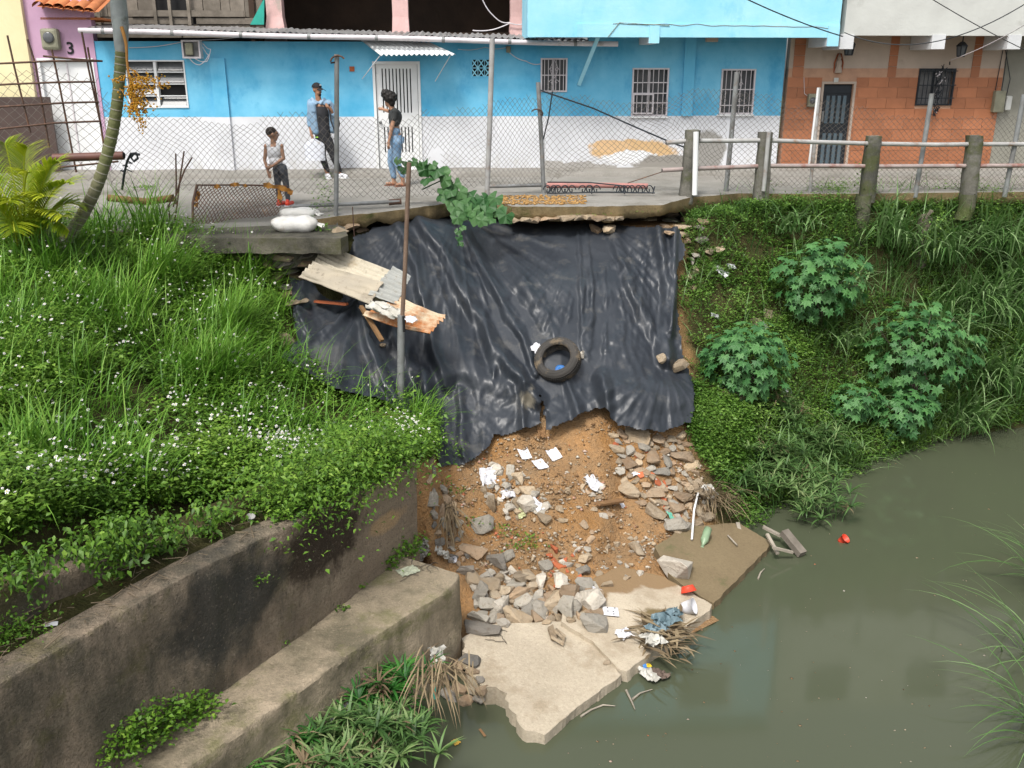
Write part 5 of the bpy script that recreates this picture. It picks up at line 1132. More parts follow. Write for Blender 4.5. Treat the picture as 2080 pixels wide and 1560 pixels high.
class NP:
    def __init__(s): s.V = []; s.F = []; s.A = []; s.M = []; s.n = 0
    def add(s, V, Fq, A, m=0):
        s.V.append(V); s.F.append((Fq + s.n)); s.A.append(A); s.M.append(np.full(len(Fq), m)); s.n += len(V); return s
    def build(s, name, mats, parent=None, smooth_=True):
        V = np.concatenate(s.V); org = np.array(wloc(parent)) if parent else np.array([V[:, 0].mean(), V[:, 1].mean(), V[:, 2].min()])
        tri = [f for f in s.F]; by = {}
        for f, m in zip(s.F, s.M): by.setdefault(f.shape[1], []).append((f, m))
        fs = []; fm = []
        for k in by: fs.append(np.concatenate([x[0] for x in by[k]])); fm.append(np.concatenate([x[1] for x in by[k]]))
        me = mesh_np(name, V - org, fs, mats, np.concatenate(fm), np.concatenate(s.A), smooth_)
        return place(name, me, parent, None if parent else org)
def weeds(n, poly, hmin, hmax, k, ls, weight=None, seed=0, stem=True):
    p, u, v = sample(n, poly, weight); f = fbm(p * 1.1 + seed, 3); f2 = fbm(p * 3.7 + seed + 5, 2); h = hmin + (hmax - hmin) * np.clip((f - .3) * 2.2, 0, 1) * (.5 + f2 * .8)
    pos = np.repeat(p, k, 0); hh = np.repeat(h, k); t = RNG.random(n * k) ** .6; sp = RNG.normal(0, 1, (n * k, 3)) * np.array([.34, .34, .1]) * hh[:, None]
    lean = np.repeat(RNG.normal(0, .18, (n, 2)), k, 0)
    pos = pos + sp * (.3 + .7 * t[:, None]); pos[:, 2] += hh * t + .01; pos[:, :2] += lean * (hh * t)[:, None]; pos[:, 1] -= .12 * hh * t
    d = RNG.normal(0, 1, (n * k, 3)); d[:, 2] = np.abs(d[:, 2]) * .35 + .1; L = ls * RNG.uniform(.55, 1.35, n * k) * np.repeat(.75 + .5 * f2, k)
    r = np.repeat(.15 + .9 * (f2 - .25) + .5 * (f - .4), k) + t * .22 - .1 + RNG.normal(0, .13, n * k)
    return leaves_np(pos, d, L, L * RNG.uniform(.16, .32, n * k), r), (p, h, u, v)
LEFT = [(-480, 476), (250, 470), (420, 500), (545, 560), (585, 640), (560, 700), (600, 735), (700, 805), (830, 815), (882, 838), (884, 915), (855, 930), (700, 985), (560, 1005), (300, 1025), (0, 1110), (-480, 1170)]
bare = lambda u, v, p: .25 + np.clip((fbm(p * 1.3 + 3, 3) - .36) * 5, 0, 1) - .75 * np.exp(-((u - 190) / 110) ** 2 - ((v - 860) / 75) ** 2) - .9 * np.exp(-((u - 700) / 70) ** 2 - ((v - 880) / 55) ** 2) - .5 * np.exp(-((u - 780) / 60) ** 2 - ((v - 880) / 40) ** 2) - .9 * np.exp(-((u - 720) / 110) ** 2 - ((v - 795) / 35) ** 2)
barew = lambda u, v, p: np.clip(bare(u, v, p), .07, 1)
np_ = NP(); (a, b, c), info = weeds(9500, LEFT, .08, .46, 18, .048, barew, 0); np_.add(a, b, c)
# plants spilling over the wall top
FR2 = [(-480, 1000), (0, 1010), (200, 985), (430, 930), (560, 905), (700, 900), (880, 870), (884, 930), (700, 985), (560, 1008), (300, 1035), (0, 1120), (-480, 1180)]
(a, b, c), info2 = weeds(2900, FR2, .10, .45, 18, .05, lambda u, v, p: np.clip(1 - .9 * np.exp(-((u - 700) / 80) ** 2 - ((v - 900) / 50) ** 2), .08, 1), 4); a = a + np.array([0, -.12, .02]); np_.add(a, b, c)
# plants rooted on the ledge that spill over the wall top (upstream end stays bare)
n_ = 620; k_ = 26; tt_ = RNG.uniform(.66, 1.0, n_) ** .85; n_ = n_; I0, I1 = np.array(inner[0]), np.array(inner[-1]); b_ = I0 + (I1 - I0) * tt_[:, None] + np.array(wd) * RNG.uniform(.02, .55, n_)[:, None]; b_[:, 2] = -1.58 - .17 * smooth(tt_, .45, 1.); sel_ = fbm(b_ * 2.6 + 3, 2) > .46; b_ = b_[sel_]; n_ = len(b_); tt_ = tt_[sel_]; hh_ = np.repeat(RNG.uniform(.06, .5, n_) * (.2 + 1.5 * fbm(b_ * 3, 2)), k_)
ps_ = np.repeat(b_, k_, 0); tq = RNG.random(n_ * k_); ps_ = ps_ + RNG.normal(0, 1, (n_ * k_, 3)) * np.array([.45, .45, .15]) * hh_[:, None]; ps_[:, 2] += hh_ * tq; fw = np.maximum(0, RNG.normal(0, .22, n_ * k_)) * hh_; ps_ -= np.array(wd) * (fw * 1.6)[:, None]; ps_[:, 2] -= fw * .8
d_ = RNG.normal(0, 1, (n_ * k_, 3)); d_[:, 2] = d_[:, 2] * .4; L_ = .05 * RNG.uniform(.5, 1.3, n_ * k_); np_.add(*leaves_np(ps_, d_, L_, L_ * RNG.uniform(.17, .32, n_ * k_), .4 + .25 * tq + RNG.normal(0, .2, n_ * k_)))
# curtain hanging in front of the older wall
n_ = 90; k_ = 26; tt_ = RNG.uniform(.2, .64, n_); b_ = I0 + (I1 - I0) * tt_[:, None] + np.array(wd) * (.55 + RNG.normal(0, .07, n_))[:, None]; zt_ = -1.16 - .55 * smooth(tt_, .25, .95); ln_ = np.repeat(RNG.uniform(.02, .2, n_) * (.2 + 1.4 * fbm(b_ * [3, 3, 1] + 4, 2)) , k_); tq = RNG.random(n_ * k_)
ps_ = np.repeat(b_, k_, 0) + RNG.normal(0, .06, (n_ * k_, 3)); ps_[:, 2] = np.repeat(zt_, k_) + .22 * RNG.random(n_ * k_) - ln_ * tq; ps_ -= np.array(wd) * (.12 + .1 * RNG.random(n_ * k_))[:, None]; L_ = .052 * RNG.uniform(.5, 1.3, n_ * k_); d_ = RNG.normal(0, 1, (n_ * k_, 3)) - [0, .4, .3]; np_.add(*leaves_np(ps_, d_, L_, L_ * RNG.uniform(.2, .34, n_ * k_), .55 - .3 * tq + RNG.normal(0, .18, n_ * k_)))
lw = np_.build('weeds', [M['weed']]); tag(lw, 'dense leafy weeds covering the left bank', kind='stuff')
# white daisies
p = np.concatenate([info[0], info2[0]]); h = np.concatenate([info[1], info2[1]]); u = np.concatenate([info[2], info2[2]]); v = np.concatenate([info[3], info2[3]])
w = .45 + .85 * np.exp(-((u - 470) / 190) ** 2 - ((v - 960) / 110) ** 2) + .7 * np.exp(-((u - 60) / 90) ** 2 - ((v - 1080) / 80) ** 2) + .5 * np.exp(-((u - 330) / 160) ** 2 - ((v - 820) / 80) ** 2); w *= np.clip((fbm(p * 2.6 + 9, 2) - .28) * 3, .05, 1)
k = RNG.choice(len(p), 2000, p=w / w.sum(), replace=True); c0 = p[k] + RNG.normal(0, .06, (2000, 3)) * [1, 1, .3]; c0[:, 2] += h[k] * RNG.uniform(.9, 1.3, 2000) + .08; c0[:, 1] -= .12 * h[k] + .03 * (k >= len(info[0])) * 4
n = len(c0); nr = unit(RNG.normal(0, .45, (n, 3)) + [0, -.35, .9]); x = unit(np.cross(nr, [1., .1, 0])); y = np.cross(nr, x); fl = NP(); R_ = RNG.uniform(.008, .0165, n)[:, None]
for q in range(5):
    a0 = 2 * math.pi * q / 5; V = np.stack([c0, c0 + (x * math.cos(a0 - .42) + y * math.sin(a0 - .42)) * R_, c0 + (x * math.cos(a0) + y * math.sin(a0)) * R_ * 1.15 - nr * R_ * .2, c0 + (x * math.cos(a0 + .42) + y * math.sin(a0 + .42)) * R_], 1)
    fl.add(V.reshape(-1, 3), (np.arange(n) * 4)[:, None] + np.array([[0, 1, 2, 3]]), np.full(n * 4, .5))
V = np.stack([c0 + nr * .004 + (x * math.cos(z) + y * math.sin(z)) * R_ * .3 for z in np.arange(5) * 2 * math.pi / 5], 1); fl.add(V.reshape(-1, 3), (np.arange(n) * 5)[:, None] + np.array([[0, 1, 2, 3, 4]]), np.full(n * 5, .5), 1)
fo2 = fl.build('wild_flowers', [M['flower'], mat('flower_eye', (.55, .36, .03), None, 4, .8, 0)]); tag(fo2, 'scattered small white daisies on the left bank', kind='stuff')
RIGHT = [(1400, 425), (1470, 402), (1700, 400), (2690, 398), (2690, 812), (2080, 868), (1920, 905), (1750, 975), (1600, 1068), (1500, 1085), (1450, 1010), (1400, 890), (1412, 780), (1380, 600), (1395, 520)]
bare2 = lambda u, v, p: np.clip(.55 + (fbm(p * 1.5 + 30, 3) - .36) * 5 - .9 * np.exp(-((u - 1445) / 60) ** 2 - ((v - 660) / 90) ** 2) - .8 * np.exp(-((u - 1560) / 55) ** 2 - ((v - 630) / 35) ** 2), .06, 1)
np_ = NP(); (a, b, c), info3 = weeds(17000, RIGHT, .05, .48, 14, .046, bare2, 21); np_.add(a, b, c)
(a, b, c), _ = weeds(1500, [(1395, 780), (1500, 830), (1560, 900), (1520, 960), (1470, 985), (1420, 960), (1395, 860)], .04, .28, 14, .05, lambda u, v, p: np.clip((fbm(p * 2.2 + 50, 3) - .36) * 5, .08, 1), 33); np_.add(a, b, c)
(a, b, c), _ = weeds(1500, [(1460, 398), (2400, 396), (2400, 440), (1700, 450), (1500, 440)], .08, .3, 13, .05, None, 35); np_.add(a + np.array([0, -.08, .1]), b, c)
rw_ = np_.build('creepers', [M['weed_r']]); tag(rw_, 'mixed low creepers and weeds covering the right bank', kind='stuff')
# ------------------------------------------------------------------ grass clumps, sedges, canes: one thing per tuft
def tuft(name, label, cat, uv, n, L, wd, m, group, spread=.16, lean=(.0, .75), curl=(.3, 1.4), col=(.3, .9), bias=None, seg=5, base=None):
    p0 = base if base is not None else hit(*uv)[0]; p0 = np.array(p0); base_ = p0 + RNG.normal(0, 1, (n, 3)) * [spread, spread, 0] - [0, 0, .04]
    az = RNG.uniform(0, 2 * math.pi, n)
    if bias is not None: az = np.where(RNG.random(n) < bias[1], bias[0] + RNG.normal(0, .7, n), az)
    ln = RNG.uniform(*lean, n); Ls = L * RNG.uniform(.5, 1.12, n); cr = RNG.uniform(*curl, n); col_ = RNG.uniform(*col, n)
    o = NP().add(*blades_np(base_, az, ln, Ls, wd * RNG.uniform(.6, 1.2, n), cr, col_, seg)).build(name, [M[m]]); return tag(o, label, cat, group)
GL = 'long grass tufts among the flowering weeds'
for uv, n, L, bz, lb in (((455, 690), 330, .8, (.5, .7), 'biggest bright grass tuft beside the stone on the tarp edge, blades swept right'), ((430, 780), 260, .8, (.4, .6), 'bright grass tuft in the middle of the white flowers'), ((240, 640), 170, .75, None, 'upright grass tuft below the palm trunk foot'), ((90, 560), 150, .85, None, 'grass tuft at the left edge under the young palm'), ((330, 580), 200, .85, (.3, .5), 'grass tuft left of the ledge with long blades'), ((500, 570), 160, .75, (.2, .6), 'fine grass tuft growing right below the mossy ledge'), ((120, 780), 160, .6, None, 'grass tuft beside the bare patch on the left bank'), ((60, 930), 150, .55, None, 'short grass tuft at the left edge above the old wall'), ((240, 980), 130, .5, None, 'short yellowish grass tuft above the old wall'), ((845, 840), 110, .36, (.2, .5), 'grass tuft at the right end of the river wall under the pole'), ((300, 480), 120, .95, (.3, .3), 'tall wispy grass tuft beside the palm trunk on the lane edge'), ((205, 500), 110, .9, None, 'tall grass tuft right at the foot of the palm trunk'), ((540, 640), 90, .45, (.3, .5), 'small grass tuft left of the smaller tarp'), ((20, 700), 140, .6, None, 'dry tipped grass tuft at the left edge')):
    tuft('grass_tuft', lb, 'grass tuft', uv, int(n * 1.3), L * 1.12, .0085, 'grass', GL, .15, bias=bz)
CL = 'tall arching cane grass on the right bank'
for uv, n, L, lb in (((1900, 700), 150, 1.15, 'arching cane clump left of centre of the canes, above the water'), ((1990, 640), 170, 1.25, 'large pale cane clump on the right bank, blades hanging over the water'), ((2070, 600), 150, 1.2, 'cane clump cut by the right edge halfway up the bank'), ((2010, 780), 150, 1.1, 'lowest cane clump drooping to the water'), ((2080, 740), 130, 1.1, 'cane clump low at the right edge'), ((1800, 490), 110, 1.0, 'thin cane clump beside the broken stump'), ((1900, 520), 140, 1.05, 'cane clump right of the broken stump'), ((2010, 500), 130, 1.0, 'upper cane clump below the rightmost railing post'), ((1690, 600), 70, .8, 'sparse cane clump between the upper shrub and the stump'), ((1600, 460), 60, .6, 'small cane clump below the second railing post'), ((1710, 690), 80, .7, 'thin grass clump behind the largest shrub'), ((1950, 860), 90, .9, 'cane clump hanging right down over the waterline')):
    tuft('cane_clump', lb, 'cane grass', uv, int(n * 1.7), L * 1.25, .0155, 'cane', CL, .26, (.1, .7), (.8, 2.2), (.1, 1.), (-1.9, .55), 7)
for uv, lb in (((2125, 1195), 'thin reed tuft leaning in from the right edge, upper'), ((2110, 1330), 'reed tuft leaning in from the right edge over the water'), ((2120, 1480), 'reed tuft at the lower right corner')):
    tuft('reed_tuft', lb, 'reeds', uv, 42, 1.35, .009, 'cane', 'reeds of the near bank', .12, (.2, .9), (.5, 1.6), (.1, .8), (3.3, .6), 7, base=G(*uv, -3.72))
def sedge(label, uv, ns, H, L, m, group, spread=.2, ln=.45, nl=15, wd=.011, dead=.05, base=None):
    p0 = np.array(base if base is not None else hit(*uv)[0]); o = NP(); mats_ = [M[m], M['straw']]
    for i in range(ns):
        b0 = p0 + RNG.normal(0, 1, 3) * [spread, spread * .8, 0]; az = RNG.uniform(0, 6.283); l0 = abs(RNG.normal(0, ln)); h = H * RNG.uniform(.45, 1.1)
        V, Fq, A = blades_np(b0[None], np.array([az]), np.array([l0 * .6]), np.array([h]), np.array([.006]), np.array([l0]), np.array([.3]), 5, lambda t: 1 - t * .3); o.add(V, Fq, A)
        top = (V.reshape(-1, 2, 3)[-1]).mean(0); n = nl + RNG.integers(-3, 4); dd = RNG.random() < dead
        o.add(*blades_np(np.repeat(top[None], n, 0), RNG.uniform(0, 6.283, n), RNG.uniform(.5, 1.35, n), L * RNG.uniform(.6, 1.15, n), wd * RNG.uniform(.7, 1.2, n), RNG.uniform(.5, 1.7, n), np.full(n, RNG.uniform(.1, .75)) + RNG.normal(0, .12, n), 4), 1 if dd else 0)
    return tag(o.build('sedge_clump', mats_), label, 'sedge', group)
SG = 'umbrella sedges along the water'
for uv, ns, H, L, m, lb in (((1560, 960), 40, .5, .3, 'sedge', 'sedge clump beside the dry hanging stalks above the wet slab'), ((1620, 1010), 46, .45, .3, 'sedge', 'sedge clump spilling to the water left of the bare mud bank'), ((1520, 1010), 30, .4, .26, 'sedge', 'sedge clump right behind the dry stalks'), ((1660, 930), 34, .45, .28, 'sedge', 'sedge clump above the bare mud bank'), ((1580, 870), 34, .4, .28, 'sedge', 'sedge clump below the white scrap on the right bank'), ((1650, 1050), 22, .35, .26, 'sedge', 'lowest sedge clump with leaves touching the water')):
    sedge(lb, uv, ns, H, L, m, SG)
BSG = 'umbrella sedges growing against the footing'
for (uv, ns, H, L, m, lb) in (((760, 1420), 44, .42, .26, 'sedge_b', 'bright green sedge clump against the footing, uppermost'), ((690, 1500), 36, .36, .25, 'sedge', 'olive sedge clump holding the crumpled white paper'), ((800, 1500), 36, .34, .24, 'sedge', 'dusty sedge clump at the waterline near the dead stalks'), ((560, 1540), 40, .38, .26, 'sedge_b', 'dark green sedge clump cut by the bottom edge'), ((660, 1570), 30, .35, .25, 'sedge', 'yellowing sedge clump at the bottom edge')):
    q = G(uv[0], uv[1] + 40, -3.45); sedge(lb, uv, ns, H, L, m, BSG, .17, base=q)
# mound of earth under those sedges
rows = []
for i in range(25):
    t = i / 24; r = []
    for j in range(16):
        s = j / 15; a = G(350, 1700, -3.9).lerp(G(905, 1290, -3.9), t); d = Vector((.72, -.6, 0)); p = a + d * (s * .95 - .25); p.z = -3.25 - 1.0 * s ** 1.4 + .22 * noise.noise(p * 3) + .1 * noise.noise(p * 8); r.append(p)
    rows.append(r)
mo = MB().grid(rows).build('mud_bank', M['soil']); tag(mo, 'dark mud strip between the footing and the river', kind='structure')
# small growth on ledges
np_ = NP()
def patch(uvs, n, spread, h, ls):
    for u, v in uvs:
        p, nn = hit(u, v); p = np.array(p); pos = p + RNG.normal(0, 1, (n, 3)) * [spread, spread * .7, .3 * h] + [0, 0, h * .5]; pos[:, 2] = np.maximum(pos[:, 2], p[2] + .004); d = RNG.normal(0, 1, (n, 3)); d[:, 2] = abs(d[:, 2]) * .5
        L = ls * RNG.uniform(.5, 1.3, n); np_.add(*leaves_np(pos, d, L, L * .3, .5 + RNG.normal(0, .2, n)))
patch([(800, 1140), (820, 1125), (845, 1112), (790, 1155), (835, 1130)], 80, .06, .14, .055); patch([(695, 1238), (735, 1195)], 25, .03, .05, .04); patch([(250, 1500), (290, 1470), (330, 1480), (270, 1520), (380, 1460), (310, 1500), (400, 1448), (225, 1540), (345, 1450)], 230, .1, .15, .045)
patch([(525, 1185), (530, 1180)], 25, .05, .06, .035); patch([(580, 1310)], 20, .03, .04, .03); patch([(240, 1120), (250, 1150), (260, 1090), (235, 1180), (270, 1130), (225, 1080)], 130, .09, .3, .05); patch([(340, 1110), (310, 1130), (420, 1090), (450, 1060)], 60, .06, .08, .07)
patch([(1060, 1105), (1075, 1095), (1050, 1115), (1040, 1090), (930, 1000), (900, 985), (960, 1060), (1020, 1075), (1085, 1110)], 40, .07, .05, .035); patch([(905, 900), (915, 925), (930, 930)], 60, .08, .16, .03)
patch([(660, 400), (668, 430), (650, 440), (655, 380)], 60, .09, .3, .045); patch([(640, 465), (655, 470)], 50, .07, .08, .05); patch([(290, 385), (300, 382)], 50, .1, .05, .05); patch([(1170, 437), (1045, 425), (1230, 436), (1300, 430)], 40, .12, .03, .03); patch([(760, 905), (640, 905)], 60, .15, .1, .04); patch([(1760, 385), (1755, 370), (1770, 398)], 70, .1, .4, .05)
sm_ = np_.build('small_weeds', [M['weed']]); tag(sm_, 'small weeds rooted in cracks, ledges and soil', kind='stuff')
mp = NP(); p0 = np.array(hit(5, 1285)[0]); n = 1600; pos = p0 + RNG.normal(0, 1, (n, 3)) * [.13, .1, .07]; L = RNG.uniform(.012, .03, n); mp.add(*leaves_np(pos, RNG.normal(0, 1, (n, 3)) + [0, -.2, .5], L, L * .4, .7 + RNG.normal(0, .2, n)))
tag(mp.build('moss_cushion', [M['grass']]), 'round yellow green moss cushion at the left edge of the river wall', 'moss')
# loose grass growing through the weeds of both banks
for nm, lb, n, poly, m, Lr, bz, wt in (('grass', 'loose grass growing through the weeds of the left bank', 10500, LEFT, 'grass', (.22, .8), .3, lambda u, v, p: np.clip((fbm(p * 1.2 + 70, 3) - .38) * 6, .12, 1) * (1.6 - smooth(v, 700, 1000)) * (1 - .85 * np.exp(-((u - 690) / 120) ** 2 - ((v - 800) / 60) ** 2))), ('grass', 'loose grass growing through the creepers of the right bank', 13500, RIGHT, 'cane', (.18, .75), -1.6, lambda u, v, p: (.25 + 1.5 * smooth(u, 1500, 1800)) * np.clip((fbm(p * 1.4 + 90, 3) - .36) * 6, .12, 1))):
    p_, _, _ = sample(n, poly, wt); az = np.where(RNG.random(n) < .55, bz + RNG.normal(0, .8, n), RNG.uniform(0, 6.28, n)); Lq = RNG.uniform(*Lr, n) * (.5 + fbm(p_ * 2 + 5, 2)); o = NP().add(*blades_np(p_ - [0, 0, .03], az, RNG.uniform(.05, .8, n), Lq, RNG.uniform(.004, .008, n) * (1.25 if m == 'cane' else 1), RNG.uniform(.3, 1.8, n), np.clip(.2 + 1.1 * (fbm(p_ * 1.7, 2) - .2) + RNG.normal(0, .15, n), 0, 1), 5)).build(nm, [M[m]]); tag(o, lb, kind='stuff')
# ------------------------------------------------------------------ lobed shrubs
def palmate(R, lobes, seed, deep=.5, heart=False):
    r = random.Random(seed); pts = [(0, 0)]; out = []
    for i in range(lobes):
        a = math.radians(-125 + 250 * i / (lobes - 1)) + math.pi / 2; l = R * (1 - .38 * abs(i / (lobes - 1) - .5) * 2) * r.uniform(.92, 1.05); hw = math.radians(250 / (lobes - 1) / 2)
        if i == 0: out.append((a - hw * 1.0, l * .3))
        out += [(a - hw * .38, l * .74), (a, l), (a + hw * .38, l * .74), (a + hw, l * deep)]
    vs = [Vector((0, 0, 0))] + [Vector((q * math.cos(a), q * math.sin(a), -.22 * q * q / R + .02 * r.uniform(-1, 1) * R)) for a, q in out]; n = len(vs)
    me = bpy.data.meshes.new('leaf'); me.from_pydata([tuple(v) for v in vs], [], [(0, i, i + 1) for i in range(1, n - 1)]); return me
SHL = [palmate(.135, 7, k, .6) for k in range(3)]
for me in SHL: me.materials.append(M['shrubleaf'])
def shrub(label, uv, Y, ru, rv, n, base_uv, group='lobed leaf shrubs on the right bank', sc=1.):
    c = P(uv[0], uv[1], Y); k = Y / FPX; b, _ = hit(*base_uv); rt = root('shrub', label, 'shrub', b, group); R1, R2 = ru * k, rv * k
    tubes = MB(); lv = []
    for i in range(n):
        q = Vector((random.gauss(0, 1), random.gauss(0, 1) - .55, random.gauss(0, 1) + .25)).normalized(); rr = random.uniform(.62, 1.05) * (1 + .16 * noise.noise(q * 2.5 + c)); p = c + Vector((q.x * R1, q.y * R1 * .75, q.z * R2)) * rr
        nrm_ = (q * .7 + Vector((random.gauss(0, .25), random.gauss(0, .25) - .15, .75))).normalized(); tipd = (Vector((q.x, q.y, -.5)) + Vector((random.gauss(0, .35), random.gauss(0, .35), 0))); tipd = (tipd - nrm_ * tipd.dot(nrm_)).normalized()
        x = tipd.cross(nrm_); R_ = Matrix((x, tipd, nrm_)).transposed(); lv.append((p, R_.to_euler()))
    for i in range(7):
        p = lv[i * (n // 8)][0]; m_ = b.lerp(c, .6) + Vector((random.gauss(0, .1), random.gauss(0, .1), 0)); tubes.tube([b - Vector((0, 0, .1)), b.lerp(m_, .5) + Vector((random.gauss(0, .04), 0, .02)), m_, p], [.022, .017, .012, .006], 6)
    tubes.build('stem', M['bark'], rt)
    for p, e in lv: place('leaf', random.choice(SHL), rt, p, e, sc * random.uniform(.65, 1.15))
    return rt
shrub('middle lobed shrub standing highest on the right bank', (1665, 570), 14.2, 96, 92, 280, (1668, 660)); shrub('lobed shrub nearest the tarp, above exposed stones', (1515, 735), 12.75, 102, 92, 295, (1530, 800)); shrub('largest lobed shrub, hanging toward the water by the canes', (1870, 715), 14.0, 125, 112, 298, (1850, 850)); shrub('low lobed shrub under the largest one, just above dark water', (1835, 835), 13.5, 76, 54, 120, (1830, 880)); shrub('small lobed shrub low between sedges and the largest shrub', (1735, 815), 13.3, 52, 46, 70, (1730, 850))
# ------------------------------------------------------------------ broad-leaved vine on the lane edge
def heartleaf(R, seed):
    r = random.Random(seed); vs = [Vector((0, 0, 0))]
    for i in range(17):
        a = math.radians(-160 + 320 * i / 16) + math.pi / 2; q = R * (.82 + .22 * abs(math.cos(2.5 * (a - math.pi / 2)))) * (1.12 if i == 8 else 1) * r.uniform(.95, 1.05); vs.append(Vector((q * math.cos(a), q * math.sin(a), -.25 * q * q / R + .10 * R * math.cos(5 * a))))
    me = bpy.data.meshes.new('leaf'); me.from_pydata([tuple(v) for v in vs], [], [(0, i, i + 1) for i in range(1, len(vs) - 1)]); me.materials.append(M['vineleaf']); return me
HL = [heartleaf(.13, k) for k in range(3)]
vr = root('vine', 'broad leaved vine crossing the lane edge and hanging over the tarp', 'vine', P(905, 410, 14))
def vY(u, v): return float(np.interp(v, [320, 400, 420, 450, 500], [14.35, 14.2, 13.9, 13.5, 13.3]))
for path in ([(1040, 450), (1000, 425), (950, 400), (905, 372), (870, 342), (830, 330), (806, 326)], [(905, 385), (930, 430), (960, 445)], [(935, 440), (937, 470), (930, 500)], [(900, 365), (872, 378), (858, 385)]):
    MB().tube([P(u, v, vY(u, v) + .03) for u, v in path], .010, 5).build('stem', M['shrub'], vr)
for u, v, s in [(808, 326, .5), (822, 340, .8), (838, 328, .6), (850, 332, .7), (862, 345, .8), (878, 334, .6), (888, 345, .9), (901, 350, .9), (903, 366, .8), (868, 362, .9), (880, 348, .7), (905, 382, 1.), (922, 374, .9), (900, 396, 1.), (916, 402, 1.), (935, 390, .8), (938, 402, 1.), (950, 412, .9), (962, 400, 1.), (968, 418, 1.), (983, 404, .9), (992, 420, 1.), (1006, 402, 1.), (1010, 424, .9), (1028, 436, 1.1), (986, 432, 1.), (966, 440, .9), (995, 445, .8), (942, 430, 1.1), (930, 442, .8), (925, 420, 1.), (860, 330, .6), (958, 428, .9), (915, 388, .7), (978, 448, .7), (940, 462, .4), (933, 482, .4), (938, 495, .3), (930, 470, .35)]:
    nrm_ = Vector((random.gauss(0, .35), -.75 + random.gauss(0, .2), .65 + random.gauss(0, .2))).normalized(); td = Vector((random.gauss(0, .7), -.2, -.7)); td = (td - nrm_ * td.dot(nrm_)).normalized(); R_ = Matrix((td.cross(nrm_), td, nrm_)).transposed()
    place('leaf', random.choice(HL), vr, P(u, v, vY(u, v) - .06 - random.uniform(0, .1)), R_.to_euler(), s * random.uniform(.95, 1.15))
# ------------------------------------------------------------------ palms
def frond(name, m, pts, nl, L, wd, parent, seedc=.5, droop=.9):
    pts = [Vector(p) for p in pts]; k = len(pts); o = NP(); P_ = []; D_ = []
    for i in range(nl):
        t = .06 + .94 * i / (nl - 1); f = t * (k - 1); j = min(int(f), k - 2); c = pts[j].lerp(pts[j + 1], f - j); d = (pts[j + 1] - pts[j]).normalized(); P_.append(c); D_.append(d)
    for sg in (-1, 1):
        P2 = np.array([tuple(p) for p in P_]); D2 = np.array([tuple(d) for d in D_]); side = unit(np.cross(D2, [0, 0, 1.])) * sg; dirv = unit(side * .8 + D2 * .65 + [0, 0, .25]); az = np.arctan2(dirv[:, 1], dirv[:, 0]); ln = np.arccos(np.clip(dirv[:, 2], -1, 1)); t = np.linspace(0, 1, nl)
        Ls = L * (.45 + .75 * np.sin(np.clip(t * .9 + .12, 0, 1) * math.pi)) * RNG.uniform(.9, 1.1, nl); o.add(*blades_np(P2, az, ln, Ls, np.full(nl, wd), np.full(nl, droop) * RNG.uniform(.6, 1.2, nl), np.full(nl, seedc) + RNG.normal(0, .15, nl), 4))
    V, Fq = segs_np([tuple(a) for a in pts[:-1]], [tuple(a) for a in pts[1:]], .009, 5); o.add(V, Fq, np.full(len(V), .9)); return o.build(name, [M[m]], parent)
pb = P(58, 500, 11.2); pb.z = drop(pb.x, pb.y).z; yp = root('young_palm', 'young yellow green palm with feathery fronds at the left edge', 'palm', pb)
for i, (u, v, dy, col) in enumerate(((-60, 350, .3, .3), (10, 292, .1, .5), (55, 300, -.2, .7), (118, 330, .0, .6), (150, 372, -.2, .5), (165, 420, .2, .4), (125, 440, -.5, .9), (90, 400, -.6, .9), (20, 410, -.6, .8), (-30, 420, -.4, .6), (60, 350, -.5, .9), (140, 470, -.3, .3), (-60, 300, .4, .2), (95, 350, .4, .5), (30, 470, -.6, .6))):
    tip = P(u, v, 11.2 + dy); a = pb + Vector((random.gauss(0, .05), random.gauss(0, .05), .1)); m1 = a.lerp(tip, .45) + Vector((0, 0, .36)); m2 = a.lerp(tip, .78) + Vector((0, 0, .26)); q = [a]
    for t in np.linspace(.1, 1, 10): q.append(((a * (1 - t) + m1 * t) * (1 - t) + (m1 * (1 - t) + m2 * t) * t) * (1 - t) + ((m1 * (1 - t) + m2 * t) * (1 - t) + (m2 * (1 - t) + tip * t) * t) * t)
    frond('frond', 'frond', q, 42, .36, .0115, yp, col, .7)
tb, _ = hit(112, 520); TY = tb.y; pr_ = root('palm_tree', 'leaning ringed palm trunk with a hanging cluster of orange fruit', 'palm tree', tb)
cp = [P(u, v, TY - dy) for u, v, dy in ((108, 528, 0), (140, 478, .0), (170, 432, 0), (198, 375, 0), (220, 305, 0), (235, 232, 0), (243, 155, 0), (246, 100, 0))]
def cr(pts, n):
    out = []; pp = [pts[0]] + pts + [pts[-1]]
    for i in range(1, len(pp) - 2):
        for t in np.linspace(0, 1, n, endpoint=False):
            a, b, c, d = pp[i - 1], pp[i], pp[i + 1], pp[i + 2]; out.append(.5 * ((2 * b) + (c - a) * t + (2 * a - 5 * b + 4 * c - d) * t * t + (3 * b - a - 3 * c + d) * t ** 3))
    return out + [pts[-1]]
tk = cr(cp, 24); bt = B('ringed_palm_bark'); zz = bt.xyz(); col = bt.mix(bt.map(bt.noise(7, 5, .6), .35, .65), (.15, .135, .095), (.23, .205, .16)); col = bt.mix(bt.math('MULTIPLY', bt.map(zz[2], .2, .9), .75), col, (.12, .135, .045)); M['palmbark'] = bt.fin(col, .85, .25, bt.noise(30, 4), .4, .02)
MB().tube(tk, [.078 * (1 - .18 * i / len(tk)) + (.006 if i % 6 == 0 else (-.002 if i % 6 == 3 else 0)) for i in range(len(tk))], 16).build('trunk', M['palmbark'], pr_)
rg = MB()
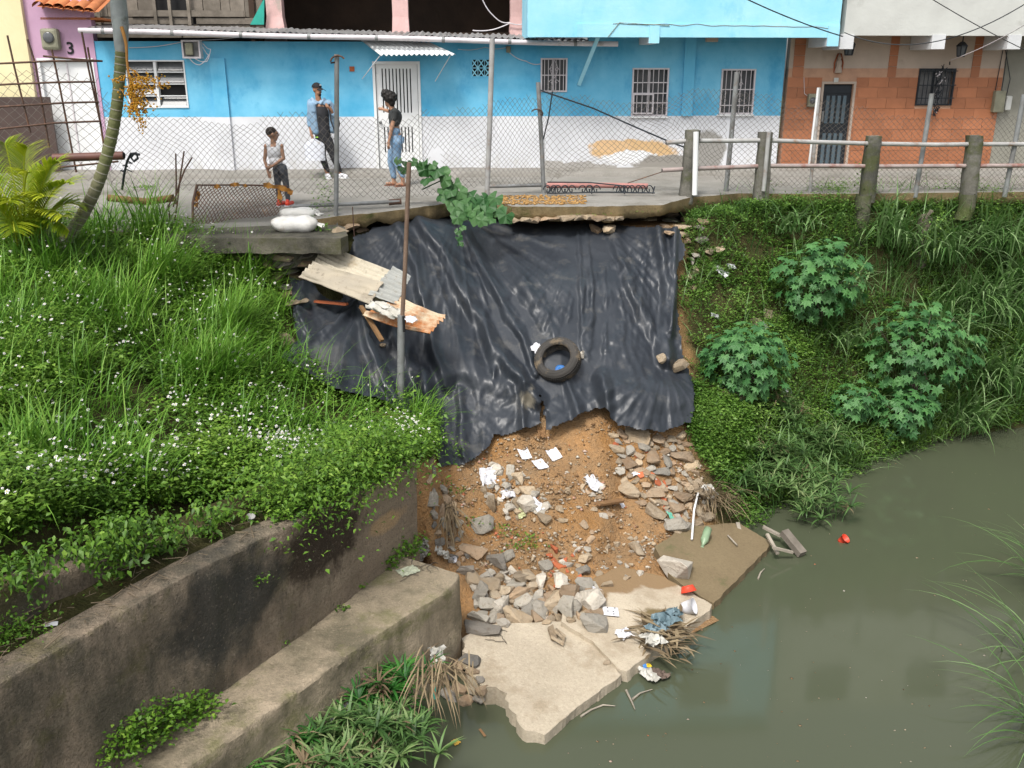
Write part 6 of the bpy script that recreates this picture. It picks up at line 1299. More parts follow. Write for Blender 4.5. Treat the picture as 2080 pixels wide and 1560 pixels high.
for i in range(3, len(tk) - 2, 6):
    d = (tk[i + 1] - tk[i]).normalized(); rg.tube([tk[i] - d * .006, tk[i] + d * .006], .078 * (1 - .18 * i / len(tk)) + .004, 16, sm=False)
rg.build('ring_scar', mat('pale_ring', (.34, .32, .27), (.26, .24, .2), 9, .9, .2), pr_)
cs = cr([P(246, 104, TY), P(245, 60, TY), P(241, 10, TY), P(238, -60, TY), P(238, -140, TY)], 8); MB().tube(cs, [.066, .07, .074, .078, .08, .083, .086, .088, .09, .092, .094, .096, .096, .096, .096, .094, .092, .09, .088, .086, .084, .08, .075, .07, .066, .06, .055, .05, .045, .04, .04, .04, .04][:len(cs)], 16).build('crown_shaft', mat('grey_crown_shaft', (.33, .35, .36), (.22, .235, .24), 5, .7, .2, 20, (.12, .12, .11), 3, .58), pr_)
top = P(238, -120, TY)
for i in range(9):
    a = i * 2 * math.pi / 9 + .3; d = Vector((math.cos(a), math.sin(a), 0)); q = [top + d * (2.1 * t) + Vector((0, 0, 1.3 * t - 1.5 * t * t)) for t in np.linspace(0, 1, 12)]; frond('frond', 'frond_g', q, 40, .5, .016, pr_, .5)
stalk = cr([P(247, 55, TY - .07), P(256, 90, TY - .12), P(259, 135, TY - .14), P(268, 185, TY - .16), P(272, 225, TY - .16)], 6); MB().tube(stalk, [.022 - .0006 * i for i in range(len(stalk))], 8).build('fruit_stalk', mat('orange_brown_stalk', (.42, .2, .05), (.3, .14, .04), 8, .7, .2), pr_)
fb_ = MB(); tw_ = MB(); ico = [(0, 0, 1), (.89, 0, .45), (.28, .85, .45), (-.72, .53, .45), (-.72, -.53, .45), (.28, -.85, .45), (.72, .53, -.45), (-.28, .85, -.45), (-.89, 0, -.45), (-.28, -.85, -.45), (.72, -.53, -.45), (0, 0, -1)]; icf = [(0, 1, 2), (0, 2, 3), (0, 3, 4), (0, 4, 5), (0, 5, 1), (1, 6, 2), (2, 7, 3), (3, 8, 4), (4, 9, 5), (5, 10, 1), (6, 7, 2), (7, 8, 3), (8, 9, 4), (9, 10, 5), (10, 6, 1), (11, 7, 6), (11, 8, 7), (11, 9, 8), (11, 10, 9), (11, 6, 10)]
for (u, v) in ((232, 165), (225, 160), (330, 155), (345, 172), (318, 168), (300, 150), (345, 180), (275, 150), (310, 190), (300, 215), (285, 250), (292, 270), (270, 240), (258, 220), (315, 225), (262, 200), (290, 200), (280, 225), (300, 240), (255, 180), (322, 200), (270, 165), (290, 180), (278, 205), (262, 235), (296, 232), (282, 262), (305, 180), (265, 185), (287, 215), (294, 255), (276, 190)):
    a = random.choice(stalk[12:]); e = P(u, v, TY - .16 + random.uniform(-.22, .22)); md = a.lerp(e, .5) + Vector((0, 0, .05)); tw_.tube([a, md, e], [.006, .005, .003], 4)
    for t in np.linspace(.25, 1, 20):
        p = (a * (1 - t) + md * t) * (1 - t) + (md * (1 - t) + e * t) * t + Vector((random.gauss(0, .02), random.gauss(0, .02), random.gauss(0, .02))); r = random.uniform(.008, .0145); fb_.add([p + Vector(q) * r for q in ico], icf, 0, True)
tw_.build('fruit_twig', mat('orange_twig', (.5, .26, .04), (.42, .2, .03), 9, .7, 0), pr_); tag(fb_.build('fruit', mat('orange_fruit', (.62, .25, .015), (.48, .3, .03), 30, .45, 0), pr_), kind='stuff')
# broken stump on the right bank
b_, _ = hit(1865, 530); sp = P(1880, 442, b_.y); mb = MB(); rows = []
for k in range(8):
    f = k / 7; c = b_.lerp(sp, f); rows.append([c + Vector((math.cos(q) * (.14 - .03 * f) + noise.noise(c * 4 + Vector((q, 0, 0))) * .03, math.sin(q) * .12, (noise.noise(Vector((q * 2, 1, 1))) * .16 if k == 7 else 0) - (.1 if k == 0 else 0))) for q in np.linspace(0, 2 * math.pi, 11)])
mb.grid(rows); tip = [Vector((p.x, p.y, p.z)) for p in rows[-1][:-1]]; mb.add(tip, [tuple(range(len(tip)))]); mb.bar(sp + Vector((-.05, -.05, .0)), sp + Vector((.07, -.05, .13)), .09, .03).bar(sp + Vector((-.14, -.05, .04)), sp + Vector((.03, -.06, .07)), .03, .02)
so = mb.build('tree_stump', M['bark']); tag(so, 'broken pale tree stump with splintered top and clinging leaves', 'tree stump')
np_ = NP(); q = np.array(b_.lerp(sp, .55)); n = 300; pos = q + RNG.normal(0, 1, (n, 3)) * [.16, .1, .2] + [.03, -.15, 0]; L = RNG.uniform(.03, .07, n); np_.add(*leaves_np(pos, RNG.normal(0, 1, (n, 3)), L, L * .35, .85 + RNG.normal(0, .15, n))); np_.build('foliage', [M['weed_r']], so)
# ------------------------------------------------------------------ stones
BV = bvh_of(LAND + [mo])
def hull(seed, n=22, flat=1., p=3.):
    r = random.Random(seed); bm = bmesh.new()
    for _ in range(n):
        q = Vector((r.gauss(0, 1), r.gauss(0, 1), r.gauss(0, 1))).normalized(); s = (abs(q.x) ** p + abs(q.y) ** p + abs(q.z) ** p) ** (1 / p); q = q / s * r.uniform(.86, 1.0); q.z *= flat; bm.verts.new(q)
    bmesh.ops.convex_hull(bm, input=bm.verts[:]); bmesh.ops.delete(bm, geom=[v for v in bm.verts if not v.link_faces], context='VERTS'); bmesh.ops.dissolve_limit(bm, angle_limit=math.radians(9), verts=bm.verts[:], edges=bm.edges[:])
    bmesh.ops.bevel(bm, geom=bm.edges[:], offset=.028, segments=1, affect='EDGES', clamp_overlap=True)
    me = bpy.data.meshes.new('stone'); bm.to_mesh(me); bm.free(); return me
HUL = {}
def rockmesh(kind, k, m):
    key = (kind, k, m)
    if key not in HUL:
        me = hull(100 + k + 50 * len(kind), {'slab': 15, 'block': 13, 'round': 26}[kind], {'slab': .34, 'block': .8, 'round': .72}[kind], {'slab': 6, 'block': 6, 'round': 2.4}[kind]); me.materials.append(M[m]); HUL[key] = me
    return HUL[key]
def rock(u, v, w, h, m='rock', kind='block', label=None, group=None, name='stone', ang=None, sink=.3, k=None, tiltn=.6):
    p, n = hit(u, v); dd = (p - Vector((0, 0, CZ))).length; W_ = w / FPX * dd / 2; H_ = h / FPX * dd / 2; k = random.randrange(5) if k is None else k
    me = rockmesh(kind, k, m); up = (Vector((0, 0, 1)).lerp(n, tiltn)).normalized(); R_ = up.to_track_quat('Z', 'Y').to_matrix() @ Matrix.Rotation(random.uniform(0, 6.28) if ang is None else ang, 3, 'Z')
    hh = H_ if kind != 'slab' else max(H_ * .9, W_ * .4)
    o = place(name, me, None, p + up * hh * (.5 - sink), R_.to_euler(), (W_ * 1.28, (W_ + H_) / 2 * random.uniform(1.0, 1.3), hh * 1.25 if kind != 'slab' else hh * 1.9)); return tag(o, label, 'stone', group)
BIG = [
 (1367, 1162, 62, 68, 'rock_pale', 'block', 'largest pale boulder lying across the joint of the silt-covered slab'), (1293, 1121, 36, 28, 'rock', 'block', 'tan stone alone on the soil left of the big pale boulder'), (1371, 1074, 46, 36, 'rock_grey', 'round', 'round grey boulder with a torn green plastic strip above the wet slab'),
 (1201, 1268, 54, 50, 'rock_grey', 'block', 'grey-green boulder at the back corner of the slab crack'), (1199, 1222, 52, 48, 'rock_pale', 'block', 'pale boulder with a white paper draped over it'), (1125, 1225, 48, 46, 'rock', 'block', 'tan block left of the brick pieces above the front slab'),
 (1048, 1258, 54, 46, 'rock', 'block', 'rounded tan block touching the back edge of the front slab'), (1094, 1247, 50, 36, 'rock_grey', 'block', 'grey flat-topped block behind the broken pottery'), (1053, 1212, 46, 32, 'rock_brown', 'block', 'brown block in the middle of the lower boulder heap'),
 (1053, 1178, 36, 36, 'rock', 'block', 'upright tan block at the top of the lower boulder heap'), (1016, 1234, 42, 40, 'rock_pale', 'block', 'cream block above the blue-grey flagstone'), (996, 1192, 50, 30, 'rock', 'slab', 'long brown slab stone leaning beside the footing end'),
 (974, 1208, 30, 44, 'rock_grey', 'block', 'grey-white stone pressed against the footing end'), (998, 1147, 44, 32, 'rock_dark', 'block', 'dark grey block above the heap near the footing'), (981, 1068, 44, 34, 'rock_grey', 'round', 'grey stone alone left of the soil mound'),
 (1107, 1153, 28, 28, 'rock_grey', 'round', 'round grey cobble above the tan block'), (979, 1278, 66, 28, 'rock_dark', 'slab', 'flat blue-grey flagstone overhanging the front slab'), (1183, 1163, 26, 28, 'rock_grey', 'block', 'grey stone on soil above the paper-draped boulder'),
 (1068, 1025, 34, 34, 'rock_pale', 'round', 'pale boulder among white papers in the upper slide'), (1085, 1006, 22, 20, 'rock_grey', 'round', 'grey cobble touching the pale boulder among papers'), (1000, 1029, 24, 34, 'rock', 'block', 'upright tan stone left of the papers in the upper slide'),
 (1044, 976, 32, 24, 'rock', 'block', 'tan stone right of the upper crumpled paper'), (1005, 957, 26, 24, 'rock_pale', 'round', 'pale stone touching the upper crumpled paper'), (1163, 1240, 28, 34, 'rock_grey', 'block', 'grey slanting stone beside the brick pieces'),
 (1105, 1032, 26, 18, 'rock_pale', 'block', 'small pale stone right of the paper-side boulder'), (1097, 1222, 30, 26, 'rock_brown', 'block', 'brown stone between two big blocks of the lower heap'), (1010, 1262, 30, 24, 'rock_brown', 'block', 'brown stone between flagstone and tan block'), (1030, 1200, 34, 26, 'rock', 'slab', 'flat tan stone on top of the lower heap'),
 (1190, 1135, 28, 20, 'rock', 'block', 'tan stone below the firm orange clod'), (960, 1120, 44, 30, 'rock_brown', 'slab', 'brown flat slab above the footing corner'), (945, 1165, 30, 30, 'rock_dark', 'block', 'dark stone wedged behind the footing end'), (1030, 1130, 28, 20, 'rock_grey', 'block', 'grey stone in the moss patch below the slide'),
 (582, 700, 50, 32, 'rock', 'round', 'rounded tan stone holding down the smaller tarp by the grass'), (1378, 750, 24, 44, 'rock', 'round', 'long tan stone pinning the right side of the tarp'), (1346, 731, 17, 26, 'rock', 'round', 'small tan stone beside the long one on the tarp'),
 (1238, 469, 34, 24, 'rock', 'round', 'larger tan stone tucked at the tarp top under the lane'), (1210, 467, 24, 18, 'rock_brown', 'block', 'smaller brown stone tucked at the tarp top under the lane'), (1181, 722, 16, 18, 'rock_pale', 'block', 'small pale stone behind the tyre'), (778, 703, 13, 12, 'rock', 'round', 'tiny yellowish stone at the foot of the wooden stick'),
 (1485, 805, 46, 26, 'rock', 'slab', 'exposed tan stone under the lobed shrub nearest the tarp'), (1500, 815, 30, 18, 'rock_brown', 'slab', 'brown stone edge under the lobed shrub nearest the tarp'), (1558, 640, 26, 16, 'rock', 'slab', 'exposed stone above the lobed shrub nearest the tarp'), (1535, 655, 22, 14, 'rock', 'slab', 'tan stone in the thin grass above the nearest shrub'), (1110, 1360 - 95, 20, 8, 'rock', 'slab', 'thin tan chip lying at the back of the front slab'), (1232, 1347, 15, 7, 'rock', 'slab', 'small chip at the lower end of the slab crack')]
for a in BIG: rock(*a[:6], label=a[6], sink=.12)
r_ = random.Random(21); RN = [0]
def scatter(n, poly, wr, asp, mats_, kind, label, group, sink=.2, tiltn=.8, minu=None):
    us_ = [p[0] for p in poly]; vs_ = [p[1] for p in poly]; k = 0; t = 0; placed = []
    while k < n and t < n * 40:
        t += 1; u, v = r_.uniform(min(us_), max(us_)), r_.uniform(min(vs_), max(vs_))
        if not inpoly(u, v, poly): continue
        w = wr[0] + (wr[1] - wr[0]) * r_.random() ** 1.6
        if any((u - a) ** 2 + ((v - b) * 1.3) ** 2 < ((w + c) * .36) ** 2 for a, b, c in placed): continue
        placed.append((u, v, w)); mk = r_.choice(mats_); kd = kind if isinstance(kind, str) else r_.choice(kind); lb = label if label.startswith('broken') else '%s %s %s stone %s' % ('larger' if w > .6 * wr[0] + .4 * wr[1] else 'small', {'slab': 'flat', 'block': 'angular', 'round': 'rounded'}[kd], {'rock': 'tan', 'rock_grey': 'grey', 'rock_dark': 'dark grey', 'rock_pale': 'pale', 'rock_brown': 'brown'}[mk], label); rock(u, v, w, w * r_.uniform(*asp), mk, kd, lb, group, sink=sink, tiltn=tiltn); k += 1
PILE = [(1245, 885), (1270, 878), (1330, 886), (1385, 880), (1408, 930), (1425, 975), (1455, 1020), (1430, 1062), (1385, 1085), (1345, 1060), (1310, 1030), (1275, 1000), (1252, 950)]
scatter(175, PILE, (18, 46), (.4, .75), ['rock_brown', 'rock_brown', 'rock', 'rock', 'rock_grey'], ['slab', 'block', 'slab'], 'in the loose heap below the right end of the tarp', 'stones of the heap below the tarp', .1, .55)
scatter(64, [(960, 1170), (1010, 1150), (1080, 1165), (1150, 1185), (1235, 1190), (1215, 1250), (1140, 1265), (1060, 1275), (965, 1265)], (18, 42), (.6, .95), ['rock', 'rock_grey', 'rock_brown', 'rock_pale'], ['block', 'block', 'slab'], 'filling the boulder heap behind the front slabs', 'stones filling the boulder heap', .1)
scatter(46, [(990, 940), (1060, 950), (1110, 1000), (1120, 1060), (1085, 1070), (1010, 1050), (975, 990)], (10, 28), (.6, .9), ['rock', 'rock_pale', 'rock_grey'], ['block', 'slab'], 'strewn among the papers on the slide', 'stones among the papers', .2)
scatter(34, [(872, 1000), (905, 985), (935, 1060), (955, 1130), (930, 1160), (880, 1110)], (12, 30), (.5, .9), ['rock_dark', 'rock_brown', 'rock_grey'], ['block', 'slab'], 'in the gully beside the river wall end', 'stones in the gully by the wall end', .2)
scatter(44, [(1130, 980), (1245, 980), (1240, 1010), (1260, 1130), (1230, 1180), (1150, 1180), (1100, 1120), (1140, 1060)], (8, 22), (.5, .9), ['rock', 'rock_brown', 'rock_pale'], ['block', 'slab'], 'scattered on the orange soil of the slide', 'stones scattered on the slide', .3)
scatter(26, [(1255, 1080), (1345, 1100), (1330, 1150), (1280, 1180), (1240, 1160)], (6, 16), (.6, .9), ['rock', 'rock_pale'], ['block'], 'on the washed soil above the middle slab', 'stones on the washed soil', .3)
scatter(16, [(1110, 1100), (1180, 1120), (1180, 1240), (1150, 1240), (1120, 1180)], (9, 20), (.5, .7), ['brick'], 'block', 'broken red brick fragment in the lower slide', 'brick fragments', .2)
scatter(9, [(1255, 900), (1310, 900), (1410, 1040), (1390, 1065), (1340, 1040)], (9, 22), (.4, .6), ['brick'], 'slab', 'broken red tile fragment in the heap below the tarp', 'brick fragments', .1)
rock(1248, 905, 20, 12, 'brick', 'slab', label='long red tile shard standing at the left of the stone heap', group='brick fragments')
# dry-stone masonry showing under the lane
def masonry(label, spots, base_uv, name='stone_wall', mats_=('rock', 'rock_brown', 'rock_grey')):
    b, _ = hit(*base_uv); rt = root(name, label, 'stone wall', b)
    for u, v, w, h in spots:
        p, n = hit(u, v); dd = (p - Vector((0, 0, CZ))).length; me = rockmesh('slab' if h < w * .5 else 'block', r_.randrange(5), r_.choice(mats_)); W_, H_ = w / FPX * dd / 2, h / FPX * dd / 2
        place('stone', me, rt, p + Vector((0, .02, 0)), (r_.uniform(-.12, .12), r_.uniform(-.12, .12), r_.uniform(-.3, .3)), (W_ * 1.05, .16, H_ / (.34 if h < w * .5 else .8)))
    return rt
sp = []
for row, (v, u0, u1) in enumerate(((436, 1345, 1455), (449, 1335, 1440), (462, 1330, 1420), (475, 1340, 1400), (488, 1385, 1410))):
    u = u0 + r_.uniform(0, 10)
    while u < u1: w = r_.uniform(18, 42); sp.append((u + w / 2, v + r_.uniform(-2, 2), w * .96, r_.uniform(10, 15))); u += w
masonry('dry stone masonry showing under the lane right of the tarp', sp, (1400, 500))
sp = []
for row, (v, u0, u1) in enumerate(((522, 440, 660), (536, 530, 640), (552, 540, 630), (566, 545, 605), (582, 550, 592), (598, 555, 590), (615, 560, 590))):
    u = u0 + r_.uniform(0, 14)
    while u < u1: w = r_.uniform(26, 62); sp.append((u + w / 2, v + r_.uniform(-2, 2), w * .96, r_.uniform(12, 17))); u += w
masonry('layered flat stones under the sandbag ledge, left of the tin sheets', sp, (570, 640))
sp = [(u, 447 - 5 * math.sin((u - 1040) / 95) + r_.uniform(-3, 3), r_.uniform(22, 44), r_.uniform(9, 15)) for u in range(1046, 1345, 21)] + [(705, 462, 50, 20), (735, 470, 34, 16), (690, 470, 30, 16)]
masonry('broken brown chunks under the overhanging lane edge above the tarp', sp, (1180, 470), mats_=('rock_brown', 'rock', 'rock_brown'))
sp = [(1400, 530, 22, 14), (1405, 548, 26, 16), (1402, 565, 24, 12), (1412, 517, 20, 10), (1440, 510, 30, 12), (1460, 505, 22, 10), (1405, 585, 22, 12)]
masonry('few exposed wall stones beside the upper right corner of the tarp', sp, (1405, 600))
sp = [(876, 905, 14, 14), (882, 922, 16, 14), (874, 938, 18, 12), (880, 955, 16, 16), (872, 972, 14, 12)]
masonry('small stones stacked at the end of the river wall', sp, (880, 1000))
# fine rubble: nobody could count it
rub = NP(); base_h = [np.array([tuple(v.co) for v in hull(900 + k, 9, .7).vertices]) for k in range(1)]
def octa(P_, S_, A):
    n = len(P_); d = np.array([[1, 0, 0], [-1, 0, 0], [0, 1, 0], [0, -1, 0], [0, 0, 1], [0, 0, -1.]]); V = np.repeat(d[None], n, 0) * RNG.uniform(.6, 1.2, (n, 6, 1)) + RNG.normal(0, .22, (n, 6, 3)); a = RNG.uniform(0, 6.28, n); c, s = np.cos(a), np.sin(a)
    V[:, :, 2] *= .62; x = V[:, :, 0] * c[:, None] - V[:, :, 1] * s[:, None]; V[:, :, 1] = V[:, :, 0] * s[:, None] + V[:, :, 1] * c[:, None]; V[:, :, 0] = x; V = V * S_[:, None, None] + P_[:, None]
    f = np.array([[0, 2, 4], [2, 1, 4], [1, 3, 4], [3, 0, 4], [2, 0, 5], [1, 2, 5], [3, 1, 5], [0, 3, 5]]); return V.reshape(-1, 3), ((np.arange(n) * 6)[:, None, None] + f[None]).reshape(-1, 3), np.repeat(A, 6)
SL = [(890, 960), (1000, 895), (1100, 885), (1215, 835), (1250, 872), (1400, 880), (1460, 1040), (1390, 1090), (1340, 1110), (1330, 1160), (1240, 1200), (1230, 1260), (1000, 1270), (945, 1170), (870, 1000)]
p, _, _ = sample(3900, SL, lambda u, v, p: (1 - .85 * np.exp(-((u - 1190) / 85) ** 2 - ((v - 1050) / 60) ** 2) - .6 * np.exp(-((u - 1160) / 80) ** 2 - ((v - 915) / 45) ** 2)) * (.25 + 3 * np.clip(fbm(p * 3 + 2, 3) - .45, 0, 1) * 3 + .8 * np.exp(-((u - 1040) / 60) ** 2 - ((v - 1010) / 60) ** 2))); rub.add(*octa(p + [0, -.01, .008], .007 + .028 * RNG.random(3900) ** 3, RNG.random(3900)))
b = B('rubble_chips'); M['chips'] = b.fin(b.ramp(b.attr('rnd'), [(0, (.15, .085, .04)), (.4, (.28, .19, .11)), (.75, (.34, .28, .2)), (.93, (.46, .42, .36)), (1, (.4, .12, .05))]), .9, .2, b.noise(50, 3), .3, .01)
tag(rub.build('rubble', [M['chips']], smooth_=False), 'fine stone chips and gravel strewn over the landslide', kind='stuff')
gr = NP(); u = RNG.uniform(1020, 1190, 900); v = RNG.uniform(398, 416, 900); pts = np.array([tuple(hit(a, c)[0]) for a, c in zip(u, v)]); gr.add(*octa(pts + [0, 0, .01], .008 + .03 * RNG.random(900) ** 2, RNG.uniform(.1, .5, 900))); b = B('orange_gravel'); M['ogravel'] = b.fin(b.mix(b.attr('rnd'), (.3, .16, .05), (.5, .34, .16)), .95, .1)
tag(gr.build('gravel', [M['ogravel']], smooth_=False), 'orange gravel spilled on the lane edge above the tarp', kind='stuff')
gm = NP(); us2 = np.linspace(1020, 1200, 40); rws = []
for t in np.linspace(0, 1, 12): rws.append([hit(u_, 396 + 20 * t)[0] + Vector((0, 0, .05 * math.sin(math.pi * t) * (.3 + noise.noise(Vector((u_ * .03, t * 3, 2))) ** 2 * 3) * math.sin(math.pi * (u_ - 1020) / 180))) for u_ in us2])
# dry litter on the ledge
tw = MB()
for _ in range(260):
    t = r_.random(); q = inner[0].lerp(inner[-1], t) + wd * r_.uniform(.06, .6); q.z = -1.55 - .17 * float(smooth(np.array(t), .45, 1.)) + .02; d = Vector((r_.gauss(0, 1), r_.gauss(0, 1), r_.gauss(0, .15))).normalized() * r_.uniform(.03, .16); tw.tube([q - d / 2, q + d / 2], r_.uniform(.002, .006), 3)
tag(tw.build('twigs', mat('dry_twigs', (.19, .15, .1), (.12, .09, .06), 9, .9, 0)), 'dry twigs and leaf litter on the top of the river wall', kind='stuff')
# ------------------------------------------------------------------ papers, scraps and rubbish
def paper(label, u, v, w, h, ang=0., crump=.0, m='paper', name='paper', cat='paper', lift=.015, n=8, seed=None, curl=.0):
    p, nn = hit(u, v); nn = (nn + Vector((0, 0, .35))).normalized(); dd = (p - Vector((0, 0, CZ))).length; W_, H_ = w / FPX * dd, h / FPX * dd
    x = Vector((1, 0, 0)); x = (x - nn * x.dot(nn)).normalized(); y = nn.cross(x); c, s = math.cos(ang), math.sin(ang); x, y = x * c + y * s, y * c - x * s; sd_ = seed or u; mb = MB(); rows = []
    for i in range(n + 1):
        r = []
        for j in range(n + 1):
            a, b = i / n - .5, j / n - .5; q = Vector((a * 3, b * 3, sd_)); z = .02 * W_ + curl * W_ * (a * a * 4) + abs(noise.noise(q)) * .05 * W_; d = Vector()
            if crump: d = Vector((noise.noise(q * 1.7), noise.noise(q * 1.7 + Vector((9, 0, 0))), 0)) * crump * W_ * .6; z += abs(noise.noise(q * 1.9 + Vector((0, 5, 0)))) * crump * W_ * 1.2 + abs(noise.noise(q * 4)) * crump * .35 * W_
            r.append(p + nn * (lift + z) + x * (a * W_ + d.x) + y * (b * H_ * 1.5 + d.y))
        rows.append(r)
    return tag(mb.grid(rows, sm=not crump).build(name, M[m] if isinstance(m, str) else m), label, cat)
for a in (('folded white sheet of paper under the tarp hem, leftmost of three', 1064, 922, 22, 24, .35, .0), ('white sheet of paper below the other two, middle of the slide', 1096, 946, 25, 20, .5, .05), ('white sheet of paper with a crease, rightmost of three under the tarp', 1125, 925, 24, 20, .45, .06)): paper(*a, curl=.06)
for a in (('large crumpled white paper beside the pale stone on the upper slide', 990, 972, 40, 28, .2, .34), ('crumpled white paper at the right side of the slide', 1202, 982, 28, 24, .7, .36), ('crumpled white paper strip above the pale boulder', 1033, 1006, 30, 16, .1, .36), ('white paper wedged behind the pale boulder', 1088, 1028, 22, 22, .8, .3), ('white paper draped on the paper-draped boulder', 1203, 1206, 28, 18, -.5, .3), ('white crumpled paper lying on the middle slab', 1267, 1292, 30, 18, .5, .3), ('crumpled white paper caught in the sedges by the footing', 686, 1462, 52, 30, .5, .34), ('crumpled white paper on the right bank beside the tarp', 1461, 552, 22, 24, .9, .3), ('small white scrap beside the right bank paper', 1484, 543, 18, 8, .2, .2), ('white wad of paper left of the tyre', 1092, 713, 20, 20, .7, .34), ('white scrap in the greenery below the shrub nearest the tarp', 1596, 797, 22, 12, .1, .3), ('pale scrap above the nearest shrub', 1450, 643, 18, 8, .0, .2), ('white scrap behind the nearest shrub top', 1551, 662, 11, 15, .3, .2), ('white paper scrap between stones of the heap', 1290, 962, 16, 14, .3, .3), ('thin white shard standing at the right of the orange clod', 1262, 1025, 9, 12, .5, .1)): paper(*a, n=9)
paper('white card lying flat on top of the river wall', 104, 1272, 22, 8, .35)
sq = paper('square white sheet with dark spots on the middle slab', 1240, 1245, 31, 19, .0, n=6)
mb = MB(); c = wloc(sq); p, nn = hit(1240, 1245); x = Vector((1, 0, 0))
for du, dv in ((-6, 0), (5, 1), (6, 6), (-7, -7), (8, -6)):
    q, _ = hit(1240 + du, 1245 + dv); q = q + nn * .026; mb.add([q + Vector((.009 * math.cos(a), .009 * math.sin(a), 0)) for a in np.linspace(0, 6.28, 8)[:-1]], [tuple(range(7))])
mb.build('ink_spot', M['black'], sq)
paper('dirty grey-white cloth hanging over the footing corner', 868, 1120, 40, 26, .6, .4, 'cloth', 'cloth', 'cloth', .03, 12); paper('greenish plastic film stuck to the footing top beside the cloth', 828, 1163, 40, 20, .6, .12, mat('green_film', (.38, .4, .3), (.32, .34, .25), 8, .5, .2), 'plastic_film', 'plastic film', .006, 8); paper('torn dirty white cloth on the footing corner by the white cup', 893, 1130, 36, 12, .5, .4, 'cloth', 'cloth', 'cloth', .02, 9)
paper('torn green plastic strip on the round grey boulder', 1361, 1060, 10, 26, .2, .3, mat('green_strip', (.14, .4, .3), (.1, .32, .24), 8, .5, .2), 'plastic_strip', 'plastic strip', .05)
paper('pale yellow plastic scrap left of the orange soil', 1057, 1043, 18, 14, .4, .4, mat('pale_yellow_plastic', (.5, .52, .3), (.42, .45, .25), 8, .5, .2), 'plastic_scrap', 'plastic scrap')
paper('orange earth-stained scrap showing in the tarp slit', 1100, 880, 18, 16, 0, .3, 'wood_brown', 'scrap', 'scrap')
def cup(label, u, v, r, h, m, axis, name='cup', lift=.03, water=False):
    p, n = (G(u, v, WZ), Vector((0, 0, 1))) if water else hit(u, v); ax = Vector(axis).normalized(); o = MB().lathe(p + Vector((0, 0, lift)) - ax * h / 2, [(0, 0), (r * .72, 0), (r * .8, h * .3), (r, h), (r * 1.06, h), (r * .96, h * .98), (r * .7, h * .05), (0, h * .05)], 14, ax).build(name, M[m]); return tag(o, label, 'cup')
cup('white plastic cup lying at the edge of the middle slab', 1398, 1243, .085, .13, 'paper', (.8, -.3, .4), lift=.06); cup('small white cup on the footing corner', 920, 1141, .035, .06, 'paper', (.7, -.6, .3)); cup('orange-red plastic cup floating on the water', 1712, 1100, .06, .10, 'red', (.5, -.4, .75), lift=.02, water=True); cup('red plastic bowl upside down in the slab joint', 1397, 1204, .09, .07, 'red', (.2, -.5, -.8), 'bowl', .05)
cup('clear dusty cup on the top of the river wall', 510, 1060, .035, .06, 'galv_light', (.2, -.3, .9))
def bottle(label, u, v, m, axis, L, r, name='bottle'):
    p, n = hit(u, v); ax = Vector(axis).normalized(); o = MB().lathe(p + n * r - ax * L / 2, [(0, 0), (r, .005), (r, L * .3), (r * .93, L * .4), (r, L * .5), (r, L * .62), (r * .4, L * .82), (r * .34, L * .95), (r * .42, L * .95), (r * .42, L), (0, L)], 12, ax).build(name, M[m]); return tag(o, label, 'bottle')
bottle('pale green plastic bottle below the dry hanging stalks', 1430, 1100, 'bottle', (-.35, -.75, -.4), .30, .05)
# tyre
p, n = hit(1137, 738); ax = Vector((-.30, -.68, .67)).normalized(); N_ = 84; TS = .92; prof = [(.205, -.085), (.215, -.105), (.26, -.122), (.30, -.112), (.322, -.092), (.33, -.06), (.332, 0), (.33, .06), (.322, .092), (.30, .112), (.26, .122), (.215, .105), (.205, .085), (.225, .06), (.29, .04), (.305, 0), (.29, -.04), (.225, -.06), (.205, -.085)]
pc = p + ax * .10; ty = root('tyre', 'old muddy car tyre lying on the tarp', 'tyre', p); prof = [(r * TS, h * TS) for r, h in prof]; MB().lathe(pc, prof, N_, ax).build('carcass', M['tyre'], ty)
R_ = ax.to_track_quat('Z', 'Y').to_matrix(); tb_ = MB()
for k in range(64):
    for row, (h, w) in enumerate(((-.07, .03), (-.025, .032), (.025, .032), (.07, .03))):
        a = 2 * math.pi * (k + .5 * (row % 2)) / 64; rad = Vector((math.cos(a), math.sin(a), 0)); tan = Vector((-math.sin(a), math.cos(a), 0)); c = pc + R_ @ (rad * (.334 - (.008 if abs(h) > .05 else 0)) + Vector((0, 0, h))); c = pc + (c - pc) * TS; tb_.box(c, (.012, .022, w), Matrix((R_ @ rad, R_ @ tan, ax)).transposed())
tag(tb_.build('tread', M['tyre'], ty), kind='stuff')
rb_ = MB()
for r in (.235 * TS, .27 * TS): rb_.lathe(pc, [(r - .004, .112 if r > .235 else .104), (r, .116 if r > .235 else .108), (r + .004, .112 if r > .235 else .106)], N_, ax)
rb_.build('sidewall_rib', M['tyre'], ty)
tp = MB(); c = pc - ax * .02
rows = [[c + R_ @ Vector((.07 * math.cos(a) * t + .06, .07 * math.sin(a) * t - .12, .05 * noise.noise(Vector((a, t * 3, 1))))) for a in np.linspace(0, 6.28, 12)] for t in (0.02, .4, .75, 1)]; tag(tp.grid(rows).build('plastic_bag', mat('bright_blue_plastic', (.03, .16, .42), (.02, .1, .3), 8, .4, .3)), 'bright blue plastic scrap inside the tyre', 'plastic bag')
